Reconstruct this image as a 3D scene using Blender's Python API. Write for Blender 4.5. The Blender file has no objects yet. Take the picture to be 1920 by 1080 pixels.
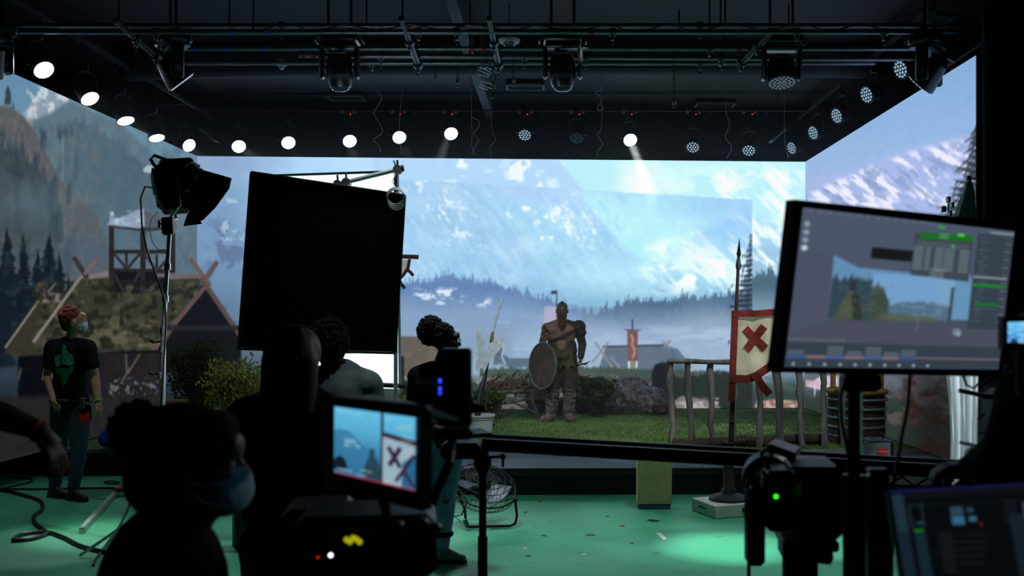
import bpy, bmesh, math, random
import numpy as np
from mathutils import Vector, Matrix, Quaternion

# ------------------------------------------------------------------ camera, world, exposure
S = bpy.context.scene
COL = S.collection
F = 1867.0          # focal length in pixels of a 1920 wide frame
HC = 1.72           # lens height above the green floor
VX, VY = 1043.0, 595.0
cam_d = bpy.data.cameras.new('camera'); cam = bpy.data.objects.new('camera', cam_d); COL.objects.link(cam)
cam.location = (0, 0, HC); cam.rotation_euler = (math.pi/2, 0, 0)
cam_d.sensor_width = 36.0; cam_d.lens = F/1920*36
cam_d.shift_x = (960-VX)/1920; cam_d.shift_y = (VY-540)/1920
cam_d.clip_start = 0.05; cam_d.clip_end = 200
cam_d.dof.use_dof = True; cam_d.dof.focus_distance = 12.5; cam_d.dof.aperture_fstop = 3.2
S.camera = cam
W = bpy.data.worlds.new('world'); S.world = W; W.use_nodes = True
W.node_tree.nodes['Background'].inputs[0].default_value = (0.35, 0.5, 0.8, 1)
W.node_tree.nodes['Background'].inputs[1].default_value = 0.004
S.view_settings.view_transform = 'Standard'; S.view_settings.look = 'None'
S.view_settings.exposure = 0.0; S.view_settings.gamma = 1.0; S.view_settings.use_curve_mapping = False
S.cycles.use_denoising = True
S.cycles.max_bounces = 5; S.cycles.diffuse_bounces = 2; S.cycles.glossy_bounces = 3
S.cycles.transparent_max_bounces = 6; S.cycles.sample_clamp_indirect = 3.0
S.cycles.caustics_reflective = False; S.cycles.caustics_refractive = False

def at(px, py, d):
    """room position of something seen at picture pixel px, py and standing d metres from the lens"""
    return Vector(((px-VX)*d/F, d, HC-(py-VY)*d/F))
def onfloor(px, py, z=0.0):
    d = (HC-z)*F/(py-VY)
    return Vector(((px-VX)*d/F, d, z))
STAGE = 0.26

def lamp(name, kind, loc, energy, color=(1,1,1), aim=None, angle=30, blend=0.5, size=0.1):
    l = bpy.data.lights.new(name, kind); l.energy = energy; l.color = color
    o = bpy.data.objects.new(name, l); COL.objects.link(o); o.location = loc
    if kind == 'SPOT': l.spot_size = math.radians(angle); l.spot_blend = blend; l.shadow_soft_size = size
    if kind == 'AREA': l.size = size
    if aim is not None:
        o.rotation_euler = (Vector(aim)-Vector(loc)).to_track_quat('-Z', 'Y').to_euler()
    return o
# added overhead spots, unseen above the picture's top edge, brightening the floor
COOL = (0.86, 0.97, 1.0); WARM = (1.0, 0.96, 0.86)
lamp('added_overhead_spot', 'SPOT', (-1.2, 7.3, 4.9), 300, COOL, (-1.2, 7.5, 0), 58, 0.9, 0.15)
lamp('added_overhead_spot', 'SPOT', (1.6, 7.5, 4.9), 300, COOL, (1.6, 7.7, 0), 58, 0.9, 0.15)
lamp('added_overhead_spot', 'SPOT', (-4.6, 8.2, 4.9), 110, COOL, (-4.4, 8.4, 0), 60, 0.9, 0.15)
lamp('added_floor_spot', 'SPOT', (1.22, 7.5, 4.9), 1500, COOL, (1.30, 7.45, 0), 15, 1.0, 0.03)
lamp('added_floor_spot', 'SPOT', (2.3, 7.3, 4.9), 700, COOL, (2.2, 7.4, 0), 11, 0.7, 0.03)
lamp('added_floor_spot', 'SPOT', (-3.5, 7.6, 4.9), 420, (0.9,1.0,0.93), (-3.55, 7.9, 0), 17, 0.8, 0.03)
lamp('added_floor_spot', 'SPOT', (-0.9, 8.1, 4.9), 300, COOL, (-0.9, 8.1, 0), 17, 0.8, 0.05)
# added spots without fixtures, brightening the set, props and crew
lamp('added_stage_spot', 'SPOT', (-1.6, 8.6, 4.7), 230, (0.95,0.98,1.0), (0.1, 14.0, 0.9), 34, 0.9, 0.1)
lamp('added_stage_spot', 'SPOT', (2.6, 8.2, 4.8), 420, (0.95,0.98,1.0), (2.4, 11.4, 0.8), 40, 0.9, 0.1)
lamp('added_stage_spot', 'SPOT', (0.9, 9.4, 4.7), 420, (0.97,1.0,0.97), (0.3, 12.6, STAGE), 46, 0.9, 0.1)
lamp('added_banner_spot', 'SPOT', (3.4, 5.2, 4.2), 600, WARM, (1.75, 8.75, 1.75), 13, 0.6, 0.05)
lamp('added_silk_spot', 'SPOT', (2.6, 6.0, 4.2), 1300, (0.9,0.98,1.0), (3.45, 8.4, 1.1), 24, 0.8, 0.05)
lamp('added_pennant_spot', 'SPOT', (0.6, 10.0, 4.8), 200, WARM, (-2.0, 13.6, 2.3), 12, 0.8, 0.05)
lamp('added_side_spot', 'SPOT', (3.4, 6.8, 3.6), 130, COOL, (-1.0, 3.2, 1.4), 44, 0.8, 0.1)
lamp('added_pole_spot', 'SPOT', (-0.6, 5.9, 4.6), 380, COOL, (-2.92, 7.5, 1.15), 13, 0.9, 0.05)
lamp('added_shoulder_spot', 'SPOT', (-1.0, 4.3, 4.8), 70, COOL, (-1.06, 5.2, 1.5), 14, 0.8, 0.05)
lamp('added_profile_spot', 'SPOT', (2.2, 3.1, 2.7), 26, COOL, (-0.60, 2.1, 1.38), 16, 0.8, 0.05)
lamp('added_face_spot', 'SPOT', (-0.6, 11.6, 3.2), 90, COOL, (-4.5, 9.4, 1.6), 14, 0.8, 0.05)
lamp('added_bush_spot', 'SPOT', (-0.6, 9.6, 4.6), 130, (1.0,1.0,0.75), (-3.4, 11.0, 1.0), 22, 0.9, 0.05)

# ------------------------------------------------------------------ materials (all node based)
MATS = {}
def lin(c):
    c = [v/255.0 for v in c]
    return [v/12.92 if v <= 0.04045 else ((v+0.055)/1.055)**2.4 for v in c]
def mat(name, rgb, rough=0.7, metal=0.0, var=0.25, scale=12.0, bump=0.0, rgb2=None, spec=0.4, stretch=None, sheen=0.0, trans=0.0):
    if name in MATS: return MATS[name]
    m = bpy.data.materials.new(name); m.use_nodes = True; nt = m.node_tree; N = nt.nodes; L = nt.links
    b = N['Principled BSDF']
    b.inputs['Roughness'].default_value = rough; b.inputs['Metallic'].default_value = metal
    b.inputs['Specular IOR Level'].default_value = spec
    tc = N.new('ShaderNodeTexCoord'); mp = N.new('ShaderNodeMapping'); L.new(tc.outputs['Object'], mp.inputs['Vector'])
    if stretch: mp.inputs['Scale'].default_value = stretch
    nz = N.new('ShaderNodeTexNoise'); nz.inputs['Scale'].default_value = scale; nz.inputs['Detail'].default_value = 5
    L.new(mp.outputs[0], nz.inputs['Vector'])
    cr = N.new('ShaderNodeValToRGB'); c1 = lin(rgb)
    c2 = lin(rgb2) if rgb2 else [min(1, v*(1+var)) for v in c1]; c0 = c1 if rgb2 else [v*(1-var) for v in c1]
    cr.color_ramp.elements[0].position = 0.35; cr.color_ramp.elements[1].position = 0.65
    cr.color_ramp.elements[0].color = (*c0, 1); cr.color_ramp.elements[1].color = (*c2, 1)
    L.new(nz.outputs['Fac'], cr.inputs[0]); L.new(cr.outputs[0], b.inputs['Base Color'])
    if bump:
        bp = N.new('ShaderNodeBump'); bp.inputs['Strength'].default_value = bump; bp.inputs['Distance'].default_value = 0.02
        L.new(nz.outputs['Fac'], bp.inputs['Height']); L.new(bp.outputs[0], b.inputs['Normal'])
    if sheen: b.inputs['Sheen Weight'].default_value = sheen
    if trans:   # thin cloth that lets light through
        tr = N.new('ShaderNodeBsdfTranslucent'); mx = N.new('ShaderNodeMixShader'); mx.inputs[0].default_value = trans
        L.new(cr.outputs[0], tr.inputs[0]); L.new(b.outputs[0], mx.inputs[1]); L.new(tr.outputs[0], mx.inputs[2])
        L.new(mx.outputs[0], N['Material Output'].inputs[0])
    MATS[name] = m; return m
def glow(name, rgb, strength):
    if name in MATS: return MATS[name]
    m = bpy.data.materials.new(name); m.use_nodes = True; nt = m.node_tree
    nt.nodes.remove(nt.nodes['Principled BSDF'])
    e = nt.nodes.new('ShaderNodeEmission'); e.inputs[0].default_value = (*lin(rgb), 1); e.inputs[1].default_value = strength
    nt.links.new(e.outputs[0], nt.nodes['Material Output'].inputs[0]); MATS[name] = m; return m
def glass(name, rgb=(200,220,230)):
    if name in MATS: return MATS[name]
    m = mat(name, rgb, 0.05, 0, 0.0); m.node_tree.nodes['Principled BSDF'].inputs['Transmission Weight'].default_value = 0.9; return m

BLK = mat('black_metal', (20,21,23), 0.45, 0.3, 0.2)
BLKP = mat('black_plastic', (17,18,20), 0.4, 0.0, 0.15, spec=0.5)
BLKC = mat('black_cloth', (12,12,14), 0.95, 0, 0.3, 30, 0.2, spec=0.1)
CHROME = mat('chrome', (222,228,235), 0.34, 0.7, 0.05)
STEEL = mat('grey_steel', (105,112,120), 0.42, 0.8, 0.15)
DSTEEL = mat('dull_steel', (62,68,76), 0.5, 0.6, 0.3)
WOOD = mat('weathered_wood', (104,102,98), 0.9, 0, 0.45, 14, 0.8, stretch=(1,1,0.15))
WOODD = mat('dark_wood', (55,42,32), 0.85, 0, 0.4, 18, 0.5, stretch=(1,1,0.15))
WOODY = mat('yellow_wood', (140,112,55), 0.8, 0, 0.3, 10, 0.3)
PLY = mat('painted_board', (166,158,112), 0.8, 0, 0.12, 5, 0.1)
WHITEP = mat('white_paint', (205,203,196), 0.6, 0, 0.06, 8)
RED = mat('red_cloth', (128,46,44), 0.9, 0, 0.25, 14, 0.3, trans=0.3)
CREAM = mat('cream_cloth', (240,234,215), 0.9, 0, 0.06, 9, 0.4, trans=0.55)
SKIN_D = mat('skin_brown', (84,60,50), 0.55, 0, 0.12)
SKIN_L = mat('skin_light', (190,140,112), 0.55, 0, 0.1)
GRASSM = mat('grass_blades', (70,100,46), 0.8, 0, 0.4, 3, rgb2=(108,138,64))
BUSHM = mat('bush_leaves', (96,108,44), 0.7, 0, 0.3, 4, rgb2=(146,146,72), trans=0.35)
BUSHD = mat('dark_leaves', (40,58,24), 0.8, 0, 0.3, 6, rgb2=(70,88,34), trans=0.25)

# ------------------------------------------------------------------ mesh builder
class MB:
    def __init__(s): s.v = []; s.f = []
    def add(s, vs, fs):
        n = len(s.v); s.v += [tuple(v) for v in vs]; s.f += [tuple(i+n for i in f) for f in fs]; return s
    def box(s, c, size, rot=None, taper=1.0, bev=0.0):
        c = Vector(c); hx, hy, hz = [k/2 for k in size]; R = rot if rot is not None else Matrix.Identity(3)
        if bev > 0:
            b = min(bev, hx*0.9, hy*0.9, hz*0.9); vs = []; idx = {}
            for sx in (-1,1):
                for sy in (-1,1):
                    for sz in (-1,1):
                        for k in range(3):
                            p = [hx-b, hy-b, hz-b]; p[k] += b
                            idx[(sx,sy,sz,k)] = len(vs); vs.append(c+R@Vector((sx*p[0], sy*p[1], sz*p[2])))
            fs = []
            def q(*a): fs.append([idx[t] for t in a])
            for sg in (-1,1):
                q((sg,-1,-1,0),(sg,1,-1,0),(sg,1,1,0),(sg,-1,1,0)); q((-1,sg,-1,1),(1,sg,-1,1),(1,sg,1,1),(-1,sg,1,1)); q((-1,-1,sg,2),(1,-1,sg,2),(1,1,sg,2),(-1,1,sg,2))
            for a in (-1,1):
                for e in (-1,1):
                    q((a,e,-1,0),(a,e,1,0),(a,e,1,1),(a,e,-1,1)); q((a,-1,e,0),(a,1,e,0),(a,1,e,2),(a,-1,e,2)); q((-1,a,e,1),(1,a,e,1),(1,a,e,2),(-1,a,e,2))
                    for g in (-1,1): fs.append([idx[(a,e,g,k)] for k in range(3)])
            return s.add(vs, fs)
        vs = [c+R@Vector((x*hx*(taper if z > 0 else 1), y*hy*(taper if z > 0 else 1), z*hz)) for z in (-1,1) for x, y in ((-1,-1),(1,-1),(1,1),(-1,1))]
        return s.add(vs, [(3,2,1,0),(4,5,6,7),(0,1,5,4),(1,2,6,5),(2,3,7,6),(3,0,4,7)])
    def ring_tube(s, pts, rad, n=10, cap=True):
        pts = [Vector(p) for p in pts]; m = len(pts)
        rad = rad if isinstance(rad, (list, tuple)) else [rad]*m
        t0 = (pts[1]-pts[0]).normalized(); up = Vector((0,0,1)) if abs(t0.z) < 0.9 else Vector((1,0,0))
        u = t0.cross(up).normalized(); base = len(s.v)
        for i, p in enumerate(pts):
            t = (pts[min(i+1,m-1)]-pts[max(i-1,0)])
            t = t.normalized() if t.length > 1e-9 else t0
            u = (u-t*u.dot(t)); u = u.normalized() if u.length > 1e-6 else t.orthogonal().normalized(); w = t.cross(u)
            for k in range(n):
                a = 2*math.pi*k/n; s.v.append(tuple(p+(u*math.cos(a)+w*math.sin(a))*rad[i]))
        for i in range(m-1):
            for k in range(n):
                s.f.append((base+i*n+k, base+i*n+(k+1)%n, base+(i+1)*n+(k+1)%n, base+(i+1)*n+k))
        if cap:
            s.f.append(tuple(base+k for k in range(n))[::-1]); s.f.append(tuple(base+(m-1)*n+k for k in range(n)))
        return s
    def cyl(s, p0, p1, r0, r1=None, n=16): return s.ring_tube([p0, p1], [r0, r0 if r1 is None else r1], n)
    def lathe(s, base, axis, prof, n=24):
        base = Vector(base); axis = Vector(axis).normalized()
        return s.ring_tube2([base+axis*h for h, r in prof], axis, [r for h, r in prof], n)
    def ring_tube2(s, pts, axis, rad, n):
        u = axis.orthogonal().normalized(); w = axis.cross(u); b = len(s.v); m = len(pts)
        for p, r in zip(pts, rad):
            for k in range(n):
                a = 2*math.pi*k/n; s.v.append(tuple(p+(u*math.cos(a)+w*math.sin(a))*max(r, 1e-4)))
        for i in range(m-1):
            for k in range(n): s.f.append((b+i*n+k, b+i*n+(k+1)%n, b+(i+1)*n+(k+1)%n, b+(i+1)*n+k))
        s.f.append(tuple(b+k for k in range(n))[::-1]); s.f.append(tuple(b+(m-1)*n+k for k in range(n)))
        return s
    def ell(s, c, r, rot=None, n=16, m=10):
        c = Vector(c); R = rot if rot is not None else Matrix.Identity(3)
        if not isinstance(r, (tuple, list)): r = (r,r,r)
        b = len(s.v); s.v.append(tuple(c+R@Vector((0,0,r[2]))))
        for i in range(1, m):
            th = math.pi*i/m
            for k in range(n):
                a = 2*math.pi*k/n
                s.v.append(tuple(c+R@Vector((r[0]*math.sin(th)*math.cos(a), r[1]*math.sin(th)*math.sin(a), r[2]*math.cos(th)))))
        s.v.append(tuple(c-R@Vector((0,0,r[2])))); e = len(s.v)-1
        for k in range(n):
            s.f.append((b, b+1+k, b+1+(k+1)%n)); s.f.append((e, b+1+(m-2)*n+(k+1)%n, b+1+(m-2)*n+k))
        for i in range(m-2):
            for k in range(n): s.f.append((b+1+i*n+k, b+1+(i+1)*n+k, b+1+(i+1)*n+(k+1)%n, b+1+i*n+(k+1)%n))
        return s
    def prism(s, pts, off):
        """outline extruded along the vector off"""
        pts = [Vector(p) for p in pts]; off = Vector(off); n = len(pts); b = len(s.v)
        s.v += [tuple(p) for p in pts]+[tuple(p+off) for p in pts]
        s.f.append(tuple(b+i for i in range(n))[::-1]); s.f.append(tuple(b+n+i for i in range(n)))
        for i in range(n): s.f.append((b+i, b+(i+1)%n, b+n+(i+1)%n, b+n+i))
        return s
    def caps(s, p0, p1, r0, r1=None, n=12):
        """round-ended tapered limb"""
        r1 = r0 if r1 is None else r1; p0 = Vector(p0); p1 = Vector(p1); t = (p1-p0)
        L_ = t.length; t = t.normalized() if L_ > 1e-6 else Vector((0,0,1)); pts = []; rr = []
        for a in (-80,-50,-20,0): pts.append(p0+t*r0*math.sin(math.radians(a))); rr.append(r0*math.cos(math.radians(a)))
        for a in (0,20,50,80): pts.append(p1+t*r1*math.sin(math.radians(a))); rr.append(r1*math.cos(math.radians(a)))
        return s.ring_tube(pts, rr, n)
    def torus(s, c, axis, R, r, n=32, m=8, a0=0.0, a1=2*math.pi, flat=None):
        c = Vector(c); axis = Vector(axis).normalized(); u = flat or axis.orthogonal().normalized(); w = axis.cross(u)
        full = abs(a1-a0-2*math.pi) < 1e-6
        pts = [c+(u*math.cos(a0+(a1-a0)*k/n)+w*math.sin(a0+(a1-a0)*k/n))*R for k in range(n+1)]
        return s.ring_tube(pts, r, m, cap=not full)

def origin_of(o):
    p = Vector((0,0,0))
    while o is not None: p = p+o.location; o = o.parent
    return p
def mesh_from(name, v, f, m, smooth=True):
    me = bpy.data.meshes.new(name); me.from_pydata(v, [], f); me.update()
    if smooth:
        me.polygons.foreach_set('use_smooth', [True]*len(me.polygons)); me.set_sharp_from_angle(angle=math.radians(42))
    me.materials.append(m); return me
def thing(name, label, cat, base, group=None):
    o = bpy.data.objects.new(name, None); COL.objects.link(o); o.location = base; o.empty_display_size = 0.05
    o['label'] = label; o['category'] = cat
    if group: o['group'] = group
    return o
def part(name, mb, m, parent=None, label=None, smooth=True, base=None, kind=None):
    """links a mesh; with a parent it is that thing's part, its vertices given in room coordinates"""
    org = origin_of(parent) if parent is not None else Vector(base if base is not None else (0,0,0))
    me = mesh_from(name, [(v[0]-org.x, v[1]-org.y, v[2]-org.z) for v in mb.v], mb.f, m, smooth)
    o = bpy.data.objects.new(name, me); COL.objects.link(o)
    if parent is not None: o.parent = parent
    else: o.location = org
    if label: o['label'] = label
    if kind: o['kind'] = kind
    return o
def solo(name, mb, m, label, cat, base, group=None, smooth=True, kind=None):
    o = part(name, mb, m, None, label, smooth, base, kind); o['category'] = cat
    if group: o['group'] = group
    return o
def struct(name, mb, m, smooth=False):
    return part(name, mb, m, None, None, smooth, (0,0,0), 'structure')
def copy_tree(o, parent=None):
    c = o.copy(); COL.objects.link(c)
    if parent is not None: c.parent = parent
    for ch in list(o.children): copy_tree(ch, c)
    return c
def melt(name, mb, m, parent, voxel=0.012, smooth=6, label=None, base=None):
    """fuses overlapping limbs into one continuous skin"""
    org = origin_of(parent) if parent is not None else Vector(base)
    me = bpy.data.meshes.new('tmp'); me.from_pydata([(v[0]-org.x, v[1]-org.y, v[2]-org.z) for v in mb.v], [], mb.f); me.update()
    t = bpy.data.objects.new('tmp', me); COL.objects.link(t)
    r = t.modifiers.new('r', 'REMESH'); r.mode = 'VOXEL'; r.voxel_size = voxel
    if smooth:
        k = t.modifiers.new('s', 'SMOOTH'); k.factor = 0.5; k.iterations = smooth
    dg = bpy.context.evaluated_depsgraph_get(); dg.update()
    out = bpy.data.meshes.new_from_object(t.evaluated_get(dg)); out.name = name
    bpy.data.objects.remove(t); bpy.data.meshes.remove(me)
    out.materials.clear(); out.materials.append(m)
    out.polygons.foreach_set('use_smooth', [True]*len(out.polygons))
    o = bpy.data.objects.new(name, out); COL.objects.link(o)
    if parent is not None: o.parent = parent
    else: o.location = org
    if label: o['label'] = label
    return o
def rotz(a): return Matrix.Rotation(math.radians(a), 3, 'Z')
def rotx(a): return Matrix.Rotation(math.radians(a), 3, 'X')
def roty(a): return Matrix.Rotation(math.radians(a), 3, 'Y')

# ------------------------------------------------------------------ procedural pictures for the video screens
def _h(ix, iy, seed):
    n = (ix.astype(np.int64)*374761393+iy.astype(np.int64)*668265263+seed*1442695041) & 0xffffffff
    n = ((n ^ (n >> 13))*1274126177) & 0xffffffff
    n = (n ^ (n >> 16)) & 0xffffff
    return n/float(0xffffff)
def vnoise(x, y, seed=0):
    ix = np.floor(x); iy = np.floor(y); fx = x-ix; fy = y-iy; fx = fx*fx*(3-2*fx); fy = fy*fy*(3-2*fy)
    a = _h(ix,iy,seed); b = _h(ix+1,iy,seed); c = _h(ix,iy+1,seed); d = _h(ix+1,iy+1,seed)
    return (a*(1-fx)+b*fx)*(1-fy)+(c*(1-fx)+d*fx)*fy
def fbm(x, y, seed=0, octv=4):
    t = 0; amp = 0.5; s = 0
    for i in range(octv): t = t+amp*vnoise(x*2**i, y*2**i, seed+i*17); s += amp; amp *= 0.55
    return t/s
class Canvas:
    """a picture sampled at the points X, Y (its own flat picture coordinates), colours 0..255"""
    def __init__(s, X, Y): s.X = X.ravel(); s.Y = Y.ravel(); s.C = np.zeros((s.X.size, 3))
    def mix(s, a, col, idx=None):
        col = np.asarray(col, float)
        if idx is None: s.C = s.C*(1-a[:,None])+col*a[:,None]
        else: s.C[idx] = s.C[idx]*(1-a[:,None])+col*a[:,None]
    def grad(s, pts):
        """vertical stops [(y, colour)]"""
        ys = [p[0] for p in pts]
        s.C = np.stack([np.interp(s.Y, ys, [p[1][k] for p in pts]) for k in range(3)], 1)
    def poly(s, P, col, soft=1.5, alpha=1.0, clip=None, rag=0):
        P = np.asarray(P, float); m = soft+2
        idx = np.nonzero((s.X > P[:,0].min()-m) & (s.X < P[:,0].max()+m) & (s.Y > P[:,1].min()-m) & (s.Y < P[:,1].max()+m))[0]
        if clip is not None: idx = idx[clip[idx]]
        if idx.size == 0: return
        x = s.X[idx]; y = s.Y[idx]; ins = np.zeros(x.size, bool); dd = np.full(x.size, 1e9)
        for i in range(len(P)):
            x0, y0 = P[i]; x1, y1 = P[(i+1) % len(P)]
            if y0 != y1: ins ^= ((y0 > y) != (y1 > y)) & (x < (x1-x0)*(y-y0)/(y1-y0)+x0)
            L2 = (x1-x0)**2+(y1-y0)**2+1e-9; t = np.clip(((x-x0)*(x1-x0)+(y-y0)*(y1-y0))/L2, 0, 1)
            dd = np.minimum(dd, (x-x0-t*(x1-x0))**2+(y-y0-t*(y1-y0))**2)
        sd = np.sqrt(dd)*np.where(ins, -1, 1)
        if rag: sd = sd+(fbm(x/rag, y/rag, 77, 4)-0.42)*rag*2.2
        s.mix(np.clip(0.5-sd/soft, 0, 1)*alpha, col, idx)
    def line(s, p, q, w, col, alpha=1.0, clip=None, w2=None, soft=1.2):
        p = np.array(p, float); q = np.array(q, float); t = q-p; n = np.array([-t[1], t[0]])/(np.hypot(*t)+1e-9); w2 = w if w2 is None else w2
        s.poly([p+n*w/2, q+n*w2/2, q-n*w2/2, p-n*w/2], col, soft, alpha, clip)
    def rect(s, x0, y0, x1, y1, col, alpha=1.0, soft=1.0): s.poly([(x0,y0),(x1,y0),(x1,y1),(x0,y1)], col, soft, alpha)
    def blob(s, cx, cy, rx, ry, col, alpha=1.0, ns=0.0, seed=1, hard=0.3, clip=None):
        idx = np.nonzero((abs(s.X-cx) < rx*1.6) & (abs(s.Y-cy) < ry*1.6))[0]
        if clip is not None: idx = idx[clip[idx]]
        if idx.size == 0: return
        x = s.X[idx]; y = s.Y[idx]; r = np.hypot((x-cx)/rx, (y-cy)/ry)
        if ns: r = r+ns*(fbm(x/(rx*0.35+1), y/(ry*0.35+1), seed)-0.5)*2
        s.mix(np.clip((1-r)/hard, 0, 1)*alpha, col, idx)
    def forest(s, x0, x1, prof, hgt, wid, step, col, soft=1.5, alpha=1.0, seed=3, clip=None, bottom=None, fade=None):
        rng = np.random.RandomState(seed); xs = np.arange(x0, x1, 0.5); base = np.interp(xs, [p[0] for p in prof], [p[1] for p in prof]); top = base.copy()
        x = x0-wid
        while x < x1+wid:
            h = hgt*(0.45+0.75*rng.rand()); w = wid*(0.7+0.6*rng.rand()); bx = np.interp(x, xs, base)
            k = 1-np.abs(xs-x)/w; j = 1+0.25*np.sin(k*22+rng.rand()*6)
            top = np.minimum(top, np.where(k > 0, bx+4-h*k*j, 1e9)); x += step*(0.5+rng.rand())
        T = np.interp(s.X, xs, top); a = np.clip((s.Y-T)/soft+0.5, 0, 1)*((s.X >= x0) & (s.X <= x1))*alpha
        if bottom is not None: a = a*np.clip((bottom-s.Y)/(fade or 8)+0.5, 0, 1)
        if clip is not None: a = a*clip
        s.mix(a, col)
    def tone(s, sx, sy, amt, seed, clip=None, col=(1,1,1)):
        n = (fbm(s.X/sx, s.Y/sy, seed, 5)-0.5)*2*amt
        if clip is not None: n = n*clip
        s.C = s.C+n[:,None]*np.asarray(col)
    def spot(s, sx, sy, thr, w, col, seed, mask, alpha=1.0):
        n = fbm(s.X/sx, s.Y/sy, seed, 5); s.mix(np.clip((n-thr)/w, 0, 1)*mask*alpha, col)
    def band(s, x0, y0, x1, y1, f=20):
        return np.clip((s.X-x0)/f, 0, 1)*np.clip((x1-s.X)/f, 0, 1)*np.clip((s.Y-y0)/f, 0, 1)*np.clip((y1-s.Y)/f, 0, 1)
def srgb2lin(C):
    C = np.clip(C/255.0, 0, 1); return np.where(C <= 0.04045, C/12.92, ((C+0.055)/1.055)**2.4)
def screen_material(name, strength=1.0, sample=False):
    m = bpy.data.materials.new(name); m.use_nodes = True; nt = m.node_tree; nt.nodes.remove(nt.nodes['Principled BSDF'])
    a = nt.nodes.new('ShaderNodeVertexColor'); a.layer_name = 'picture'
    e = nt.nodes.new('ShaderNodeEmission'); e.inputs[1].default_value = strength
    nt.links.new(a.outputs[0], e.inputs[0]); nt.links.new(e.outputs[0], nt.nodes['Material Output'].inputs[0])
    if not sample: m.cycles.emission_sampling = 'NONE'
    return m
def screen_mesh(name, P, nu, nv, paint, m, parent, label=None, blur=0):
    """P(u, v) -> arrays of room coordinates; paint(Canvas-less u, v) -> colours"""
    u, v = np.meshgrid(np.linspace(0,1,nu), np.linspace(0,1,nv)); u = u.ravel(); v = v.ravel()
    xyz = P(u, v); C = paint(u, v, xyz)
    if blur:
        G = C.reshape(nv, nu, 3)
        for _ in range(blur):
            E = np.pad(G, ((1,1),(1,1),(0,0)), 'edge'); G = (E[:-2,1:-1]+2*E[1:-1,1:-1]+E[2:,1:-1])/4
            E = np.pad(G, ((1,1),(1,1),(0,0)), 'edge'); G = (E[1:-1,:-2]+2*E[1:-1,1:-1]+E[1:-1,2:])/4
        C = G.reshape(-1, 3)
    C = srgb2lin(C); org = np.array(origin_of(parent)); xyz = xyz-org
    me = bpy.data.meshes.new(name); me.vertices.add(nu*nv); me.vertices.foreach_set('co', xyz.ravel().astype(np.float32))
    i, j = np.meshgrid(np.arange(nu-1), np.arange(nv-1)); b = (j*nu+i).ravel()
    q = np.stack([b, b+1, b+1+nu, b+nu], 1).ravel(); nf = b.size
    me.loops.add(nf*4); me.loops.foreach_set('vertex_index', q.astype(np.int32)); me.polygons.add(nf)
    me.polygons.foreach_set('loop_start', (np.arange(nf)*4).astype(np.int32)); me.update(calc_edges=True)
    at_ = me.color_attributes.new('picture', 'FLOAT_COLOR', 'POINT')
    at_.data.foreach_set('color', np.concatenate([C, np.ones((C.shape[0],1))], 1).ravel().astype(np.float32))
    me.materials.append(m); o = bpy.data.objects.new(name, me); COL.objects.link(o); o.parent = parent
    if label: o['label'] = label
    return o
# ------------------------------------------------------------------ the setting: floor, stage, studio walls, ceiling
BL = Vector((-5.59, 15.5, 0)); BR = Vector((4.02, 16.07, 0)); LEDTOP = HC+2.51
NEAR_L, NEAR_R = 9.6, 9.54
def green_floor():
    m = mat('green_paint', (70,168,124), 0.5, 0, 0.1, 1.6, spec=0.35)
    nt = m.node_tree; N = nt.nodes; L = nt.links; b = N['Principled BSDF']; src = b.inputs['Base Color'].links[0].from_socket
    tc = N.new('ShaderNodeTexCoord')
    def layer(src, scale, lo, hi, col, fac):
        nz = N.new('ShaderNodeTexNoise'); nz.inputs['Scale'].default_value = scale; nz.inputs['Detail'].default_value = 8
        L.new(tc.outputs['Object'], nz.inputs['Vector']); r = N.new('ShaderNodeMapRange'); r.inputs[1].default_value = lo; r.inputs[2].default_value = hi; r.inputs[4].default_value = fac
        L.new(nz.outputs['Fac'], r.inputs[0]); mx = N.new('ShaderNodeMix'); mx.data_type = 'RGBA'
        L.new(r.outputs[0], mx.inputs[0]); L.new(src, mx.inputs[6]); mx.inputs[7].default_value = (*lin(col), 1); return mx.outputs[2]
    o = layer(src, 9, 0.62, 0.72, (28,70,58), 0.5); o = layer(o, 40, 0.68, 0.74, (20,40,36), 0.7); o = layer(o, 1.1, 0.5, 0.75, (120,185,160), 0.35)
    L.new(o, b.inputs['Base Color']); return m
struct('floor', MB().box((-0.5, 7.5, -0.05), (17, 19, 0.1)), green_floor())
DARKW = mat('studio_black_wall', (9,12,17), 0.8, 0, 0.2, 3)
CEILM = mat('studio_ceiling', (10,15,22), 0.75, 0, 0.35, 0.7)
struct('wall_back', MB().box((-0.5, 16.75, 2.6), (17, 0.2, 5.3)), DARKW)
struct('wall_left', MB().box((-8.9, 7.3, 2.6), (0.2, 18.9, 5.3)), DARKW)
struct('wall_right', MB().box((7.9, 7.3, 2.6), (0.2, 18.9, 5.3)), DARKW)
struct('wall_front', MB().box((-0.5, -2.1, 2.6), (17, 0.2, 5.3)), DARKW)
struct('ceiling', MB().box((-0.5, 7.5, 5.2), (17, 19, 0.2)), CEILM)
# black masking wall over the back video wall and a dark return panel at the right end of the stage
struct('trim_1', MB().box((-0.8, 16.35, (LEDTOP+0.12+5.1)/2), (9.9, 0.3, 5.1-LEDTOP-0.12)), DARKW)
struct('trim_2', MB().box((4.30, 9.50, 2.55), (0.46, 0.08, 5.0)), mat('return_panel', (30,36,50), 0.8, 0, 0.1))
# broad duct bulge along the ceiling
mb = MB(); pts = [(x, 12.4+0.012*(x+0.3)**2, 5.08) for x in np.linspace(-5.5, 4.6, 30)]
mb.ring_tube(pts, 0.34, 12)
solo('ceiling_duct', mb, CEILM, 'broad dark duct running across the ceiling behind the moving lights', 'duct', (0,12.4,5.08))
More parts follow.
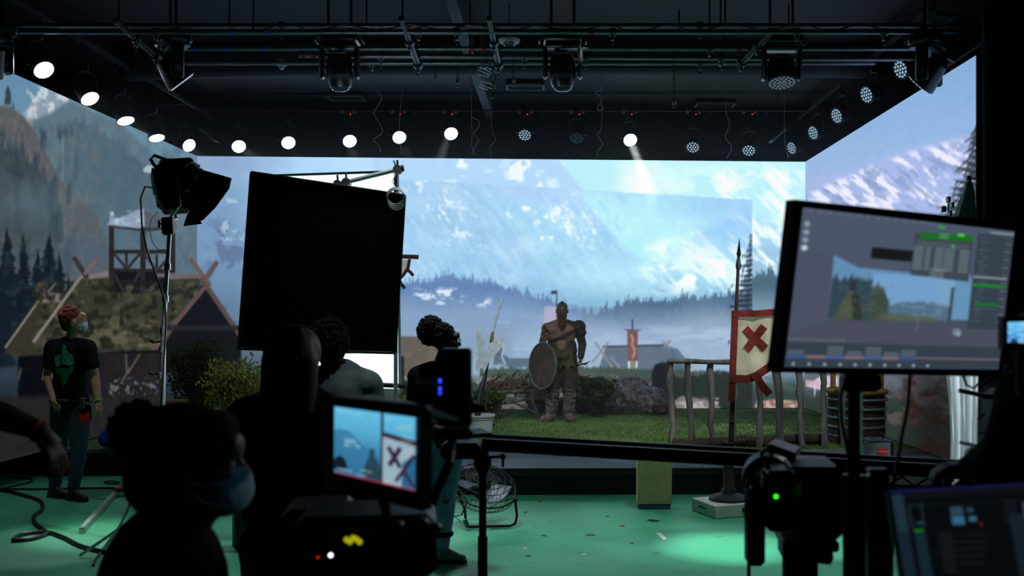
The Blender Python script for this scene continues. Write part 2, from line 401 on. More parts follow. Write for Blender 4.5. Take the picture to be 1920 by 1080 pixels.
# stage deck, its black riser, the turf on it and the bare grey strip in front
deck = MB(); deck.prism([(-5.75,10.8,0), (-3.0,10.8,0), (-3.0,9.6,0), (4.07,9.72,0), (4.07,16.6,0), (-5.75,16.2,0)], (0,0,STAGE-0.012))
struct('trim_3', deck, mat('stage_riser', (12,13,16), 0.6, 0, 0.2))
struct('trim_4', MB().prism([(-3.0,9.595,STAGE-0.012), (4.07,9.715,STAGE-0.012), (4.07,11.0,STAGE-0.012), (-3.0,11.0,STAGE-0.012)], (0,0,0.012)), mat('grey_deck', (86,90,98), 0.6, 0, 0.12, 4))
struct('trim_5', MB().prism([(-3.0,9.585,0.19), (4.07,9.705,0.19), (4.07,9.72,0.19), (-3.0,9.6,0.19)], (0,0,0.045)), mat('riser_lip', (38,42,48), 0.5, 0.2))
turf = MB(); turf.prism([(-5.55,11.0,STAGE-0.012), (4.0,11.0,STAGE-0.012), (4.0,16.0,STAGE-0.012), (-5.55,15.44,STAGE-0.012)], (0,0,0.012))
tf = solo('turf', turf, mat('turf_mat', (66,88,46), 0.95, 0, 0.3, 8, 0.6, rgb2=(98,122,60)), 'flat green artificial turf covering the stage in front of the video walls', 'turf', (0,11,STAGE))
rng = np.random.RandomState(4); nb = 42000
bx = rng.uniform(-3.6, 3.95, nb); by = 11.02+(rng.rand(nb)**1.3)*4.4; a = rng.uniform(0, 2*np.pi, nb); h = rng.uniform(0.012, 0.038, nb); w = 0.006
t = rng.uniform(-0.015, 0.015, (nb,2)); V = np.zeros((nb,3,3))
V[:,0] = np.stack([bx-np.cos(a)*w, by-np.sin(a)*w, np.full(nb,STAGE)], 1); V[:,1] = np.stack([bx+np.cos(a)*w, by+np.sin(a)*w, np.full(nb,STAGE)], 1)
V[:,2] = np.stack([bx+t[:,0], by+t[:,1], STAGE+h], 1)
mb = MB(); mb.v = [tuple(p) for p in V.reshape(-1,3).tolist()]; mb.f = [(3*i,3*i+1,3*i+2) for i in range(nb)]
solo('grass', mb, GRASSM, 'short green blades of the artificial turf on the stage', 'grass', (0,12,STAGE), smooth=False, kind='stuff')

# ------------------------------------------------------------------ video walls
def pic_xy(xyz):
    return VX+xyz[:,0]*F/xyz[:,1], VY-(xyz[:,2]-HC)*F/xyz[:,1]
def paint_hall(c):
    P = 0; th = 0
    # watch tower
    P = (38,34,36)
    c.poly([(200,420),(262,392),(270,391),(332,424),(318,436),(262,428),(204,424)], (140,156,178), 2); c.spot(10,5,0.5,0.15,(172,192,216),29,c.band(204,394,270,424,3)); c.poly([(270,391),(274,394),(334,424),(322,434),(272,428)], (84,88,98), 2)
    c.line((204,424),(262,431), 4, (46,46,50)); c.line((262,431),(330,428), 5, (44,44,48))
    c.rect(204, 506, 318, 552, (17,18,24))
    for x, w in ((209,9),(268,10),(324,9)): c.line((x,426),(x,512 if x > 300 else 545), w, P)
    c.line((212,472),(326,472), 7, P); c.line((212,506),(326,508), 6, P)
    for p, q in (((214,476),(236,502)), ((262,476),(240,502)), ((272,478),(292,504)), ((320,478),(298,504)), ((237,476),(237,504)), ((294,478),(294,504)), ((214,512),(232,548)), ((262,510),(240,550))): c.line(p, q, 5, (46,42,44))
    # lower roof at the far left
    th = (54,54,44)
    c.poly([(8,662),(82,554),(130,550),(130,700),(40,668)], (52,50,40), 3); c.poly([(82,550),(128,548),(130,566),(78,568)], (120,116,118), 3, 0.9)
    c.line((78,556),(10,652), 5, (132,122,112), 0.9); c.line((72,530),(98,566), 6, (56,46,44)); c.line((106,530),(90,548), 4, (112,104,106))
    # main thatched roof
    c.poly([(64,640),(150,522),(204,516),(204,548),(316,550),(318,524),(384,520),(350,574),(300,662),(282,660),(62,655)], th, 3)
    c.spot(22, 14, 0.5, 0.2, (84,82,62), 16, c.band(60, 524, 380, 660, 8), 0.75); c.spot(12, 9, 0.52, 0.1, (28,30,24), 17, c.band(60, 524, 380, 662, 5), 0.8)
    c.spot(18, 12, 0.52, 0.16, (112,106,80), 18, c.band(100, 595, 300, 660, 12), 0.6)
    c.poly([(150,520),(200,508),(204,510),(204,520),(160,524)], (118,112,116), 2); c.poly([(294,512),(376,514),(374,522),(296,520)], (110,94,96), 2)
    c.line((154,516),(62,642), 6, (126,118,114)); c.line((138,482),(164,522), 9, (58,48,48)); c.line((182,486),(158,514), 7, (112,98,96))
    # gable
    c.poly([(384,524),(452,625),(452,700),(300,700),(306,650)], (14,15,20), 2)
    for p, q, w, cc in (((386,536),(284,660), 9, (92,74,72)), ((356,484),(394,536), 9, (104,86,84)), ((376,520),(458,640), 9, (88,72,70)), ((408,490),(384,524), 9, (94,78,76))): c.line(p, q, w, cc)
    c.rect(310, 610, 450, 620, (36,36,42), 0.9)
    # plank wall under the roof, junk and dark ground
    c.poly([(34,668),(300,656),(300,760),(34,790)], (12,13,18), 3)
    for i in range(26):
        x = 186+i*4.6; c.line((x,662),(x+1,742), 3.4, (34+((i*37) % 15),32+((i*37) % 12),34+((i*29) % 10)), 0.9)
    for p, q in (((236,664),(238,700)), ((262,664),(240,700)), ((40,690),(34,712)), ((88,672),(80,712)), ((340,668),(356,730)), ((226,720),(244,690))): c.line(p, q, 4, (98,82,74), 0.8)
    c.rect(-60, 690, 34, 720, (46,58,72), 0.7, 8); c.spot(8, 6, 0.55, 0.08, (120,126,132), 23, c.band(196, 706, 300, 748, 6), 0.7)
    c.poly([(-70,745),(300,740),(372,756),(372,900),(-70,900)], (34,34,36), 10)
def paint_back(u, v, xyz):
    X, Y = pic_xy(xyz); c = Canvas(X, Y)
    fr = (X > 532) & (X < 1411) & (Y > np.interp(X, [370, 640, 785, 1411], [322, 331, 338, 375]))   # the camera's own picture inside the wall
    inn = fr.astype(float); out = 1-inn
    # wide picture around it
    c.grad([(290,(172,210,246)), (340,(165,212,244)), (420,(150,196,232)), (520,(135,180,212)), (640,(110,140,160)), (735,(60,74,76)), (775,(50,62,58))])
    k = np.clip((X-860)/300, 0, 1)[:,None]*np.clip((470-Y)/80, 0, 1)[:,None]; c.C = c.C*(1-k)+np.array([172,226,246])*k
    k = np.clip((560-X)/120, 0, 1)[:,None]; c.C = c.C*(1-k)+(c.C*0.78+np.array([6,4,14]))*k
    c.poly([(700,292),(1040,290),(1095,360),(1130,380),(700,345)], (160,200,240), 4, 0.8)
    for P in ([(960,306),(975,300),(985,320),(978,340),(948,338)], [(985,300),(1000,303),(1004,312),(990,312)], [(1007,324),(1013,330),(1018,350),(1007,350)], [(850,305),(870,300),(880,312),(858,320)]):
        c.poly(P, (225,246,255), 5, 0.85, rag=9)
    c.spot(28, 20, 0.54, 0.12, (215,236,252), 7, c.band(820, 294, 1080, 380, 15), 0.6)
    c.spot(60, 34, 0.50, 0.12, (205,244,252), 21, c.band(1120, 300, 1511, 520, 30), 0.8)
    q2 = Canvas(X*0.75-Y*0.66, Y*0.75+X*0.66); n = fbm(q2.X/16, q2.Y/50, 22, 5); c.mix(np.clip((n-0.46)/0.16, 0, 1)*c.band(1330, 296, 1520, 520, 30)*0.85, (234,252,255))
    c.blob(1200, 350, 55, 70, (235,252,255), 0.85, 0.1, hard=0.9)  # glow of the stage light's beam, painted into the wall picture
    c.tone(30, 30, 10, 31, c.band(360, 290, 760, 500, 20))
    c.spot(26, 34, 0.55, 0.08, (84,104,140), 32, c.band(372, 400, 560, 640, 30), 0.6)
    c.spot(20, 14, 0.62, 0.08, (190,215,240), 33, c.band(390, 340, 470, 470, 20), 0.7)
    # right of the frame: forest, mist, ground
    c.forest(1405, 1520, [(1405,532),(1440,520),(1470,528),(1520,500)], 26, 9, 6, (62,92,112), 2, 0.9, 5)
    c.mix(np.clip((Y-590)/60, 0, 1)*0.7*out*(X > 1405), (112,140,156))
    # inner picture
    I = Canvas(X, Y)
    I.grad([(320,(158,190,232)), (400,(152,200,234)), (480,(150,206,232)), (540,(146,196,222)), (600,(118,158,190)), (640,(98,124,150)), (690,(96,124,140)), (735,(60,72,66)), (775,(46,56,46))])
    k = np.clip((1000-X)/260, 0, 1)*np.clip((470-Y)/140, 0, 1); I.mix(k*0.75, (160,188,238))
    I.poly([(1085,365),(1100,380),(1150,440),(1225,505),(1260,480),(1330,430),(1420,400),(1420,340),(1060,350)], (160,222,240), 8, 0.9)
    I.poly([(1215,495),(1240,478),(1290,455),(1340,420),(1411,395),(1415,590),(1180,560),(1175,530)], (140,198,228), 10, 0.7)
    I.poly([(740,330),(900,338),(1010,392),(1062,388),(1095,392),(1150,450),(1218,508),(1225,580),(740,560)], (146,198,228), 5, 0.75)
    I.poly([(532,330),(740,338),(870,342),(905,370),(960,420),(1000,480),(1050,540),(1080,590),(532,560)], (136,180,220), 14, 0.6)
    I.poly([(1110,378),(1128,392),(1140,430),(1175,470),(1235,500),(1300,440),(1375,385),(1400,372),(1120,366)], (168,226,243), 14, 0.6)
    I.tone(70, 46, 16, 41, None, (1,0.7,0.5)); I.tone(18, 30, 6, 42)
    for P in ([(1022,404),(1032,388),(1046,386),(1052,396),(1042,408),(1040,424),(1028,412)], [(1058,402),(1068,400),(1072,414),(1078,428),(1074,444),(1062,436),(1057,420)],
              [(1045,384),(1062,380),(1068,392),(1060,398)], [(946,392),(954,392),(958,408),(952,416)], [(828,382),(838,380),(834,400),(828,398)],
              [(778,342),(798,338),(792,352),(786,366),(782,352)], [(806,391),(814,392),(810,398)], [(975,385),(992,388),(985,396)], [(886,402),(898,404),(892,410)], [(1010,442),(1034,443),(1036,448),(1014,447)], [(1110,420),(1116,424),(1124,446),(1112,436)]):
        I.poly(P, (232,248,254), 4, 0.8, rag=8)
    q = Canvas(X*0.6+Y*0.8, Y*0.6-X*0.8); w_ = np.clip((fbm(X/60, Y/45, 91, 3)-0.48)/0.1, 0, 1); n = fbm(q.X/9, q.Y/5, 92, 4); I.mix(np.clip((n-0.56)/0.10, 0, 1)*w_*I.band(600, 338, 1130, 480, 25)*0.75, (206,232,250))
    n = fbm(q.X/40, q.Y/9, 93, 4); I.mix(np.clip((n-0.46)/0.25, 0, 1)*I.band(560, 338, 1200, 560, 30)*0.35, (178,214,240)); n = fbm(q.X/30, q.Y/12, 95, 4); I.mix(np.clip((n-0.52)/0.2, 0, 1)*I.band(560, 338, 1200, 560, 30)*0.3, (128,176,222))
    q2 = Canvas(X*0.7-Y*0.72, Y*0.7+X*0.72); up = np.clip((Y-np.interp(X, [1200,1260,1411], [490,440,360]))/30, 0, 1); n = fbm(q2.X/12, q2.Y/55, 94, 5); I.mix(np.clip((n-0.47)/0.16, 0, 1)*up*I.band(1190, 350, 1430, 560, 20)*0.75, (214,242,254))
    n = fbm(q2.X/7, q2.Y/34, 96, 4); I.mix(np.clip((n-0.52)/0.14, 0, 1)*up*I.band(1190, 350, 1430, 520, 20)*0.4, (140,190,232))
    I.spot(46, 28, 0.52, 0.1, (222,246,254), 45, I.band(1190, 440, 1420, 560, 25)*np.clip((X-1180-(560-Y)*0.2)/40,0,1))
    I.blob(1290, 480, 90, 40, (226,250,255), 0.55, 0.3, 5, 0.8)
    I.blob(1150, 520, 130, 46, (170,222,240), 0.5, 0.1, 5, 0.9)
    # far shore forest, left hill with snow and the right hill
    I.forest(960, 1180, [(960,566),(1060,578),(1120,592),(1180,580)], 12, 6, 5, (120,160,196), 3, 0.8, 15)
    I.forest(530, 1140, [(530,560),(640,556),(740,548),(790,538),(860,534),(930,546),(960,556),(1010,572),(1070,590),(1140,610)], 26, 10, 6, (88,122,170), 2.5, 0.95, 8, bottom=650, fade=60)
    I.forest(530, 1080, [(530,606),(740,600),(860,600),(960,600),(1080,612)], 20, 8, 5, (76,106,148), 3, 0.6, 9, bottom=645, fade=30)
    sn = I.band(770, 536, 925, 580, 10); I.spot(15, 7, 0.47, 0.12, (220,232,248), 51, sn*np.clip((fbm(X/40, Y/24, 52, 2)-0.4)/0.1, 0, 1), 0.95)
    I.forest(770, 930, [(770,575),(830,583),(900,590),(930,594)], 20, 7, 5, (84,114,158), 2.5, 0.75, 10, bottom=620, fade=30)
    I.spot(30, 9, 0.55, 0.1, (150,176,200), 53, I.band(740, 598, 960, 625, 8), 0.6)
    I.forest(1090, 1412, [(1090,606),(1130,594),(1160,582),(1200,576),(1270,574),(1330,566),(1411,556)], 26, 9, 6, (80,108,140), 2, 0.95, 11, bottom=648, fade=50)
    I.forest(1150, 1412, [(1150,612),(1260,606),(1411,596)], 30, 9, 6, (66,94,122), 3, 0.6, 12, bottom=640, fade=30)
    I.spot(40, 10, 0.52, 0.12, (140,160,178), 54, I.band(1120, 606, 1300, 640, 10), 0.7)
    # lake and its mist
    I.mix(np.clip((Y-606)/12, 0, 1)*(X < 960)*0.85, (92,116,140)); I.mix(np.clip((Y-628)/20, 0, 1)*(X >= 960)*0.8, (104,132,154))
    I.mix(np.clip((Y-650)/40, 0, 1)*0.6, (108,142,160))
    I.spot(60, 5, 0.52, 0.12, (160,186,204), 55, I.band(960, 622, 1300, 680, 8), 0.55)
    I.spot(50, 10, 0.46, 0.1, (176,196,210), 58, I.band(1262, 612, 1372, 650, 8), 0.8)
    I.blob(1000, 640, 60, 40, (150,184,208), 0.5, 0.2, 3, 0.9)
    I.blob(1330, 600, 110, 46, (160,186,200), 0.45, 0.2, 6, 0.9)
    y0 = np.interp(X, [960,1120], [540,572]); m = np.clip((Y-y0)/48, 0, 1)*np.interp(X, [960,1120], [0.55,0.74])*np.clip((X-500)/60, 0.15, 1); I.mix(m, (176,201,230))
    # thatched hut behind the bush
    I.poly([(740,630),(790,632),(835,634),(858,660),(872,702),(740,706)], (98,92,84), 2); I.spot(10, 8, 0.5, 0.2, (122,112,96), 61, I.band(742, 634, 860, 700, 4), 0.6)
    I.rect(742, 668, 758, 735, (34,34,40))
    # long ship with a curled prow
    I.poly([(925,690),(935,682),(960,690),(985,688),(1020,690),(1040,672),(1034,666),(985,672),(955,672),(944,664),(940,650),(936,644),(928,648)], (84,102,122), 2, 0.9)
    for p, q in (((930,652),(938,643)), ((938,643),(945,652)), ((945,652),(941,668)), ((941,668),(948,684))): I.line(p, q, 3.4, (172,180,196))
    I.poly([(906,700),(920,686),(940,682),(958,694),(962,704),(930,706)], (150,178,192), 4, 0.8)
    I.poly([(1021,575),(1046,574),(1044,640),(1018,640)], (178,174,200), 2); I.line((1044,546),(1044,640), 2, (56,64,84)); I.poly([(1033,546),(1044,544),(1044,551),(1034,552)], (52,60,80), 1)
    # tent with crossed gable beams
    I.poly([(1136,650),(1252,646),(1276,682),(1290,702),(1160,706),(1120,700)], (92,110,128), 2, 0.95); I.line((1130,650),(1252,647), 3, (52,66,86))
    for p, q in (((1116,642),(1150,692)), ((1141,642),(1110,680)), ((1144,668),(1168,696)), ((1258,638),(1244,652)), ((1242,640),(1258,656))): I.line(p, q, 4, (142,138,142), 0.9)
    I.poly([(1256,650),(1270,654),(1300,690),(1268,700)], (80,104,122), 3, 0.8); I.poly([(1288,660),(1312,690),(1296,700)], (160,178,190), 3, 0.7)
    # hanging pennant with a snake
    I.line((1186,598),(1186,622), 2.4, (44,46,62)); I.line((1170,618),(1202,619), 1.6, (64,66,80))
    I.poly([(1176,619),(1196,620),(1195,678),(1177,677)], (128,80,88), 1.5)
    sx = [(1183,627),(1187,636),(1185,646),(1190,656),(1189,666),(1185,671)]
    for p, q in zip(sx, sx[1:]): I.line(p, q, 3.6, (168,158,110))
    for x, cc in ((1177,(200,210,222)), (1184,(150,150,90)), (1191,(200,210,222))): I.poly([(x,677),(x+5,677),(x+5,693),(x,693)], cc, 1)
    # shrubs and shore
    I.forest(900, 1412, [(900,694),(1100,690),(1412,700)], 9, 4, 3, (62,78,70), 2, 0.9, 17)
    I.mix(np.clip((Y-702)/18, 0, 1)*0.9, (48,54,48)); I.spot(16, 10, 0.5, 0.1, (118,108,106), 63, I.band(900, 700, 1412, 775, 8)*(0.4+0.6*(X < 1240)), 0.8)
    # dark boulder, shrubs and pale rocks by the fence
    I.poly([(1222,735),(1222,700),(1228,684),(1242,679),(1256,682),(1262,700),(1275,716),(1300,724),(1300,775),(1222,775)], (26,28,34), 3)
    I.forest(1262, 1412, [(1262,712),(1330,704),(1412,700)], 12, 7, 5, (34,44,40), 3, 0.9, 19)
    I.poly([(1264,752),(1278,742),(1306,746),(1340,752),(1352,766),(1270,770)], (124,116,116), 3); I.spot(9, 5, 0.5, 0.1, (186,180,180), 65, I.band(1266, 744, 1350, 768, 4), 0.9)
    # fir at the right edge of the frame
    rf = np.random.RandomState(31)
    for i in range(24):
        yy = 438+i*9.5; w = min(34, 5+i*2.3)*(0.55+0.65*rf.rand()); dr = 3+6*rf.rand(); cc = (44,54,68)
        I.poly([(1412,yy-3),(1412,yy+4),(1412-w*0.5,yy+dr*0.6+3),(1412-w,yy+dr-2),(1412-w*0.55,yy+dr*0.3-2)], cc, 2, 0.92)
        for k in range(5): x = 1410-w*(0.15+0.2*k*rf.rand()*1.4); I.line((x,yy+1),(x-5*rf.rand(),yy+7+5*rf.rand()), 3.5, cc, 0.85, w2=1)
    ln = np.interp(X, [370, 640, 785, 1411], [322, 331, 338, 375]); I.mix(np.clip((X-1190)/170, 0, 1)*np.clip((500-Y)/110, 0, 1)*0.62, (132,178,236)); I.mix(np.clip(1-(Y-ln)/45, 0, 1)*0.35*(Y > ln), (140,184,226))
    I.tone(6, 6, 6, 70)
    paint_hall(c)
    a = inn[:,None]; c.C = c.C*(1-a)+I.C*a
    # outside, lower right: roofs, water and rocks
    c.spot(50, 12, 0.45, 0.12, (196,204,222), 71, c.band(1413, 650, 1512, 735, 6)*out, 0.9)
    c.mix(np.clip((Y-700)/20, 0, 1)*out*(X > 1411)*0.85, (44,60,56)); c.poly([(1413,764),(1424,752),(1450,748),(1500,752),(1512,770),(1413,770)], (150,112,98), 3); c.spot(12, 8, 0.5, 0.1, (214,200,196), 73, c.band(1415, 750, 1512, 770, 3), 0.8)
    # mist over the part outside the camera frame
    m = np.clip((Y-535)/40, 0, 1)*np.clip((740-Y)/80, 0, 1)*0.5*out*(X > 1400); c.mix(m, (178,206,228))
    g = np.clip((575-Y)/60, 0, 1)*np.clip((X-520)/160, 0.1, 1)*np.where(inn > 0, 1, 0.75); c.C = c.C*(1+g[:,None]*np.array([0.17,0.12,0.09]))
    return c.C
def paint_left(u, v, xyz):
    X, Y = pic_xy(xyz); c = Canvas(X, Y); one = np.ones(X.size)
    c.grad([(90,(96,136,166)), (200,(100,142,168)), (300,(106,138,156)), (420,(92,118,140)), (600,(60,78,96)), (720,(38,50,62)), (870,(16,20,26))])
    # snow peak
    c.poly([(40,215),(60,190),(80,182),(98,160),(112,170),(128,182),(150,240),(60,250)], (140,156,170), 4, 0.95)
    c.spot(16, 14, 0.48, 0.1, (206,214,220), 3, c.band(48, 160, 132, 225, 6), 0.9)
    c.poly([(60,226),(90,214),(128,190),(160,200),(230,235),(300,300),(380,330),(380,560),(60,560)], (92,116,130), 8)
    c.spot(14, 30, 0.48, 0.25, (76,100,114), 5, c.band(60, 210, 380, 560, 30), 0.65); c.spot(30, 46, 0.5, 0.25, (116,134,142), 6, c.band(80, 230, 380, 460, 30), 0.4)
    c.forest(120, 320, [(120,232),(150,228),(210,262),(250,300),(320,340)], 20, 6, 10, (74,96,110), 2, 0.7, 6, bottom=420, fade=120)
    c.blob(280, 318, 12, 8, (196,206,214), 0.8, 0.4, 4)
    # near mountain
    c.poly([(-80,215),(0,198),(20,200),(42,216),(62,240),(84,282),(108,330),(150,372),(180,400),(196,440),(220,520),(-80,560)], (88,92,96), 5)
    c.spot(7, 12, 0.46, 0.3, (118,114,110), 8, c.band(-60, 200, 200, 520, 20), 0.5); c.spot(16, 60, 0.5, 0.16, (50,66,76), 9, c.band(-60, 230, 150, 520, 20), 0.75)
    c.forest(-60, 110, [(-60,300),(0,290),(60,330),(110,380)], 60, 12, 12, (44,62,70), 3, 0.55, 10, bottom=480, fade=120)
    c.poly([(8,196),(10,180),(11,168),(15,160),(19,170),(21,182),(20,196)], (52,66,72), 2); c.poly([(23,204),(25,190),(27,204)], (52,66,72), 2)
    c.blob(60, 380, 120, 60, (96,122,140), 0.5, 0.3, 11, 0.9); c.blob(170, 470, 130, 70, (72,96,118), 0.6, 0.3, 12, 0.9)
    # dark firs
    for i, (x, y0, w) in enumerate(((14,430,26),(44,440,20),(92,442,30),(70,470,26),(112,480,24),(-20,450,30),(128,520,18),(0,500,30))):
        r = np.random.RandomState(i+40)
        for j in range(26):
            yy = y0+j*7; ww = w*min(1, 0.12+j*0.07)*(0.75+0.5*r.rand()); dx = 4*(r.rand()-0.5)
            c.poly([(x+dx-ww,yy+9+4*r.rand()),(x+dx-ww*0.3,yy+2),(x+dx,yy-6),(x+dx+ww*0.3,yy+2),(x+dx+ww,yy+9+4*r.rand()),(x+dx,yy+16)], (19,29,40), 2, 0.9)
    c.rect(-80, 560, 60, 640, (20,29,40), 0.85, 20)
    c.spot(14, 10, 0.6, 0.08, (40,58,62), 14, c.band(-60, 440, 130, 620, 10), 0.6)
    paint_hall(c)
    # pale mountain side seen right of the gable
    c.tone(9, 9, 5, 20, one); return c.C
def paint_right(u, v, xyz):
    X, Y = pic_xy(xyz); c = Canvas(X, Y); one = np.ones(X.size)
    c.grad([(100,(126,168,206)), (250,(140,178,214)), (330,(152,182,218)), (420,(140,176,204)), (520,(130,168,190)), (600,(100,132,150)), (660,(80,100,106)), (700,(110,118,128)), (745,(60,70,70)), (775,(38,40,40)), (900,(10,11,13))])
    c.poly([(1510,330),(1560,330),(1640,300),(1720,272),(1790,256),(1840,250),(1840,520),(1510,520)], (164,182,222), 10, 0.8)
    m = np.clip((Y-np.interp(X, [1510,1600,1700,1790,1840], [360,318,282,258,252]))/12, 0, 1)*np.clip((460-Y)/40, 0, 1)
    q = Canvas(X*0.82+Y*0.57, -X*0.57+Y*0.82); n = fbm(q.X/46, q.Y/13, 5, 5); c.mix(np.clip((n-0.49)/0.1, 0, 1)*m*0.95, (230,234,250))
    n = fbm(q.X/30, q.Y/10, 15, 4); c.mix(np.clip((n-0.56)/0.08, 0, 1)*m*0.7, (128,152,190))
    c.spot(46, 20, 0.55, 0.1, (214,228,246), 7, c.band(1510, 360, 1560, 480, 10)*1.0, 0.6)
    c.forest(1508, 1850, [(1508,560),(1560,540),(1700,530),(1850,500)], 60, 14, 8, (52,72,86), 3, 0.85, 9, bottom=690, fade=60)
    c.poly([(1510,724),(1540,704),(1600,706),(1610,716),(1560,722),(1540,732)], (196,190,206), 3); c.poly([(1510,712),(1640,728),(1640,736),(1510,724)], (200,170,176), 3, 0.8)
    for x in (1526,1548,1570,1592): c.rect(x, 722, x+4, 745, (190,205,214), 0.7)
    c.forest(1508, 1850, [(1508,748),(1640,742),(1850,735)], 16, 8, 6, (44,58,48), 3, 0.8, 10)
    c.spot(24, 12, 0.52, 0.12, (96,84,86), 12, c.band(1640, 700, 1800, 800, 8)*(Y > 700), 0.7); c.spot(30, 18, 0.54, 0.1, (54,34,26), 13, c.band(1690, 690, 1850, 900, 8), 0.7)
    c.mix(np.clip((X-1680)/60, 0, 1)*np.clip((Y-690)/20, 0, 1)*0.6, (22,18,18))
    # dark spruce on the right edge
    r = np.random.RandomState(8)
    for i in range(46):
        yy = 240+i*12; w = min(86, 8+i*5.4); cc = (42,50,54)
        x1 = 1838-w*(0.65+0.5*r.rand()); y1 = yy-12+r.rand()*6
        c.poly([(1840,yy+6),(1840,yy-5),((1840+x1)/2,yy-9),(x1,y1),((1840+x1)/2+6,yy+3)], cc, 2, 0.92)
        for k in range(4):
            t = 0.25+0.18*k; x = 1840+(x1-1840)*t; y = yy+(y1-yy)*t; c.line((x,y),(x-12*r.rand()-4,y+9), 4, cc, 0.8, w2=1.2)
    c.tone(7, 7, 5, 20, one); c.C *= np.array([1.05,1.03,1.06]); return c.C
def wall_map(A, B, z0, z1):
    A = np.array(A[:2]); B = np.array(B[:2])
    return lambda u, v: np.stack([A[0]+(B[0]-A[0])*u, A[1]+(B[1]-A[1])*u, z0+(z1-z0)*v], 1)
CABM = mat('cabinet_back', (16,17,19), 0.6, 0.3)
def video_wall(label, A, B, off, nu, nv, paint):
    A = Vector(A); B = Vector(B); off = Vector(off)
    t = thing('led_screen', label, 'screen', (A.x, A.y, STAGE), 'video walls around the stage')
    g = off.normalized()*0.01
    part('panel_housing', MB().prism([(A.x+g.x,A.y+g.y,STAGE), (B.x+g.x,B.y+g.y,STAGE), (B.x+off.x,B.y+off.y,STAGE), (A.x+off.x,A.y+off.y,STAGE)], (0,0,LEDTOP-STAGE)), CABM, t, smooth=False)
    screen_mesh('screen', wall_map(A, B, STAGE+0.002, LEDTOP), nu, nv, paint, screen_material('picture_'+str(nu)), t, blur=1)
    return t
video_wall('wide back video wall showing a lake, forest and a bright snowy mountain', BL, BR, (0.0,0.12,0), 770, 310, paint_back)
video_wall('left video wall showing a thatched hall with a wooden watchtower', (BL.x, NEAR_L, 0), BL, (-0.12,0,0), 420, 330, paint_left)
video_wall('right video wall showing a snow slope and a dark spruce', BR, (BR.x, NEAR_R, 0), (0.12,0,0), 380, 330, paint_right)

# thin stage haze hanging inside the set
hz = bpy.data.materials.new('stage_haze'); hz.use_nodes = True; nt = hz.node_tree; nt.nodes.remove(nt.nodes['Principled BSDF'])
vs = nt.nodes.new('ShaderNodeVolumeScatter'); vs.inputs['Density'].default_value = 0.009; vs.inputs['Anisotropy'].default_value = 0.2; vs.inputs['Color'].default_value = (0.9,0.95,1,1)
nt.links.new(vs.outputs[0], nt.nodes['Material Output'].inputs['Volume'])
solo('stage_haze', MB().box((-0.8, 12.9, 2.25), (9.2, 5.0, 3.96)), hz, 'thin bluish haze filling the stage between the video walls', 'haze', (-0.8,12.9,2.25), smooth=False, kind='stuff')

def added_beam_haze(px, py, d, aim, length, r0, r1, dens, label):  # added local haze cone, denser than the stage haze, so the beam shows
    m = bpy.data.materials.new('added_beam_haze'); m.use_nodes = True; nt = m.node_tree; nt.nodes.remove(nt.nodes['Principled BSDF'])
    v = nt.nodes.new('ShaderNodeVolumeScatter'); v.inputs['Density'].default_value = dens; v.inputs['Anisotropy'].default_value = 0.0; nt.links.new(v.outputs[0], nt.nodes['Material Output'].inputs['Volume'])
    p = at(px, py, d); u = (Vector(aim)-p).normalized(); return solo('added_beam_haze', MB().cyl(p+u*0.02, p+u*length, r0, r1, 20), m, label, 'haze', p, kind='stuff')
added_beam_haze(1181, 262, 15.0, at(1262,470,14.2), 1.15, 0.07, 0.17, 0.22, 'added dense haze cone that draws the beam of the brightest stage light')
added_beam_haze(842, 250, 15.0, (-2.6,11.4,0), 0.7, 0.07, 0.13, 0.05, 'added faint haze cone that draws the beam of the light left of the ceiling beam')
# ------------------------------------------------------------------ rigging pipes under the ceiling
RIG = HC+2.85
PIPEM = mat('pipe_grey', (118,126,134), 0.35, 0.8, 0.2)
def pipe(label, p, q, r=0.024, clamps=(), m=PIPEM, group='pipes of the rigging grid'):
    p = Vector(p); q = Vector(q); t = thing('rigging_pipe', label, 'pipe', (p+q)/2, group)
    part('tube', MB().cyl(p, q, r, n=14), m, t)
    ax = (q-p).normalized(); hi = p if p.z > q.z else q; ends = (p.lerp(q,0.25), p.lerp(q,0.72)) if (q-p).length > 2.5 else (hi.lerp(p+q-hi, 0.08),)
    for e in ends: part('drop_rod', MB().cyl(e, (e.x, e.y, 5.098), 0.009, n=8), BLK, t)
    for k in clamps:
        c = p+(q-p)*k; b = MB(); b.cyl(c-ax*0.03, c+ax*0.03, r*1.7, n=14); b.box(c+Vector((0,0,-0.055)), (0.03,0.05,0.07), bev=0.006); b.cyl(c+Vector((0,0,-0.06)), c+Vector((0,0,-0.13)), 0.008, n=8)
        part('clamp', b, STEEL, t)
    return t
def px_at_z(px, py, h): d = h*F/(VY-py); return at(px, py, d)
pipe('long grey pipe, farthest crosswise pipe of the grid', px_at_z(330,118,2.80), px_at_z(1640,118,2.80), clamps=(0.28,0.75))
pipe('bright crosswise pipe just behind the hanging moving lights', px_at_z(560,104,2.80), px_at_z(1830,112,2.80), clamps=(0.12,0.33,0.42,0.62))
pipe('crosswise pipe in front of the round smoke detector', px_at_z(330,91,2.84), px_at_z(1760,91,2.84), clamps=(0.2,0.5,0.7))
pipe('crosswise pipe near the top of the view with many clamps', px_at_z(20,60,2.86), px_at_z(1840,60,2.86), clamps=(0.15,0.42,0.46,0.62,0.81,0.9))
pipe('topmost crosswise pipe of the grid', px_at_z(-60,48,2.95), px_at_z(1900,48,2.95), clamps=(0.3,0.7))
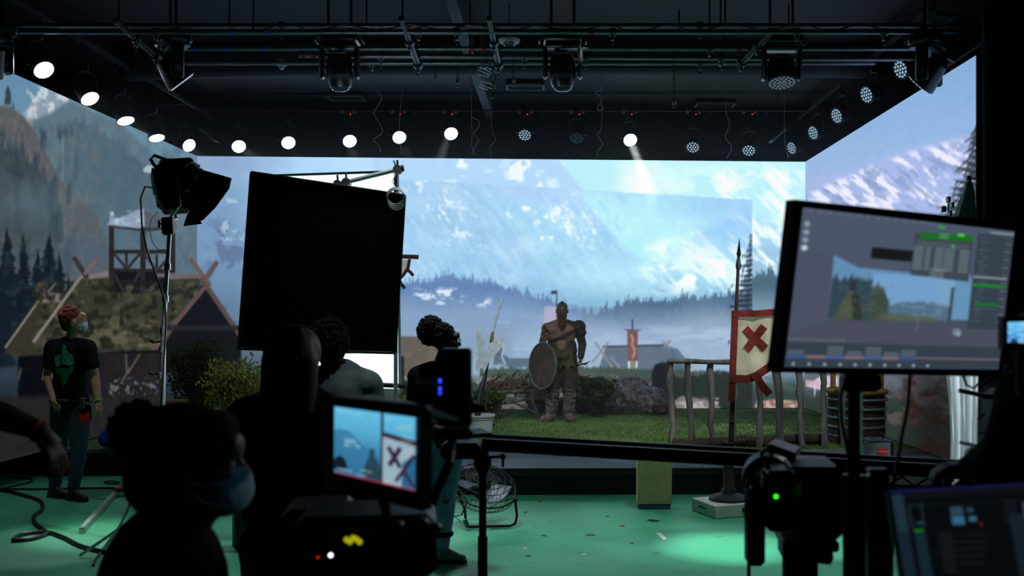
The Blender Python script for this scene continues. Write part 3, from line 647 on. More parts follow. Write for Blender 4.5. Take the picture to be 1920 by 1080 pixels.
for lab, a, b in (('short steel pipe stub slanting down left of the middle chain', (752,34,2.92), (786,128,2.70)), ('short steel pipe stub slanting down above the green chain', (917,34,2.92), (936,128,2.70)),
                  ('long steel arm slanting down over the tilted moving light at left', (216,38,2.92), (300,112,2.72)), ('steel stub slanting down left of the round wash light', (1450,56,2.92), (1384,124,2.70)),
                  ('steel pipe along the top of the right video wall', (1900,46,2.92), (1778,124,2.68))):
    pipe(lab, px_at_z(*a), px_at_z(*b), 0.03, (0.45,0.92), STEEL, 'slanting pipe arms')
mb = MB()
for k in range(10): mb.box(px_at_z(1745+k*4, 36+k*0.5, 2.95)+Vector((0,0,0.02)), (0.012, 0.3, 0.05))
mb.box(px_at_z(1760,38,2.98), (0.26,0.3,0.02)); solo('ceiling_louver', mb, STEEL, 'small louvered panel above the right pipe at the top edge', 'louver', px_at_z(1760,38,2.98))
# ceiling beam seen end on, running toward the back wall
solo('ceiling_beam', MB().box((-1.05, 11.8, 4.98), (0.12, 8.2, 0.22)), mat('beam_grey', (34,40,48), 0.7), 'dark steel beam running front to back in the middle of the ceiling', 'beam', (-1.05,11.8,4.98))
# ------------------------------------------------------------------ washlights over the video walls
LENS_ON = glow('led_on', (235,246,255), 20.0); CELL_DIM = glow('led_cell', (165,198,220), 0.75)
LENS_OFF = mat('lens_dark', (34,40,48), 0.25, 0.2)
def face_dir(p, f, sx, sz):
    """direction from p: f of it toward the lens, the rest sideways (sx right, sz up)"""
    v = (Vector((0,0,HC))-p).normalized(); r = v.cross(Vector((0,0,1))).normalized()*-1; u = r.cross(v)*-1; w = (-r*-sx+Vector((0,0,1))*sz); w = (w-v*w.dot(v)).normalized()
    return v*f+w*math.sqrt(max(0, 1-f*f))
def par_light(loc, aim, label, lit, group, rail=4.83, tell=False):
    """clamp and yoke hang from the rail above; the can points along aim"""
    loc = Vector(loc); aim = Vector(aim).normalized(); t = thing('stage_light', label, 'light', loc, group)
    b = MB(); up = loc+Vector((0,0,0.30)); side = aim.cross(Vector((0,0,1))).normalized()
    b.box(up, (0.05,0.05,0.07), bev=0.01); b.cyl(up+Vector((0,0,0.03)), (up.x,up.y,rail), 0.012); part('clamp', b, BLK, t)
    if tell:
        for x in (-0.09,0.09): part('rail_clamp', MB().box((loc.x+x, loc.y-0.03, 4.845), (0.05,0.05,0.055), bev=0.008), STEEL, t, 'grey rail clamp')
        part('tag', MB().box((loc.x+0.26, loc.y-0.035, 4.84), (0.03,0.02,0.07)), DSTEEL, t); part('tell_tale', MB().ell((loc.x+0.035, loc.y-0.05, 4.80), 0.011, n=8, m=6), glow('red_lamp', (255,40,30), 1.2), t, 'small red lamp')
    b = MB(); ya = loc+side*0.125; yb = loc-side*0.125; hi = Vector((0,0,0.24))
    b.ring_tube([ya, ya+hi*0.8, ya*0.75+yb*0.25+hi, (ya+yb)/2+hi*1.05, ya*0.25+yb*0.75+hi, yb+hi*0.8, yb], 0.011, 8)
    b.cyl(ya-side*0.02, ya+side*0.025, 0.022); b.cyl(yb+side*0.02, yb-side*0.025, 0.022); part('yoke', b, BLK, t)
    b = MB(); b.lathe(loc-aim*0.13, aim, [(0,0.05),(0.015,0.085),(0.05,0.098),(0.19,0.102),(0.2,0.112),(0.225,0.112),(0.225,0.1),(0.212,0.1)], 24)
    for k in range(8):
        a = k*math.pi/4; u = side; w = aim.cross(side); p = loc-aim*0.09+(u*math.cos(a)+w*math.sin(a))*0.1; b.box(p, (0.012,0.012,0.05))
    part('can', b, BLK, t)
    f = loc+aim*0.085; u = side; w = aim.cross(side)
    if lit:
        part('lens', MB().lathe(f-aim*0.004, aim, [(0,0.099),(0.008,0.099),(0.014,0.07)], 24), LENS_ON, t, 'lit white lens')
    else:
        part('lens', MB().lathe(f-aim*0.004, aim, [(0,0.099),(0.006,0.099)], 24), LENS_OFF, t)
        b = MB(); cells = [(0,0)]+[(0.042,k*60) for k in range(6)]+[(0.08,k*30) for k in range(12)]
        for r, a in cells:
            p = f+aim*0.004+(u*math.cos(math.radians(a))+w*math.sin(math.radians(a)))*r; b.lathe(p, aim, [(0,0.0145),(0.004,0.0145),(0.008,0.007)], 8)
        part('led_cells', b, CELL_DIM if lit is not None else mat('cell_off', (110,125,140), 0.3), t, 'dimly glowing diode lenses' if lit is not None else None)
    return t
NUM = ['first','second','third','fourth','fifth','sixth','seventh','eighth','ninth','tenth']
LROW = [(75,122),(162,175),(232,215),(291,248)]
for i, (x, y) in enumerate(LROW):
    d = 5.35*F/(VX-x); p = at(x, y, d); aim = face_dir(p, (0.76,0.66,0.52,0.5)[i], (0.6,0.5,0.25,0.2)[i], -0.8)
    par_light(p, aim, 'lit white stage light over the left video wall, %s from the front' % NUM[i], True, 'lit stage lights over the left video wall')
BROW = [(349,268,1,'in the left corner, first of the lit back row'),(446,270,1,'second in the lit row over the back video wall'),(539,263,1,'above the black flag, third of the lit back row'),
        (654,260,1,'fourth in the lit back row, above the chrome arm'),(747,253,1,'crossed by a thin hanging wire, fifth of the lit back row'),(844,246,1,'last of the lit group at left of the ceiling beam'),
        (985,247,0,'dim, showing cells, first right of the ceiling beam'),(1082,253,None,'switched off, between the dim one and the beaming one'),(1180,258,1,'throwing a bright visible beam down on the back screen'),
        (1300,270,0,'dim, showing cells, first to the right of the bright beam'),(1405,276,0,'dim, showing cells, beside the grey louver at right')]
LIT = []
for i, (x, y, on, lab) in enumerate(BROW):
    p = at(x, y, 15.15); aim = face_dir(p, *((0.8,0.6,-0.5) if x < 400 else ((0.9,0.3,-0.8) if on else (0.82,-0.15,-1))))
    par_light(p, aim, 'stage light '+lab, True if on else (None if on is None else False), 'stage lights along the back rail', 4.86, x > 600)
    if on: LIT.append(p)
for i, (x, y) in enumerate([(1492,275),(1533,246),(1578,214),(1635,174),(1700,126)]):
    d = 3.84*F/(x-VX); p = at(x, y, d)
    par_light(p, face_dir(at(x, y, d), 0.66, -0.8, -0.25), 'dim stage light over the right video wall, %s counted from the back corner' % NUM[i], False, 'dim stage lights over the right video wall', 4.86)
# rails the stage lights hang on
struct('trim_6', MB().box((-0.8, 15.15, HC+3.16), (9.6, 0.05, 0.05)).box((-5.35, 12.7, HC+3.12), (0.05,6.0,0.05)).box((3.84, 13.2, HC+3.16), (0.05,6.0,0.05)), DARKW)
# their beams: narrow spots
beams = [((844,246), (-2.6,11.4,0), 320), ((654,260), (-0.9,8.3,0), 260), ((349,268), (0.4,7.9,0), 260), ((1180,258), None, 700), ((747,253), (0.2,8.9,0), 200), ((446,270), (1.8,7.55,0), 520), ((539,263), (-0.6,13.6,0.3), 260)]
for (x, y), aim, e in beams:
    p = at(x, y, 15.0)-Vector((0,0.02,0.02))
    if aim is None: aim = at(1262, 470, 14.2)
    lamp('stage_light_beam', 'SPOT', p, e, (0.9,0.97,1.0), aim, 13 if e != 700 else 15, 0.5, 0.05)
for (x, y), aim, e in (((75,122), (1.75,7.3,0), 420), ((162,175), (-3.9,7.65,0), 150), ((232,215), (0.0,13.4,0.3), 200)):
    d = 5.25*F/(VX-x); lamp('stage_light_beam', 'SPOT', at(x, y, d)+Vector((0.1,-0.12,-0.1)), e, (0.95,0.99,1.0), aim, 14, 0.4, 0.03)

# ------------------------------------------------------------------ moving head lights
GREYP = mat('grey_plastic', (74,80,90), 0.4, 0.1, 0.1); HEADB = mat('head_black', (24,27,32), 0.35, 0.2, 0.1, spec=0.6)
def moving_head(px, py, d, label, tilt, pan, lens='dome'):
    c = at(px, py, d); t = thing('moving_head_light', label, 'light', c+Vector((0,0,0.24)), 'large moving lights hanging from the grid'); R = rotz(pan)
    base = c+Vector((0,0,0.20))
    b = MB(); b.box(base+Vector((0,0,0.05)), (0.40,0.30,0.12), R, bev=0.03); b.box(base+Vector((0,0,-0.012)), (0.36,0.27,0.012), R)
    part('base', b, HEADB, t)
    for sx in (-1,1):
        b = MB(); h = base+R@Vector((sx*0.12,0,0.18)); b.box(base+R@Vector((sx*0.12,0,0.14)), (0.05,0.06,0.08), R, bev=0.01); b.cyl(h, (h.x,h.y,5.098), 0.014); part('clamp', b, BLK, t)
    for sx in (-1,1):
        b = MB(); h0 = base+R@Vector((sx*0.215,0,0.07)); b.ring_tube([h0+R@Vector((0,-0.07,0)), h0+R@Vector((sx*0.03,-0.07,-0.05)), h0+R@Vector((sx*0.03,0.07,-0.05)), h0+R@Vector((0,0.07,0))], 0.011, 8); part('handle', b, GREYP, t)
    b = MB()
    b.box(base+Vector((0,0,-0.035)), (0.38,0.16,0.05), R, bev=0.02)
    for sx in (-1,1): b.box(base+R@Vector((sx*0.185,0,-0.2)), (0.045,0.13,0.34), R, bev=0.02)
    part('yoke', b, HEADB, t)
    piv = base+Vector((0,0,-0.27))
    for sx in (-1,1): part('pivot', MB().cyl(piv+R@Vector((sx*0.13,0,0)), piv+R@Vector((sx*0.212,0,0)), 0.035), GREYP, t)
    ax = R@(rotx(tilt)@Vector((0,0,-1))); b = MB()
    if lens == 'wash': prof = [(-0.17,0.03),(-0.16,0.1),(-0.10,0.14),(0.0,0.15),(0.09,0.15),(0.10,0.165),(0.13,0.165),(0.13,0.15)]
    elif lens == 'flat': prof = [(-0.16,0.04),(-0.14,0.09),(-0.04,0.12),(0.08,0.155),(0.12,0.16),(0.125,0.15)]
    else: prof = [(-0.19,0.05),(-0.17,0.10),(-0.1,0.13),(0.02,0.137),(0.08,0.137),(0.13,0.13),(0.17,0.115)]
    b.lathe(piv, ax, prof, 28); hd = part('head', b, HEADB, t)
    b = MB(); u = ax.orthogonal().normalized(); w = ax.cross(u)
    if lens == 'dome':
        b.lathe(piv+ax*0.165, ax, [(0,0.112),(0.02,0.105),(0.05,0.08),(0.065,0.045)], 24); part('lens', b, mat('lens_glass', (60,72,84), 0.12, 0.1, 0.1, spec=0.8), hd)
        b = MB(); b.lathe(piv+ax*0.05, ax, [(0,0.139),(0.05,0.139)], 28); part('band', b, GREYP, hd, 'grey band')
    else:
        b.lathe(piv+ax*0.122, ax, [(0,0.15),(0.006,0.15)], 28); part('lens_plate', b, LENS_OFF, hd)
        b = MB()
        for k in range(37):
            ring = 0 if k == 0 else (1 if k < 7 else (2 if k < 19 else 3)); n = [1,6,12,18][ring]; a = 2*math.pi*(k-[0,1,7,19][ring])/n
            b.lathe(piv+ax*0.128+(u*math.cos(a)+w*math.sin(a))*ring*0.042, ax, [(0,0.016),(0.005,0.016),(0.01,0.006)], 8)
        part('led_cells', b, glow('led_cell_low', (150,175,190), 0.28) if lens == 'wash' else glow('led_cell_mid', (190,210,225), 0.8), hd, 'faintly glowing diode lenses')
    b = MB(); b.ring_tube([piv-ax*0.12+R@Vector((x,0.0,0))*1.0+R@Vector((0,-0.13,0.02)) for x in (-0.1,-0.05,0.05,0.1)], 0.009, 6); part('head_handle', b, GREYP, hd)
    return t
moving_head(637, 118, 10.5, 'black moving light with a grey band, hanging left of the slanting stub pipe', 12, 0)
moving_head(1055, 118, 10.5, 'black moving light pointing down, hanging nearest the middle of the grid', 8, 2)
moving_head(1465, 122, 10.5, 'round wash moving light showing its plate of dim diodes', -14, 0, 'wash')
moving_head(325, 122, 10.3, 'tilted moving light with a row of bright diodes along its face, at far left', -42, 124, 'flat')
moving_head(1742, 126, 10.0, 'moving light tilted to the left in front of the right video wall', 48, 48, 'flat')
moving_head(-18, 100, 9.6, 'moving light cut off by the left picture edge', 30, 60, 'flat')
# smoke detectors, vents, louvers
for x, y, lab in ((955,80,'pale round detector behind the pipes beside the green chain'), (528,122,'small pale detector with a plate, left of the banded moving light')):
    c = px_at_z(x, y, 2.98); t = thing('smoke_detector', lab, 'detector', c, 'ceiling detectors'); r = 0.12 if x > 900 else 0.07
    part('base', MB().lathe(c, (0,0,1), [(0,r*0.9),(0.03,r),(0.05,r*0.8)], 24), WHITEP, t); part('sensor', MB().lathe(c-Vector((0,0,0.05)), (0,0,1), [(0,r*0.3),(0.02,r*0.5),(0.05,r*0.6)], 20), STEEL, t)
    part('hanger', MB().cyl(c+Vector((0,0,0.04)), (c.x,c.y,5.1), 0.006, n=6), DSTEEL, t)
VENT = mat('vent_grey', (88,104,108), 0.6, 0.3, 0.08)
for x, y, w, lab in ((650,184,0.50,'grey ceiling vent under the banded moving light'), (985,163,0.52,'grey slotted ceiling vent left of the middle moving light'), (1340,197,0.58,'grey ceiling vent left of the round wash light'), (335,201,0.52,'faint ceiling vent behind the tilted moving light at left')):
    c = px_at_z(x, y, 3.32); t = thing('ceiling_vent', lab, 'vent', c, 'ceiling vents'); b = MB()
    for sx in (-1,1): b.box(c+Vector((sx*w/2,0,0)), (0.03,0.36,0.03)); b.box(c+Vector((0,sx*0.165,0)), (w,0.03,0.03))
    part('frame', b, VENT, t); b = MB()
    for k in range(16): b.box(c+Vector((-w/2+w*(k+0.5)/16,0,0.004)), (0.008,0.32,0.02), roty(35))
    part('slats', b, DSTEEL, t); part('box', MB().box(c+Vector((0,0,0.04)), (w,0.36,0.05)), DARKW, t)
for x, y, lab in ((392,253,'tilted louver panel in the back left corner'), (1458,254,'tilted louver panel in the back right corner')):
    c = at(x, y, 15.0); R = roty(40 if x < 900 else -40); b = MB()
    b.box(c, (0.30,0.26,0.015), R)
    t = thing('louver_panel', lab, 'louver', c, 'louver panels in the back corners'); part('panel', b, VENT, t); b = MB()
    for k in range(5): b.box(c+R@Vector((-0.12+k*0.06,0,-0.015)), (0.008,0.26,0.02), R)
    part('slats', b, DSTEEL, t)
    part('bracket', MB().cyl(c, (c.x,c.y,5.098), 0.008, n=6), DSTEEL, t)
# chains, wires, ribbons
def chain(px, y0, y1, d, label, m, link=0.055):
    p = at(px, y0, d); n = int((at(px,y0,d).z-at(px,y1,d).z)/(link*0.8)); b = MB()
    for k in range(n):
        c = p-Vector((0,0,link*0.8*k)); ax = Vector((1,0,0)) if k % 2 else Vector((0,1,0)); u = Vector((0,0,1)); w = ax.cross(u)
        pts = [c+u*link*0.5*math.cos(a)+w*link*0.28*math.sin(a) for a in np.linspace(0, 2*math.pi, 11)]; b.ring_tube(pts, link*0.08, 5, cap=False)
    return solo('chain', b, m, label, 'chain', p, 'hanging chains')
GCH = mat('green_chain', (40,120,104), 0.4, 0.5); chain(924, 120, 192, 10.7, 'green chain hanging below the middle stub pipe', GCH, 0.1)
for x, y0, y1, lab in ((858,118,152,'short faint chain left of the middle beam'), (782,126,150,'short chain at the end of the left stub pipe'), (816,112,152,'thin green chain right of the left stub pipe'), (1264,116,190,'dark chain with a hook right of the middle moving light'), (963,118,150,'short chain under the round detector'), (1310,116,150,'short thin chain left of the round wash light')):
    chain(x, 117, y1, 10.96, lab, DSTEEL, 0.05)
for x, y, lab in ((858,156,'blue hook block hanging on the short faint chain'), (1264,194,'small metal hook block at the end of the dark chain'), (963,152,'small hook block above the slotted vent')):
    c = at(x, y, 10.96); solo('hook_block', MB().box(c+Vector((0,0,0.02)), (0.045,0.035,0.06), bev=0.01).torus(c-Vector((0,0,0.03)), (0,1,0), 0.02, 0.005, 16, 6), STEEL, lab, 'hook', c, 'hook blocks')
def ribbon(pts, d, label, hang=True, r=0.0045, m=None, name='wire'):
    b = MB(); P = [at(x, y, d) for x, y in pts]; P = [Vector((P[0].x, P[0].y, 5.098))]+P if hang else P; Q = []
    for i in range(len(P)-1):
        for k in range(6):
            t = k/6; p0 = P[max(i-1,0)]; p1 = P[i]; p2 = P[i+1]; p3 = P[min(i+2,len(P)-1)]
            Q.append(0.5*((2*p1)+(p2-p0)*t+(2*p0-5*p1+4*p2-p3)*t*t+(3*p1-p0-3*p2+p3)*t**3))
    b.ring_tube(Q+[P[-1]], r, 6); return solo(name, b, m or mat('silver_wire', (150,158,168), 0.35, 0.6), label, 'wire', P[0], 'wires hanging from the ceiling')
ribbon([(715,112),(712,135),(704,152),(706,168),(715,185),(702,208),(702,216),(714,236),(716,250),(700,262),(710,272),(714,285)], 13.1, 'curly wire hanging left of the lit light with a straight wire')
ribbon([(763,118),(758,150),(752,190),(749,240),(753,290)], 13.1, 'long straight wire crossing in front of a lit light')
ribbon([(884,206),(886,220),(897,226),(897,238),(886,252),(884,270),(892,292)], 13.8, 'curly wire right of the last lit light')
ribbon([(884,234),(889,250),(897,262),(890,276),(884,291)], 13.8, 'second strand of the curly wire right of the last lit light')
ribbon([(920,200),(921,225),(924,250),(929,262),(918,278),(922,294)], 13.8, 'curly wire hanging below the ceiling beam')
ribbon([(1130,112),(1128,165),(1116,172),(1128,185),(1120,204),(1132,204),(1126,196)], 13.1, 'faint curled wire right of the middle moving light')
ribbon([(1128,236),(1120,252),(1130,270),(1120,284),(1122,296)], 14.2, 'curly wire end left of the bright beam')
ribbon([(1362,210),(1368,232),(1360,258),(1372,275),(1362,298)], 14.2, 'curly wire between the two dim lights at right')
ribbon([(1471,256),(1474,275),(1478,296)], 14.2, 'short cable hanging from the right louver')
for i in range(4):
    r = np.random.RandomState(i); x0 = 905+i*3; pts = [(x0+14*math.cos(k*1.3+i)+r.rand()*4, 118+k*6+r.rand()*4) for k in range(9)]
    ribbon(pts, 10.9, 'tangled wire coil around the middle beam, strand %s' % ['nearest the chain','second','third','outermost'][i], r=0.004)
# cables slung along the grid with coloured tape marks
b = MB()
for i in range(9):
    r = np.random.RandomState(70+i); x0 = 430+i*140; P = [px_at_z(x0+k*24, 50+6*math.sin(k*1.1+i)+r.rand()*4, 2.9) for k in range(7)]; b.ring_tube(P, 0.008, 5)
solo('cable_loom', b, BLKP, 'black power cables draped along the front grid pipes', 'cables', px_at_z(900,50,2.9))
TAPE = {'blue': glow('x', (0,0,0), 0) and mat('blue_tape', (30,80,190), 0.6), 'red': mat('red_tape', (150,30,36), 0.7), 'green': mat('green_tape', (30,140,60), 0.6), 'yellow': mat('yellow_tape', (190,160,30), 0.6)}
for i, (x, y, k) in enumerate(((163,60,'blue'),(437,60,'blue'),(502,60,'blue'),(368,91,'blue'),(422,91,'blue'),(498,91,'blue'),(569,104,'red'),(588,104,'red'),(885,91,'red'),(907,91,'red'),(868,48,'red'),(1108,60,'red'),(1385,91,'red'),(771,48,'yellow'),(1080,48,'green'))):
    p = px_at_z(x, y, {60:2.86,91:2.84,104:2.8,48:2.95}[y]); solo('tape_mark', MB().lathe(p-Vector((0.025,0,0)), (1,0,0), [(0,0.0265),(0.05,0.0265)], 14), TAPE[k], '%s tape mark on a grid pipe' % k, 'tape', p, '%s tape marks on the grid pipes' % k)
# ------------------------------------------------------------------ props on the stage
def gz(px, py, z=STAGE): return onfloor(px, py, z)
# picket fence of rough branches
fd = 11.15
fence = thing('branch_fence', 'rustic fence of rough grey branches standing in front of the turf', 'fence', at(1400,838,fd))
def branch_pts(p, q, n, wob, seed):
    r = np.random.RandomState(seed); return [Vector(p).lerp(Vector(q), k/(n-1))+Vector(((r.rand()-0.5)*wob*(0 < k < n-1), (r.rand()-0.5)*wob, (r.rand()-0.5)*wob*0.5)) for k in range(n)]
rr = lambda n, r0, seed: [r0*(0.85+0.3*np.random.RandomState(seed+k).rand()) for k in range(n)]
for i, (xt, xb, yt) in enumerate(((1256,1262,673),(1290,1295,674),(1334,1334,674),(1377,1376,676),(1424,1424,690),(1455,1464,676),(1499,1505,676),(1545,1546,676),(1580,1582,680))):
    zb = STAGE+0.005; p = at(xb, 700, fd); p.z = zb; q = at(xt, yt, fd); q.y += 0.02
    part('post', MB().ring_tube(branch_pts(p, q, 9, 0.034, 30+i), rr(9, 0.036 if i not in (5,) else 0.046, i*9), 9), WOOD, fence)
part('top_rail', MB().ring_tube(branch_pts(at(1250,677,fd-0.02), at(1600,682,fd-0.02), 10, 0.02, 3), rr(10,0.028,5), 9), WOOD, fence)
lg = thing('fallen_log', 'long dark log lying on the turf along the foot of the fence', 'log', gz(1430,842))
q0 = at(1262,846,11.0); q1 = at(1545,838,11.4); q0.z = STAGE+0.055; q1.z = STAGE+0.075
part('trunk', MB().ring_tube(branch_pts(q0, q1, 12, 0.05, 8), rr(12,0.062,8), 10), WOODD, lg)
part('side_limb', MB().ring_tube(branch_pts(q0.lerp(q1,0.3), q0.lerp(q1,0.5)+Vector((0,-0.3,0.05)), 5, 0.03, 9), 0.03, 8), WOODD, lg)

# warrior flag with a cross, on a pole in a round foot
bd = 8.75
fl = thing('banner', 'cream banner with a red cross and red edging on a spear pole', 'banner', at(1366,945,bd))
pb = at(1366,940,bd); pt = at(1384,500,bd)
part('pole', MB().ring_tube([pb, pb.lerp(pt,0.35), pb.lerp(pt,0.7), pt], [0.026,0.024,0.018,0.014], 12), WOODD, fl)
part('spear_tip', MB().lathe(pt-Vector((0,0,0.02)), (pt-pb), [(0,0.02),(0.03,0.024),(0.08,0.017),(0.1,0.012),(0.13,0.02),(0.2,0.010),(0.27,0.001)], 12), STEEL, fl)
part('ties', MB().torus(at(1377,600,bd), (0,0,1), 0.024, 0.007).torus(at(1376,575,bd), (0,0,1), 0.022, 0.006).torus(at(1371,790,bd), (0,0,1), 0.027, 0.006).torus(at(1369,830,bd), (0,0,1), 0.028, 0.007), DSTEEL, fl)
bz = Vector((pb.x, pb.y, 0.118))
part('foot', MB().lathe(bz, (0,0,1), [(0,0.17),(0.02,0.172),(0.035,0.15),(0.06,0.07),(0.1,0.06)], 28), mat('foot_black', (40,42,46), 0.5, 0.3), fl)
part('socket', MB().lathe(bz+Vector((0,0,0.09)), (0,0,1), [(0,0.055),(0.02,0.05),(0.2,0.045),(0.24,0.052),(0.27,0.03)], 14), WOODD, fl)
def cloth(outline, d, wave=0.03, off=0.0, step=9.0, th=0.004, ph=0.0):
    """cloth panel hanging in soft folds: outline in picture units filled with a grid, given a small thickness"""
    P = np.array(outline, float); b = MB(); x0, y0 = P.min(0); x1, y1 = P.max(0); nx = max(2, int((x1-x0)/step)); 
    def yr(x):
        ys = []
        for i in range(len(P)):
            a = P[i]; c = P[(i+1) % len(P)]
            if (a[0] <= x < c[0]) or (c[0] <= x < a[0]): ys.append(a[1]+(c[1]-a[1])*(x-a[0])/(c[0]-a[0]))
        return (min(ys), max(ys)) if len(ys) > 1 else None
    cols = []
    for i in range(nx+1):
        x = min(max(x0+(x1-x0)*i/nx, x0+0.05), x1-0.05); r = yr(x)
        if r: cols.append((x, r))
    m = max(2, int((y1-y0)/step))
    for side in (0,1):
        for x, (a, c) in cols:
            for k in range(m+1):
                y = a+(c-a)*k/m; w = wave*(math.sin(x*0.06+y*0.035+ph)+0.5*math.sin(x*0.13-y*0.05+ph))*min(1, (x-x0+4)/40)
                b.v.append(tuple(at(x, y, d+off+w+side*th)))
    n = len(cols); q = (m+1)
    for i in range(n-1):
        for k in range(m):
            a = i*q+k; b.f.append((a, a+1, a+1+q, a+q)); o = n*q; b.f.append((o+a, o+a+q, o+a+1+q, o+a+1))
    o = n*q
    for i in range(n-1):
        for k in (0, m): a = i*q+k; b.f.append((a, a+q, a+q+o, a+o))
    for i in (0, n-1):
        for k in range(m): a = i*q+k; b.f.append((a, a+o, a+1+o, a+1))
    return b
fieldo = [(1376,590),(1420,588),(1460,582),(1490,576),(1490,640),(1470,660),(1448,684),(1420,702),(1400,706),(1376,707)]
part('field', cloth(fieldo, bd-0.02, 0.03), CREAM, fl, 'cream cloth field')
E = 1.012
def strip(pts, w, off=-0.035, m=RED, nm='edging', lab=None, par=None):
    b = MB()
    L_ = []; R_ = []
    for i, p in enumerate(pts):
        a = np.array(pts[max(i-1,0)], float); c = np.array(pts[min(i+1,len(pts)-1)], float); t = c-a; t /= np.hypot(*t); nn = np.array([-t[1], t[0]])*w/2; L_.append(np.array(p)+nn); R_.append(np.array(p)-nn)
    def P(p, s): wv = 0.03*(math.sin(p[0]*0.06+p[1]*0.035)+0.5*math.sin(p[0]*0.13-p[1]*0.05))*min(1, max(0,(p[0]-1383+4)/40)); return tuple(at(p[0], p[1], bd-0.02+off+wv+s*0.004))
    n = len(pts)
    for s in (0,1):
        for i in range(n): b.v.append(P(L_[i], s)); b.v.append(P(R_[i], s))
    for i in range(n-1):
        a = 2*i; b.f.append((a,a+1,a+3,a+2)); o = 2*n; b.f.append((o+a,o+a+2,o+a+3,o+a+1)); b.f.append((a,a+2,o+a+2,o+a)); b.f.append((a+1,o+a+1,o+a+3,a+3))
    b.f.append((0,2*n,2*n+1,1)); b.f.append((2*n-2,2*n-1,4*n-1,4*n-2))
    return part(nm, b, m, par or fl, lab)
def dens(pts, n=6):
    o = []
    for a, c in zip(pts, pts[1:]):
        for k in range(n): o.append((a[0]+(c[0]-a[0])*k/n, a[1]+(c[1]-a[1])*k/n))
    return o+[pts[-1]]
strip(dens([(1378,582),(1377,620),(1374,690),(1372,752)]), 13)
strip(dens([(1374,588),(1420,588),(1460,584),(1492,580)]), 12, -0.042)
strip(dens([(1372,710),(1400,711),(1416,706),(1440,690),(1462,668),(1492,636)]), 15, -0.039)
strip(dens([(1414,700),(1428,722),(1443,740)], 4), 15, -0.050, nm='tail')
strip(dens([(1397,616),(1412,632),(1436,654)]), 15, -0.014, nm='cross_arm'); strip(dens([(1433,612),(1416,634),(1400,656)]), 15, -0.019, nm='cross_arm')
# white apple box under it
ab = thing('apple_box', 'white wooden box with hand slots carrying the banner foot', 'box', Vector((bz.x,bz.y,0)))
R = rotz(20); c = Vector((bz.x-0.02, bz.y+0.0, 0.059))
part('box', MB().box(c, (0.46,0.42,0.112), R, bev=0.006), WHITEP, ab)
part('hand_slot', MB().box(c+R@Vector((0.1,-0.212,0.005)), (0.13,0.004,0.035), R, bev=0.001), BLKP, ab, 'black hand slot'); part('hand_slot', MB().box(c+R@Vector((-0.232,0.0,0.005)), (0.004,0.14,0.014), R, bev=0.001), BLKP, ab)
# beige painted block in front of the riser
p = onfloor(1228,955); t = thing('beige_block', 'tall beige painted block with a blue bottom edge before the riser', 'block', Vector((p.x,p.y,0)))
part('block', MB().box((p.x,p.y+0.09,0.255), (0.305,0.2,0.42), bev=0.006), PLY, t); part('base_strip', MB().box((p.x-0.004,p.y+0.09,0.022), (0.29,0.19,0.042), bev=0.004), mat('blue_edge', (50,70,120), 0.6), t, 'blue base strip')

# cart with a heap of branches
cd = 14.6; ct = thing('hand_cart', 'rough wooden cart of poles with a small wheel behind the weapons', 'cart', at(965,780,cd))
def P2(x, y, d): return at(x, y, d)
for nm, pts, r, s in (('side_pole', [(905,739,14.3),(985,733,14.4),(1040,731,14.5)], 0.024, 1),('side_pole', [(900,728,14.9),(1035,722,15.0)], 0.02, 2),('side_pole', [(905,762,14.3),(945,754,14.3),(1000,748,14.4)], 0.022, 3),
                      ('leg', [(995,740,14.4),(1002,760,14.4),(1008,782,14.35)], 0.028, 4),('leg', [(990,728,15.0),(996,770,14.9)], 0.024, 14),('brace', [(963,753,14.35),(985,765,14.35),(1006,776,14.38)], 0.02, 5),
                      ('cross_slat', [(925,752,14.3),(928,740,15.0)], 0.016, 6),('cross_slat', [(945,751,14.3),(948,738,15.0)], 0.016, 7),('cross_slat', [(965,749,14.3),(968,736,15.0)], 0.016, 8),('cross_slat', [(985,747,14.3),(988,734,15.0)], 0.016, 9),
                      ('lower_pole', [(900,770,14.3),(930,758,14.3),(1010,746,14.45)], 0.018, 10)):
    part(nm, MB().ring_tube([at(*q)+Vector((0,0,0.012*math.sin(k*2+s))) for k, q in enumerate(pts)], r, 8), WOOD, ct)
wc = at(915,757,14.15); part('wheel', MB().lathe(wc-Vector((0,0.03,0)), (0,1,0), [(0,0.02),(0.0,0.20),(0.05,0.20),(0.05,0.03)], 28), WOODD, ct); part('hub', MB().lathe(wc-Vector((0,0.06,0)), (0,1,0), [(0,0.03),(0.1,0.03)], 12), WOOD, ct)
b = MB(); r_ = np.random.RandomState(3)
for k in range(130):
    x = r_.uniform(912,1030); y = 738-abs(r_.normal(0,1))*9*(1-abs(x-975)/95)-2; d = r_.uniform(14.35,14.95); a = r_.uniform(-0.6,0.6)+(0 if r_.rand() > 0.35 else 1.2); L_ = r_.uniform(0.15,0.4)
    c = at(x, y, d); v = Vector((math.cos(a), r_.uniform(-0.5,0.5), math.sin(a)*0.5)).normalized()*L_/2; bow = Vector((0,0,r_.uniform(-0.05,0.09)))
    lo = min((c-v).z, (c+v).z, c.z); c.z += max(0, STAGE+0.38-lo); b.ring_tube([c-v, c-v*0.4+bow, c+v*0.5+bow, c+v], [0.013,0.012,0.010,0.006], 6)
solo('branch_heap', b, mat('twig_wood', (112,92,74), 0.9, 0, 0.4, 9), 'heap of tangled brown branches piled on the wooden cart', 'branches', at(970,735,14.6), kind='stuff')

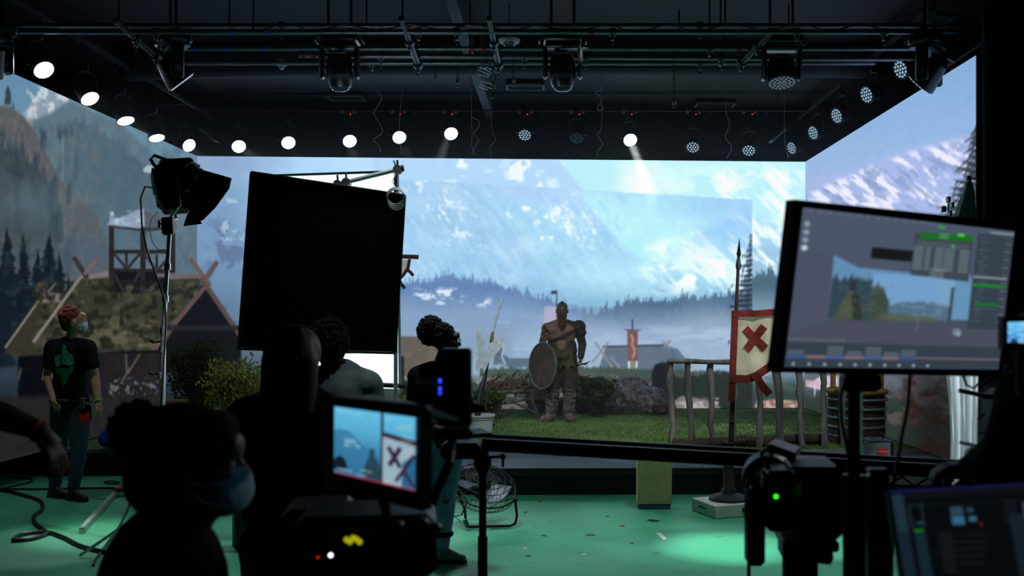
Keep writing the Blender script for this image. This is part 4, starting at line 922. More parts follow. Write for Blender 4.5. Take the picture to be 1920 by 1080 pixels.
# rocks and bushes
def rock(px, py, w, h, d, seed, label, m):
    c = at(px, py, d); s = d/F; rx = w*s/2; rz = h*s/2; b = MB(); b.ell(c, (rx, rx*0.75, rz), None, 44, 30)
    V = np.array(b.v); D = (V-np.array(c))/np.array([rx, rx*0.75, rz])
    n = fbm(D[:,0]*1.8+seed*3.1+D[:,2]*0.7, D[:,1]*1.8+D[:,2]*1.9+seed, seed, 4); n2 = fbm(D[:,0]*5+seed, D[:,1]*5+D[:,2]*6, seed+9, 4); k = 1+0.8*(n-0.5)+0.30*(n2-0.5); V = np.array(c)+(V-np.array(c))*k[:,None]; V[:,2] = np.maximum(V[:,2], STAGE-0.002)
    b.v = [tuple(v) for v in V.tolist()]; return solo('boulder', b, m, label, 'rock', (c.x,c.y,STAGE), 'rocks behind the warrior')
RK = mat('rock_grey', (74,74,80), 0.9, 0, 0.5, 14, 1.0, rgb2=(158,152,152)); RKB = mat('rock_brown', (50,42,42), 0.9, 0, 0.5, 14, 1.0, rgb2=(116,96,92))
rock(1170,746,110,76,15.2,1,'large grey rock right of the leafy bush, tallest of the rocks', RK); rock(1215,752,70,56,15.0,2,'grey rock at the right end of the rock pile near the fence', RK)
rock(1100,738,60,66,15.3,3,'brown rock directly behind the warrior and the bush', RKB); rock(1120,728,44,40,15.4,4,'pale small rock on top between the two large rocks', RK)
rock(1240,762,36,28,14.8,6,'low rock beside the first fence post', RKB); rock(1010,756,50,40,15.3,7,'low brown rock between the cart leg and the warrior', RKB); rock(905,762,60,30,15.4,8,'low rock behind the cart wheel', RKB)
def bush(px, py, w, h, d, n, leaf, label, m, seed, stems=14, up=0.5, z0=STAGE, kind='bush'):
    s = d/F; c = at(px, py, d); base = Vector((c.x, c.y, z0)); t = thing('leafy_bush', label, 'bush', base, None); r = np.random.RandomState(seed)
    W_ = w*s/2; H_ = h*s; b = MB(); tips = []
    for k in range(stems):
        a = r.uniform(0, 2*math.pi); q = r.uniform(0.1,1)**0.7; e = base+Vector((math.cos(a)*W_*q, math.sin(a)*W_*0.6*q, H_*(1-0.45*q*r.rand()))); mid = base.lerp(e, 0.5)+Vector((0,0,H_*0.12))
        b.ring_tube([base+Vector((math.cos(a)*W_*0.15,0,0)), mid, e], [0.008,0.006,0.003], 5); tips.append((base, mid, e))
    part('stems', b, WOODD, t); b = MB(); vs = []; fs = []
    for k in range(n):
        p0, p1, p2 = tips[r.randint(stems)]; u = r.rand()**0.6; p = p0.lerp(p1, u*2) if u < 0.5 else p1.lerp(p2, u*2-1)
        p = p+Vector((r.normal(0,1)*W_*0.16, r.normal(0,1)*W_*0.12, r.normal(0,1)*H_*0.07)); p.z = max(p.z, z0+0.01)
        a = r.uniform(0,6.28); v = Vector((math.cos(a), math.sin(a)*0.7, r.uniform(-0.2,1)*up*2)).normalized()*leaf; w2 = v.orthogonal().normalized()*leaf*0.26; w2.rotate(Quaternion(v.normalized(), r.uniform(0,6.28)))
        i = len(vs); vs += [p, p+v*0.5+w2, p+v, p+v*0.5-w2]; fs.append((i,i+1,i+2,i+3))
    b.add(vs, fs); part('leaves', b, m, t, smooth=False); return t
bush(1122,780,80,70,14.55,2600,0.05,'low dark green bush at the warrior\'s right-hand side of the view', BUSHD, 1)
bush(1048,782,30,30,14.9,700,0.045,'small yellow-green tuft of leaves between the warrior\'s legs', BUSHM, 5)
bush(786,740,86,112,11.9,900,0.07,'bright yellow-green shrub beside the bun-haired person', BUSHM, 2, 12, 0.8)
bush(912,700,90,70,13.2,900,0.07,'green leafy shrub behind the halberd', BUSHD, 7, 12, 0.8)
bush(378,760,118,180,11.6,5200,0.055,'tall dull green bush right of the chrome lamp pole', mat('olive_leaves', (52,66,24), 0.8, 0, 0.3, 6, trans=0.3), 3, 22, 1.2)
bush(452,772,120,160,10.9,4200,0.055,'yellow-green twiggy bush beside the black flag', BUSHM, 4, 26, 1.4)

# white bucket with weapons
bk = thing('bucket', 'white plastic bucket holding the weapons near the rail end', 'bucket', gz(897,818)); bc = bk.location.copy(); bc.z = STAGE+0.004
part('tub', MB().lathe(bc, (0,0,1), [(0,0.155),(0.0,0.16),(0.2,0.185),(0.245,0.19),(0.245,0.205),(0.265,0.205),(0.265,0.188),(0.2,0.175),(0.02,0.15)], 30), mat('bucket_white', (190,200,205), 0.45, 0, 0.05), bk)
part('rim_band', MB().torus(bc+Vector((0,0,0.215)), (0,0,1), 0.19, 0.006, 30, 6), mat('bucket_rim', (150,165,172), 0.5), bk)
wd = bc.y
hb = thing('halberd', 'large steel halberd with swept twin blades standing in the bucket', 'weapon', Vector((bc.x-0.03,wd,bc.z+0.02)))
h0 = at(888,812,wd-0.02); h0.z = STAGE+0.02; h1 = at(905,700,wd-0.02); part('shaft', MB().ring_tube([h0, h1], 0.016, 10), STEEL, hb); part('grip', MB().ring_tube([h0+Vector((-0.01,0,0)), h0.lerp(h1,0.45)], 0.020, 10), WOODD, hb)
blade = [(893,616),(899,622),(905,630),(910,639),(908,645),(906,651),(908,656),(912,658),(916,656),(918,651),(916,646),(919,643),(930,636),(949,631),(944,642),(938,654),(930,664),(924,672),(920,676),(915,682),(912,690),(908,699),(905,692),(902,683),(899,690),(895,697),(892,688),(894,678),(898,670),(895,664),(896,656),(895,644),(893,632)]
b = MB(); P = [at(x, y, wd-0.04) for x, y in blade]; b.prism(P, (0,0.012,0)); part('blade', b, mat('blade_steel', (206,220,230), 0.45, 0.1, 0.12, 20), hb, smooth=False)
b = MB(); P = [at(x, y, wd-0.05) for x, y in ((889,703),(899,710),(905,702),(903,714),(896,722),(889,714))]; b.prism(P, (0,0.02,0)); part('collar_spikes', b, mat('blade_steel', (0,0,0)), hb, smooth=False)
sp = thing('spear', 'long wooden spear with a slim steel point standing in the bucket', 'weapon', Vector((bc.x+0.02,wd,bc.z+0.02)))
s0 = at(893,800,wd+0.03); s0.z = STAGE+0.02; s1 = at(921,640,wd+0.03); s2 = at(924,622,wd+0.03); s3 = at(942,558,wd+0.03)
part('shaft', MB().ring_tube([s0, s0.lerp(s1,0.5), s1], [0.018,0.017,0.016], 10), WOODD, sp); part('brass_socket', MB().ring_tube([s1, s1.lerp(s2,0.3), s1.lerp(s2,0.7), s2], [0.02,0.024,0.02,0.015], 12), mat('brass', (170,140,70), 0.35, 0.8), sp, 'brass socket')
part('point', MB().ring_tube([s2, s2.lerp(s3,0.3), s2.lerp(s3,0.7), s3-Vector((0.01,0,0.03)), s3], [0.012,0.015,0.014,0.016,0.001], 8), mat('blade_steel', (0,0,0)), sp)

# wooden well-like tub, tool case and lamp stand on the right of the stage
wl = thing('slatted_tub', 'dark wooden tub with yellow rim and grey bands behind the fence', 'tub', gz(1605,838)); wc = Vector((at(1606,800,11.6).x, 11.6, STAGE+0.004)); s = 11.6/F
b = MB(); n = 14
for k in range(n):
    a = 2*math.pi*k/n; r0 = 52*s; p0 = wc+Vector((math.cos(a)*r0*0.9, math.sin(a)*r0*0.9, 0.0)); p1 = wc+Vector((math.cos(a)*r0, math.sin(a)*r0, 0.60)); b.box((p0+p1)/2, (0.012, 0.135, 0.60), rotz(math.degrees(a)))
part('staves', b, WOODD, wl)
for k in range(5): part('band', MB().torus(wc+Vector((0,0,0.09+0.105*k)), (0,0,1), (49+k*1.2)*s, 0.018, 36, 6), mat('band_grey', (92,108,120), 0.5, 0.2), wl)
part('rim', MB().torus(wc+Vector((0,0,0.60)), (0,0,1), 53*s, 0.03, 36, 8), WOODY, wl, 'yellow wooden rim')
for x in (1562,1652):
    part('upright', MB().box(Vector((at(x,700,11.6).x, 11.6, STAGE+0.86)), (0.055,0.055,0.55), bev=0.01), WOODY, wl)
part('crossbar', MB().ring_tube([Vector((at(1552,700,11.6).x,11.6,STAGE+1.15)), Vector((at(1662,700,11.6).x,11.6,STAGE+1.15))], 0.03, 10), WOODY, wl)
tc_ = Vector((at(1645,830,10.2).x, 10.2, STAGE)); t = thing('tool_case', 'grey tool case with a red badge on the stage edge', 'case', tc_); s = 10.2/F
part('body', MB().box(tc_+Vector((0,0,0.10)), (0.22,0.2,0.19), bev=0.015), mat('case_grey', (120,128,138), 0.5), t); part('side_panel', MB().box(tc_+Vector((0.125,0.01,0.095)), (0.03,0.2,0.18), bev=0.008), BLKP, t)
part('lid', MB().box(tc_+Vector((0.005,0,0.205)), (0.24,0.21,0.025), bev=0.008), mat('case_lid', (90,96,104), 0.5), t)
part('handle', MB().ring_tube([tc_+Vector((-0.06,0,0.215)), tc_+Vector((-0.05,0,0.25)), tc_+Vector((0.05,0,0.25)), tc_+Vector((0.06,0,0.215))], 0.008, 6), BLKP, t)
bg = part('badge', MB().box(tc_+Vector((0.02,-0.105,0.10)), (0.105,0.008,0.06), bev=0.003), mat('badge_red', (215,40,40), 0.5), t, 'red badge')
def text_mesh(name, body, size, loc, rot, m, parent, extrude=0.0015, shear=0.0):
    cu = bpy.data.curves.new('t', 'FONT'); cu.body = body; cu.size = size; cu.extrude = extrude; cu.align_x = 'CENTER'; cu.align_y = 'CENTER'; cu.shear = shear
    o = bpy.data.objects.new('t', cu); COL.objects.link(o); dg = bpy.context.evaluated_depsgraph_get(); dg.update()
    me = bpy.data.meshes.new_from_object(o.evaluated_get(dg)); bpy.data.objects.remove(o); me.materials.clear(); me.materials.append(m)
    o = bpy.data.objects.new(name, me); COL.objects.link(o); o.parent = parent; o.location = Vector(loc)-origin_of(parent); o.rotation_euler = rot; return o
text_mesh('lettering', 'Milwaukee', 0.024, tc_+Vector((0.02,-0.1105,0.10)), (math.pi/2,0,0), WHITEP, bg, shear=0.3)

# tall thin flag-like banner partly behind the black flag
rb = thing('banner', 'small cream and red pennant seen at the right edge of the black flag', 'banner', Vector((at(741,600,13.6).x,13.6,STAGE))); bx_ = at(741,600,13.6).x
part('pole', MB().cyl((bx_,13.6,STAGE), (bx_,13.6,at(741,470,13.6).z), 0.022), WOODD, rb); _bd = bd; bd = 13.58
part('field', cloth([(742,487),(770,487),(768,500),(758,515),(749,521),(742,524)], 13.58, 0.004, step=4), CREAM, rb)
strip(dens([(740,485),(752,481),(785,482)],4), 8, -0.03, par=rb); strip(dens([(768,486),(765,503),(757,515),(748,524)],3), 6, -0.035, par=rb); strip(dens([(762,505),(769,510),(775,517)],3), 6, -0.04, nm='tail', par=rb); strip(dens([(748,524),(752,532),(759,541)],3), 6.5, -0.045, nm='tail', par=rb); bd = _bd

# boxes and bags on the left of the stage
def carton(px, py, w, h, d, label, m, rz=0, mark=None):
    s = d/F; p = at(px, py, d); base = Vector((p.x, p.y, STAGE+0.003)); t = thing('cardboard_box', label, 'box', base); hh = h*s
    part('body', MB().box(base+Vector((0,0,hh/2)), (w*s, w*s*0.8, hh), rotz(rz)), m, t, smooth=False); part('tape', MB().box(base+Vector((0,0,hh+0.001)), (w*s, 0.05, 0.003), rotz(rz)), mat('packing_tape', (150,135,105), 0.4), t)
    return t, base, hh
CB = mat('cardboard', (122,104,82), 0.85, 0, 0.08, 5); CBG = mat('cardboard_grey', (104,100,98), 0.85, 0, 0.08, 5)
carton(50,760,74,76,11.4,'wide greyish carton at the far left, behind the leaning arm', CBG)
t, base, hh = carton(322,760,48,86,11.3,'upright carton with a black mark beside the lamp pole', CB); s_ = 11.3/F
b = MB(); cx = base.x+0.06; cy = base.y-0.125; cz = base.z+hh*0.62
b.box((cx,cy,cz), (0.012,0.004,0.09)).box((cx+0.02,cy,cz+0.04), (0.04,0.004,0.010)).box((cx+0.015,cy,cz-0.042), (0.035,0.004,0.010)).box((cx+0.012,cy,cz+0.008), (0.03,0.004,0.008)); part('printed_mark', b, BLKP, t)
carton(368,775,60,48,11.1,'low carton right of the marked carton, under the bush', CB)
carton(0,850,90,42,10.95,'low dark crate at the left end of the stage edge', CBG)
bag = at(222,800,11.1); bag.z = STAGE+0.002; t = thing('cloth_bag', 'blue cloth bag lying by the red-haired person\'s hand', 'bag', bag)
b = MB(); b.ell(bag+Vector((0,0,0.12)), (0.20,0.15,0.13)).ell(bag+Vector((0.08,0,0.19)), (0.11,0.1,0.09)).ell(bag+Vector((-0.1,-0.03,0.1)), (0.11,0.1,0.09)); melt('body', b, mat('blue_bag', (30,70,180), 0.6, 0, 0.3, 12, 0.5), t, 0.012, 3)
part('strap', MB().ring_tube([bag+Vector((x,-0.02,0.26+0.04*math.sin(x*18+1))) for x in np.linspace(-0.12,0.16,10)], 0.014, 6), mat('blue_strap', (60,120,220), 0.5), t)
# ------------------------------------------------------------------ people
def hand(b, wrist, dv, pn, curl=0.5, thumb=1, k=1.0):
    """palm, four unequal bent fingers and a thumb; dv along the hand, pn out of the palm"""
    dv = Vector(dv).normalized(); pn = Vector(pn); pn = (pn-dv*pn.dot(dv)).normalized(); sd = dv.cross(pn)*thumb; w = Vector(wrist)
    b.caps(w, w+dv*0.03*k, 0.026*k, 0.028*k)
    for i in range(4): b.caps(w+dv*0.02*k+sd*(0.012-0.009*i)*k, w+dv*0.085*k+sd*(0.030-0.020*i)*k, 0.014*k, 0.012*k, 8)
    for i, L_ in enumerate((0.068,0.078,0.072,0.056)):
        p = w+dv*0.088*k+sd*(0.031-0.0205*i)*k; a = 0; q = p
        for j, fr in enumerate((0.45,0.31,0.24)):
            a += curl*(0.7+0.35*j+0.07*i); v = dv*math.cos(a)+pn*math.sin(a); n = q+v*L_*fr*k; b.caps(q, n, (0.0095-0.0012*j)*k, (0.0088-0.0012*j)*k, 8); q = n
    p = w+dv*0.025*k+sd*0.024*k; v = (dv*0.65+sd*0.75+pn*0.35).normalized(); q = p+v*0.042*k; b.caps(p, q, 0.014*k, 0.011*k, 8); v2 = (dv*0.9+sd*0.15+pn*(0.4+curl*0.3)).normalized(); b.caps(q, q+v2*0.032*k, 0.010*k, 0.009*k, 8)
def head_shape(b, c, f, up=Vector((0,0,1)), k=1.0, ears=True):
    """skull, jaw, brow, nose, lips, chin, ears around the centre c, facing f"""
    f = Vector(f).normalized(); up = (Vector(up)-f*Vector(up).dot(f)).normalized(); r = f.cross(up); R = Matrix((r, f, up)).transposed(); c = Vector(c)
    P = lambda x, y, z: c+R@Vector((x*k, y*k, z*k))
    b.ell(P(0,-0.012,0.025), (0.076*k,0.096*k,0.092*k), R); b.ell(P(0,0.03,-0.045), (0.058*k,0.060*k,0.066*k), R); b.ell(P(0,0.055,-0.088), (0.030*k,0.026*k,0.024*k), R)
    b.ell(P(0,0.072,0.022), (0.052*k,0.020*k,0.012*k), R); b.ell(P(0,0.085,0.045), (0.045*k,0.016*k,0.03*k), R)
    b.ring_tube([P(0,0.086,0.014), P(0,0.104,-0.018), P(0,0.100,-0.030)], [0.010*k,0.015*k,0.011*k], 8)
    for s in (-1,1):
        b.ell(P(s*0.033,0.066,-0.022), (0.022*k,0.022*k,0.016*k), R)
        if ears: b.ell(P(s*0.079,-0.004,-0.006), (0.010*k,0.019*k,0.031*k), R)
    b.ell(P(0,0.084,-0.055), (0.024*k,0.012*k,0.007*k), R); b.ell(P(0,0.082,-0.066), (0.020*k,0.012*k,0.007*k), R)
    return P, R
def eyes(t, P, R, k=1.0, m=None):
    for s in (-1,1):
        e = part('eye', MB().ell(P(s*0.031,0.078,0.004), 0.0115*k, R, 12, 8), mat('eye_white', (215,212,205), 0.2), t); part('iris', MB().ell(P(s*0.031,0.0868,0.004), 0.0052*k, R, 10, 6), mat('iris_dark', (30,22,18), 0.2), e)
def limb(b, pts, rad, n=12):
    for (p, q), (r0, r1) in zip(zip(pts, pts[1:]), zip(rad, rad[1:])): b.caps(p, q, r0, r1, n)
def body(b, J, g=0.0, k=1.0, parts=('torso','arms','legs')):
    """tapered trunk and limbs, g metres thicker than the bare body"""
    if 'torso' in parts:
        a = J['neck']; ch = J['chest']; pe = J['pelvis']; sl, sr = J['sL'], J['sR']; ax = (sr-sl).normalized(); up = (a-pe).normalized(); fw = ax.cross(up); R = Matrix((ax, fw, up)).transposed(); W_ = (sr-sl).length/2
        b.ell(ch, (W_*0.92+g, 0.125*k+g, 0.19*k+g), R); b.ell(ch.lerp(a,0.42), (W_*0.95+g, 0.095*k+g, 0.10*k+g), R); b.ell(ch.lerp(pe,0.55), (0.150*k+g, 0.108*k+g, 0.17*k+g), R); b.ell(pe, (0.170*k+g, 0.122*k+g, 0.135*k+g), R)
        for s_ in (sl, sr): b.caps(a-up*0.02+(s_-a)*0.25, s_, 0.055*k+g, 0.062*k+g)
    if 'neck' in parts: b.caps(J['neck']-Vector((0,0,0.05)), J['head']-Vector((0,0,0.06)), 0.060*k+g, 0.055*k+g)
    if 'arms' in parts or 'sleeves' in parts:
        for s_, e_, w_ in (('sL','eL','wL'),('sR','eR','wR')):
            fr = J.get('sleeve', 1.0); p0, p1, p2 = J[s_], J[e_], J[w_]
            if 'sleeves' in parts and fr < 1: b.caps(p0, p0.lerp(p1, fr), 0.060*k+g, 0.052*k+g)
            else: limb(b, [p0, p0.lerp(p1,0.5), p1, p1.lerp(p2,0.35), p2], [0.056*k+g, 0.050*k+g, 0.041*k+g, 0.040*k+g, 0.027*k+g])
    if 'legs' in parts:
        for h_, k_, a_ in (('hL','kL','aL'),('hR','kR','aR')):
            p0, p1, p2 = J[h_], J[k_], J[a_]; limb(b, [p0, p0.lerp(p1,0.5), p1, p1.lerp(p2,0.35), p2], [0.088*k+g, 0.076*k+g, 0.056*k+g, 0.055*k+g, 0.038*k+g])
def shoe(t, an, toe, m, k=1.0, nm='shoe', high=0.1):
    an = Vector(an); toe = Vector(toe); z0 = min(toe.z, an.z)-0.0; f = Vector((toe.x-an.x, toe.y-an.y, 0)).normalized(); g = Vector((an.x, an.y, toe.z)); b = MB()
    b.caps(g-f*0.045*k+Vector((0,0,0.035)), g+f*0.15*k+Vector((0,0,0.03)), 0.042*k, 0.034*k); b.caps(g+Vector((0,0,0.05)), g+Vector((0,0,0.05+high)), 0.052*k, 0.052*k); b.caps(g+f*0.03*k+Vector((0,0,0.07)), g+f*0.10*k+Vector((0,0,0.045)), 0.04*k, 0.034*k)
    for v in range(len(b.v)): x, y, z = b.v[v]; b.v[v] = (x, y, max(z, toe.z+0.012))
    o = melt(nm, b, m, t, 0.010, 3)
    so = MB(); sd = Vector((-f.y, f.x, 0)); ol = [g+f*a*k+sd*c_*k for a, c_ in ((-0.09,0),(-0.07,0.035),(0.0,0.04),(0.09,0.048),(0.16,0.035),(0.185,0),(0.16,-0.035),(0.09,-0.048),(0.0,-0.04),(-0.07,-0.035))]
    part('sole', so.prism([Vector((p.x,p.y,toe.z+0.001)) for p in ol], (0,0,0.022)), BLKP, o)
def fuzz(c, r, n, size, seed, amp=0.12):
    """curly hair: many little curls around an ellipsoid"""
    rr_ = np.random.RandomState(seed); b = MB(); b.ell(c, tuple(v*0.93 for v in r), None, 16, 10)
    for k in range(n):
        v = Vector(rr_.normal(0,1,3)).normalized(); p = Vector(c)+Vector((v.x*r[0], v.y*r[1], v.z*r[2]))*(1+amp*(rr_.rand()-0.6)); b.ell(p, size*(0.6+0.7*rr_.rand()), None, 6, 5)
    return b
HAIR = mat('hair_black', (14,12,12), 0.7, 0, 0.3, 30, 0.4)

# --- the warrior
wd_ = 13.98
wt = thing('person', 'bare-chested bearded person in fur boots holding a round shield on the turf', 'person', Vector((at(1053,790,wd_).x, wd_, STAGE)))
A = lambda x, y, dd=0.0: at(x, y, wd_+dd)
J = dict(head=A(1054,583,-0.06), neck=A(1054,606), chest=A(1053,625), pelvis=A(1053,660), sL=A(1025,615,0.0), sR=A(1084,615,0.0), eL=A(1016,646,0.02), wL=A(1020,676,-0.10), eR=A(1092,645,0.04), wR=A(1089,671,-0.04),
         hL=A(1043,672), kL=A(1037,728,-0.02), aL=A(1033,777,0.02), hR=A(1063,672), kR=A(1067,728,-0.03), aR=A(1067,777,0.0))
b = MB(); body(b, J, 0.006, 1.04, ('torso','arms','legs','neck'))
for s_, sh in ((-1,'sL'),(1,'sR')): b.ell(J[sh]+Vector((0,0,-0.01)), (0.078,0.075,0.085)); b.ell(J['chest']+Vector((s_*0.09,-0.085,0.05)), (0.10,0.05,0.075)); b.caps(J['neck']+Vector((0,0,0.03)), J[sh]+Vector((-s_*0.03,0,0.03)), 0.055, 0.05)
b.ell(J['chest']+Vector((0,-0.05,-0.17)), (0.12,0.075,0.12))
Pw, Rw = head_shape(b, J['head'], (-0.04,-1,-0.12), k=1.03)
hand(b, J['wR'], (0,-0.15,-1), (-1,-0.2,0), 1.25, 1, 1.05); hand(b, J['wL'], (-0.5,-0.2,-0.8), (-0.3,-1,0), 1.2, -1, 1.05)
SKW = mat('warrior_skin', (136,104,88), 0.5, 0, 0.18, 9)
melt('body', b, SKW, wt, 0.008, 5); eyes(wt, Pw, Rw, 1.03)
hb_ = MB(); hb_.ell(Pw(0,-0.022,0.038), (0.079,0.094,0.086), Rw); hb_.caps(Pw(0,0.02,0.118), Pw(0,-0.10,0.07), 0.022, 0.03); hb_.caps(Pw(0,-0.1,0.06), Pw(0,-0.115,-0.08), 0.03, 0.018)
HW = mat('warrior_hair', (70,42,26), 0.85, 0, 0.4, 30, 0.5)
hb2 = MB(); hb2.v = hb_.v; hb2.f = hb_.f; melt('hair', hb2, mat('warrior_crop', (52,34,24), 0.85, 0, 0.3, 30, 0.3), wt, 0.010, 2)
b = MB(); b.ell(Pw(0,0.06,-0.078), (0.058,0.045,0.045), Rw); b.caps(Pw(0,0.08,-0.10), Pw(0,0.085,-0.17), 0.056, 0.060); b.caps(Pw(0,0.085,-0.17), Pw(0.0,0.08,-0.275), 0.058, 0.022)
for s_ in (-1,1): b.caps(Pw(s_*0.055,0.03,-0.04), Pw(s_*0.04,0.07,-0.09), 0.018, 0.025); b.caps(Pw(s_*0.012,0.098,-0.042), Pw(s_*0.04,0.085,-0.065), 0.009, 0.009)
melt('beard', b, mat('beard_red', (84,52,38), 0.9, 0, 0.4, 26, 0.8, stretch=(1,1,0.25)), wt, 0.010, 2, 'long reddish beard')
b = MB()
for x, z0, z1 in ((-0.052,0.075,-0.03),(-0.030,0.10,-0.045),(0.0,0.105,0.02),(0.028,0.10,-0.045),(0.05,0.07,-0.03)):
    pts = [Pw(x*(1.0-0.12*abs(z0-z)), 0.083-(x*x)*9+0.012*(z < 0.03)-max(0,z-0.04)*0.42+0.004, z) for z in np.linspace(z0, z1, 6)]; b.ring_tube(pts, [0.003,0.0065,0.006,0.0065,0.005,0.002], 6)
part('face_paint', b, mat('war_paint', (18,16,18), 0.8), wt, 'black vertical face paint stripes')
def on_skin(c, r, path, m, nm, w=0.0055):
    """painted tattoo lines that follow the shoulder"""
    b = MB(); c = Vector(c); pts = []
    for th, ph in path: v = Vector((math.sin(th)*math.cos(ph), -math.cos(th)*math.cos(ph), math.sin(ph))); pts.append(c+Vector((v.x*r[0], v.y*r[1], v.z*r[2])))
    b.ring_tube(pts, w, 6); part(nm, b, m, wt)
TT = mat('tattoo_ink', (30,24,28), 0.7)
for i in range(3):
    a0 = i*2.1; on_skin(J['sL']+Vector((0.015+0.03*(i == 2),0.0,-0.01-0.0*i)), (0.094,0.090,0.098), [(-0.55+0.35*i+0.22*math.cos(a0+k*0.7)*(1-k*0.07), 0.15-0.3*i+0.30*math.sin(a0+k*0.7)*(1-k*0.07)) for k in range(11)], TT, 'tattoo')
for i in range(2):
    p0 = J['sL'].lerp(J['eL'], 0.35+0.3*i); on_skin(p0, (0.066,0.066,0.05), [(-0.3+0.5*math.cos(k*0.8+i), -0.6+0.15*k) for k in range(9)], TT, 'tattoo')
LEA = mat('leather_dark', (52,40,32), 0.6, 0, 0.35, 14, 0.5); LEAG = mat('cloth_moss', (70,66,40), 0.9, 0, 0.4, 10, 0.5); LEAB = mat('cloth_brown', (62,50,40), 0.9, 0, 0.4, 10, 0.5)
b = MB(); b.ell(J['sR']+Vector((0.01,-0.01,0.02)), (0.10,0.10,0.095)); b.ell(J['sR']+Vector((0.035,-0.01,-0.06)), (0.085,0.085,0.07)); b.caps(J['neck']+Vector((0.05,-0.02,0.0)), J['sR'], 0.06, 0.08); melt('shoulder_guard', b, LEA, wt, 0.010, 2)
b = MB(); b.caps(J['sR'].lerp(J['eR'],0.35), J['eR'], 0.066, 0.058); b.caps(J['eR'], J['wR']+Vector((0,0,0.015)), 0.058, 0.045)
for k in range(7): p = J['eR'].lerp(J['wR'], k/7.0); b.torus(p, (J['wR']-J['eR']), 0.056-0.002*k, 0.006, 16, 6)
melt('arm_wrap', b, LEA, wt, 0.009, 1)
b = MB(); pts = [J['sR']+Vector((-0.05,-0.085,-0.02)), J['chest']+Vector((0.13,-0.125,0.02)), J['chest']+Vector((0.02,-0.14,-0.04)), J['chest']+Vector((-0.10,-0.125,-0.085)), J['chest']+Vector((-0.19,-0.07,-0.10))]
b.ring_tube(pts, 0.019, 8); part('chest_strap', b, LEA, wt); part('buckle', MB().box(J['chest']+Vector((0.04,-0.158,-0.03)), (0.05,0.012,0.045), roty(-25), bev=0.005), DSTEEL, wt, 'metal buckle')
b = MB(); b.caps(A(1040,648), A(1066,648), 0.115, 0.115); b.caps(A(1040,657), A(1066,657), 0.125, 0.125); melt('belt', b, LEA, wt, 0.012, 4)
b = MB()
for h_, k_, x in (('hL','kL',-1),('hR','kR',1)):
    limb(b, [J[h_]+Vector((x*0.02,0,0.03)), J[h_].lerp(J[k_],0.5)+Vector((x*0.02,0,0)), J[k_]+Vector((x*0.0,0,0.03))], [0.125,0.128,0.105])
b.ell(J['pelvis']+Vector((0,0,-0.02)), (0.19,0.14,0.15)); melt('trousers', b, LEAB, wt, 0.012, 4)
b = MB(); b.caps(A(1045,668,-0.13), A(1062,668,-0.13), 0.05, 0.06); b.prism([A(1037,652,-0.12), A(1072,652,-0.12), A(1078,690,-0.16), A(1070,686,-0.17), A(1066,700,-0.16), A(1056,684,-0.17), A(1050,696,-0.16), A(1042,686,-0.15), A(1036,690,-0.13)], (0,0.04,0)); melt('apron_flap', b, LEAG, wt, 0.012, 3, 'mossy cloth flap')
b = MB(); b.prism([A(1074,655,-0.02), A(1083,690,-0.06), A(1087,722,-0.06), A(1081,718,-0.05), A(1077,728,-0.05), A(1072,700,-0.04)], (0,0.05,0)); melt('side_cloth', b, LEAG, wt, 0.012, 3)
FUR = mat('fur_boot', (74,66,62), 0.95, 0, 0.5, 24, 1.0, rgb2=(108,98,92))
for nm, k_, a_, tx in (('L','kL','aL',-1),('R','kR','aR',0.35)):
    kn = J[k_]; an = J[a_]; b = MB(); r_ = np.random.RandomState(5 if nm == 'L' else 6)
    limb(b, [kn+Vector((0,0,-0.02)), kn.lerp(an,0.5), an], [0.085,0.082,0.072]); g = Vector((an.x, an.y-0.02, STAGE+0.06)); toe = g+Vector((tx*0.09,-0.10,-0.015)); b.caps(an, g, 0.075, 0.07); b.caps(g, toe, 0.068, 0.048)
    for q in range(150):
        u = r_.rand(); a = r_.uniform(0,6.28); p = kn.lerp(an, u) if u < 0.85 else g.lerp(toe, r_.rand()); R0 = 0.085-0.014*u if u < 0.85 else 0.055; b.ell(p+Vector((math.cos(a)*R0, math.sin(a)*R0, r_.uniform(-0.03,0.03))), 0.014+0.014*r_.rand(), None, 6, 5)
    for i in range(len(b.v)): x, y, z = b.v[i]; b.v[i] = (x, y, max(z, STAGE+0.003))
    bt = melt('fur_boot', b, FUR, wt, 0.011, 1); bb = MB()
    for u in (0.1,0.35,0.6): bb.torus(kn.lerp(an,u), (an-kn), 0.09-0.01*u, 0.007, 20, 6)
    part('binding', bb, LEA, bt)
# his shield, a thing he holds
sc_ = A(1016,686,-0.20); sh = thing('round_shield', 'round dark wooden shield with a grey rim held by the warrior', 'shield', sc_); nrm = Vector((-0.80,-0.58,0.05)).normalized(); r0 = 43*wd_/F
b = MB(); b.lathe(sc_-nrm*0.02, nrm, [(0,0.05),(0.0,r0-0.012),(0.012,r0-0.01),(0.03,r0*0.6),(0.036,0.02)], 40); part('boards', b, mat('shield_wood', (62,52,42), 0.8, 0, 0.45, 9, 0.5, rgb2=(84,72,58)), sh)
part('rim', MB().torus(sc_-nrm*0.01, nrm, r0-0.004, 0.014, 44, 8), mat('rim_grey', (96,108,112), 0.5, 0.4), sh, 'grey metal rim')
part('grip', MB().ring_tube([sc_-nrm*0.02+Vector((0,0,0.06)), sc_-nrm*0.06, sc_-nrm*0.02-Vector((0,0,0.06))], 0.01, 6), LEA, sh)
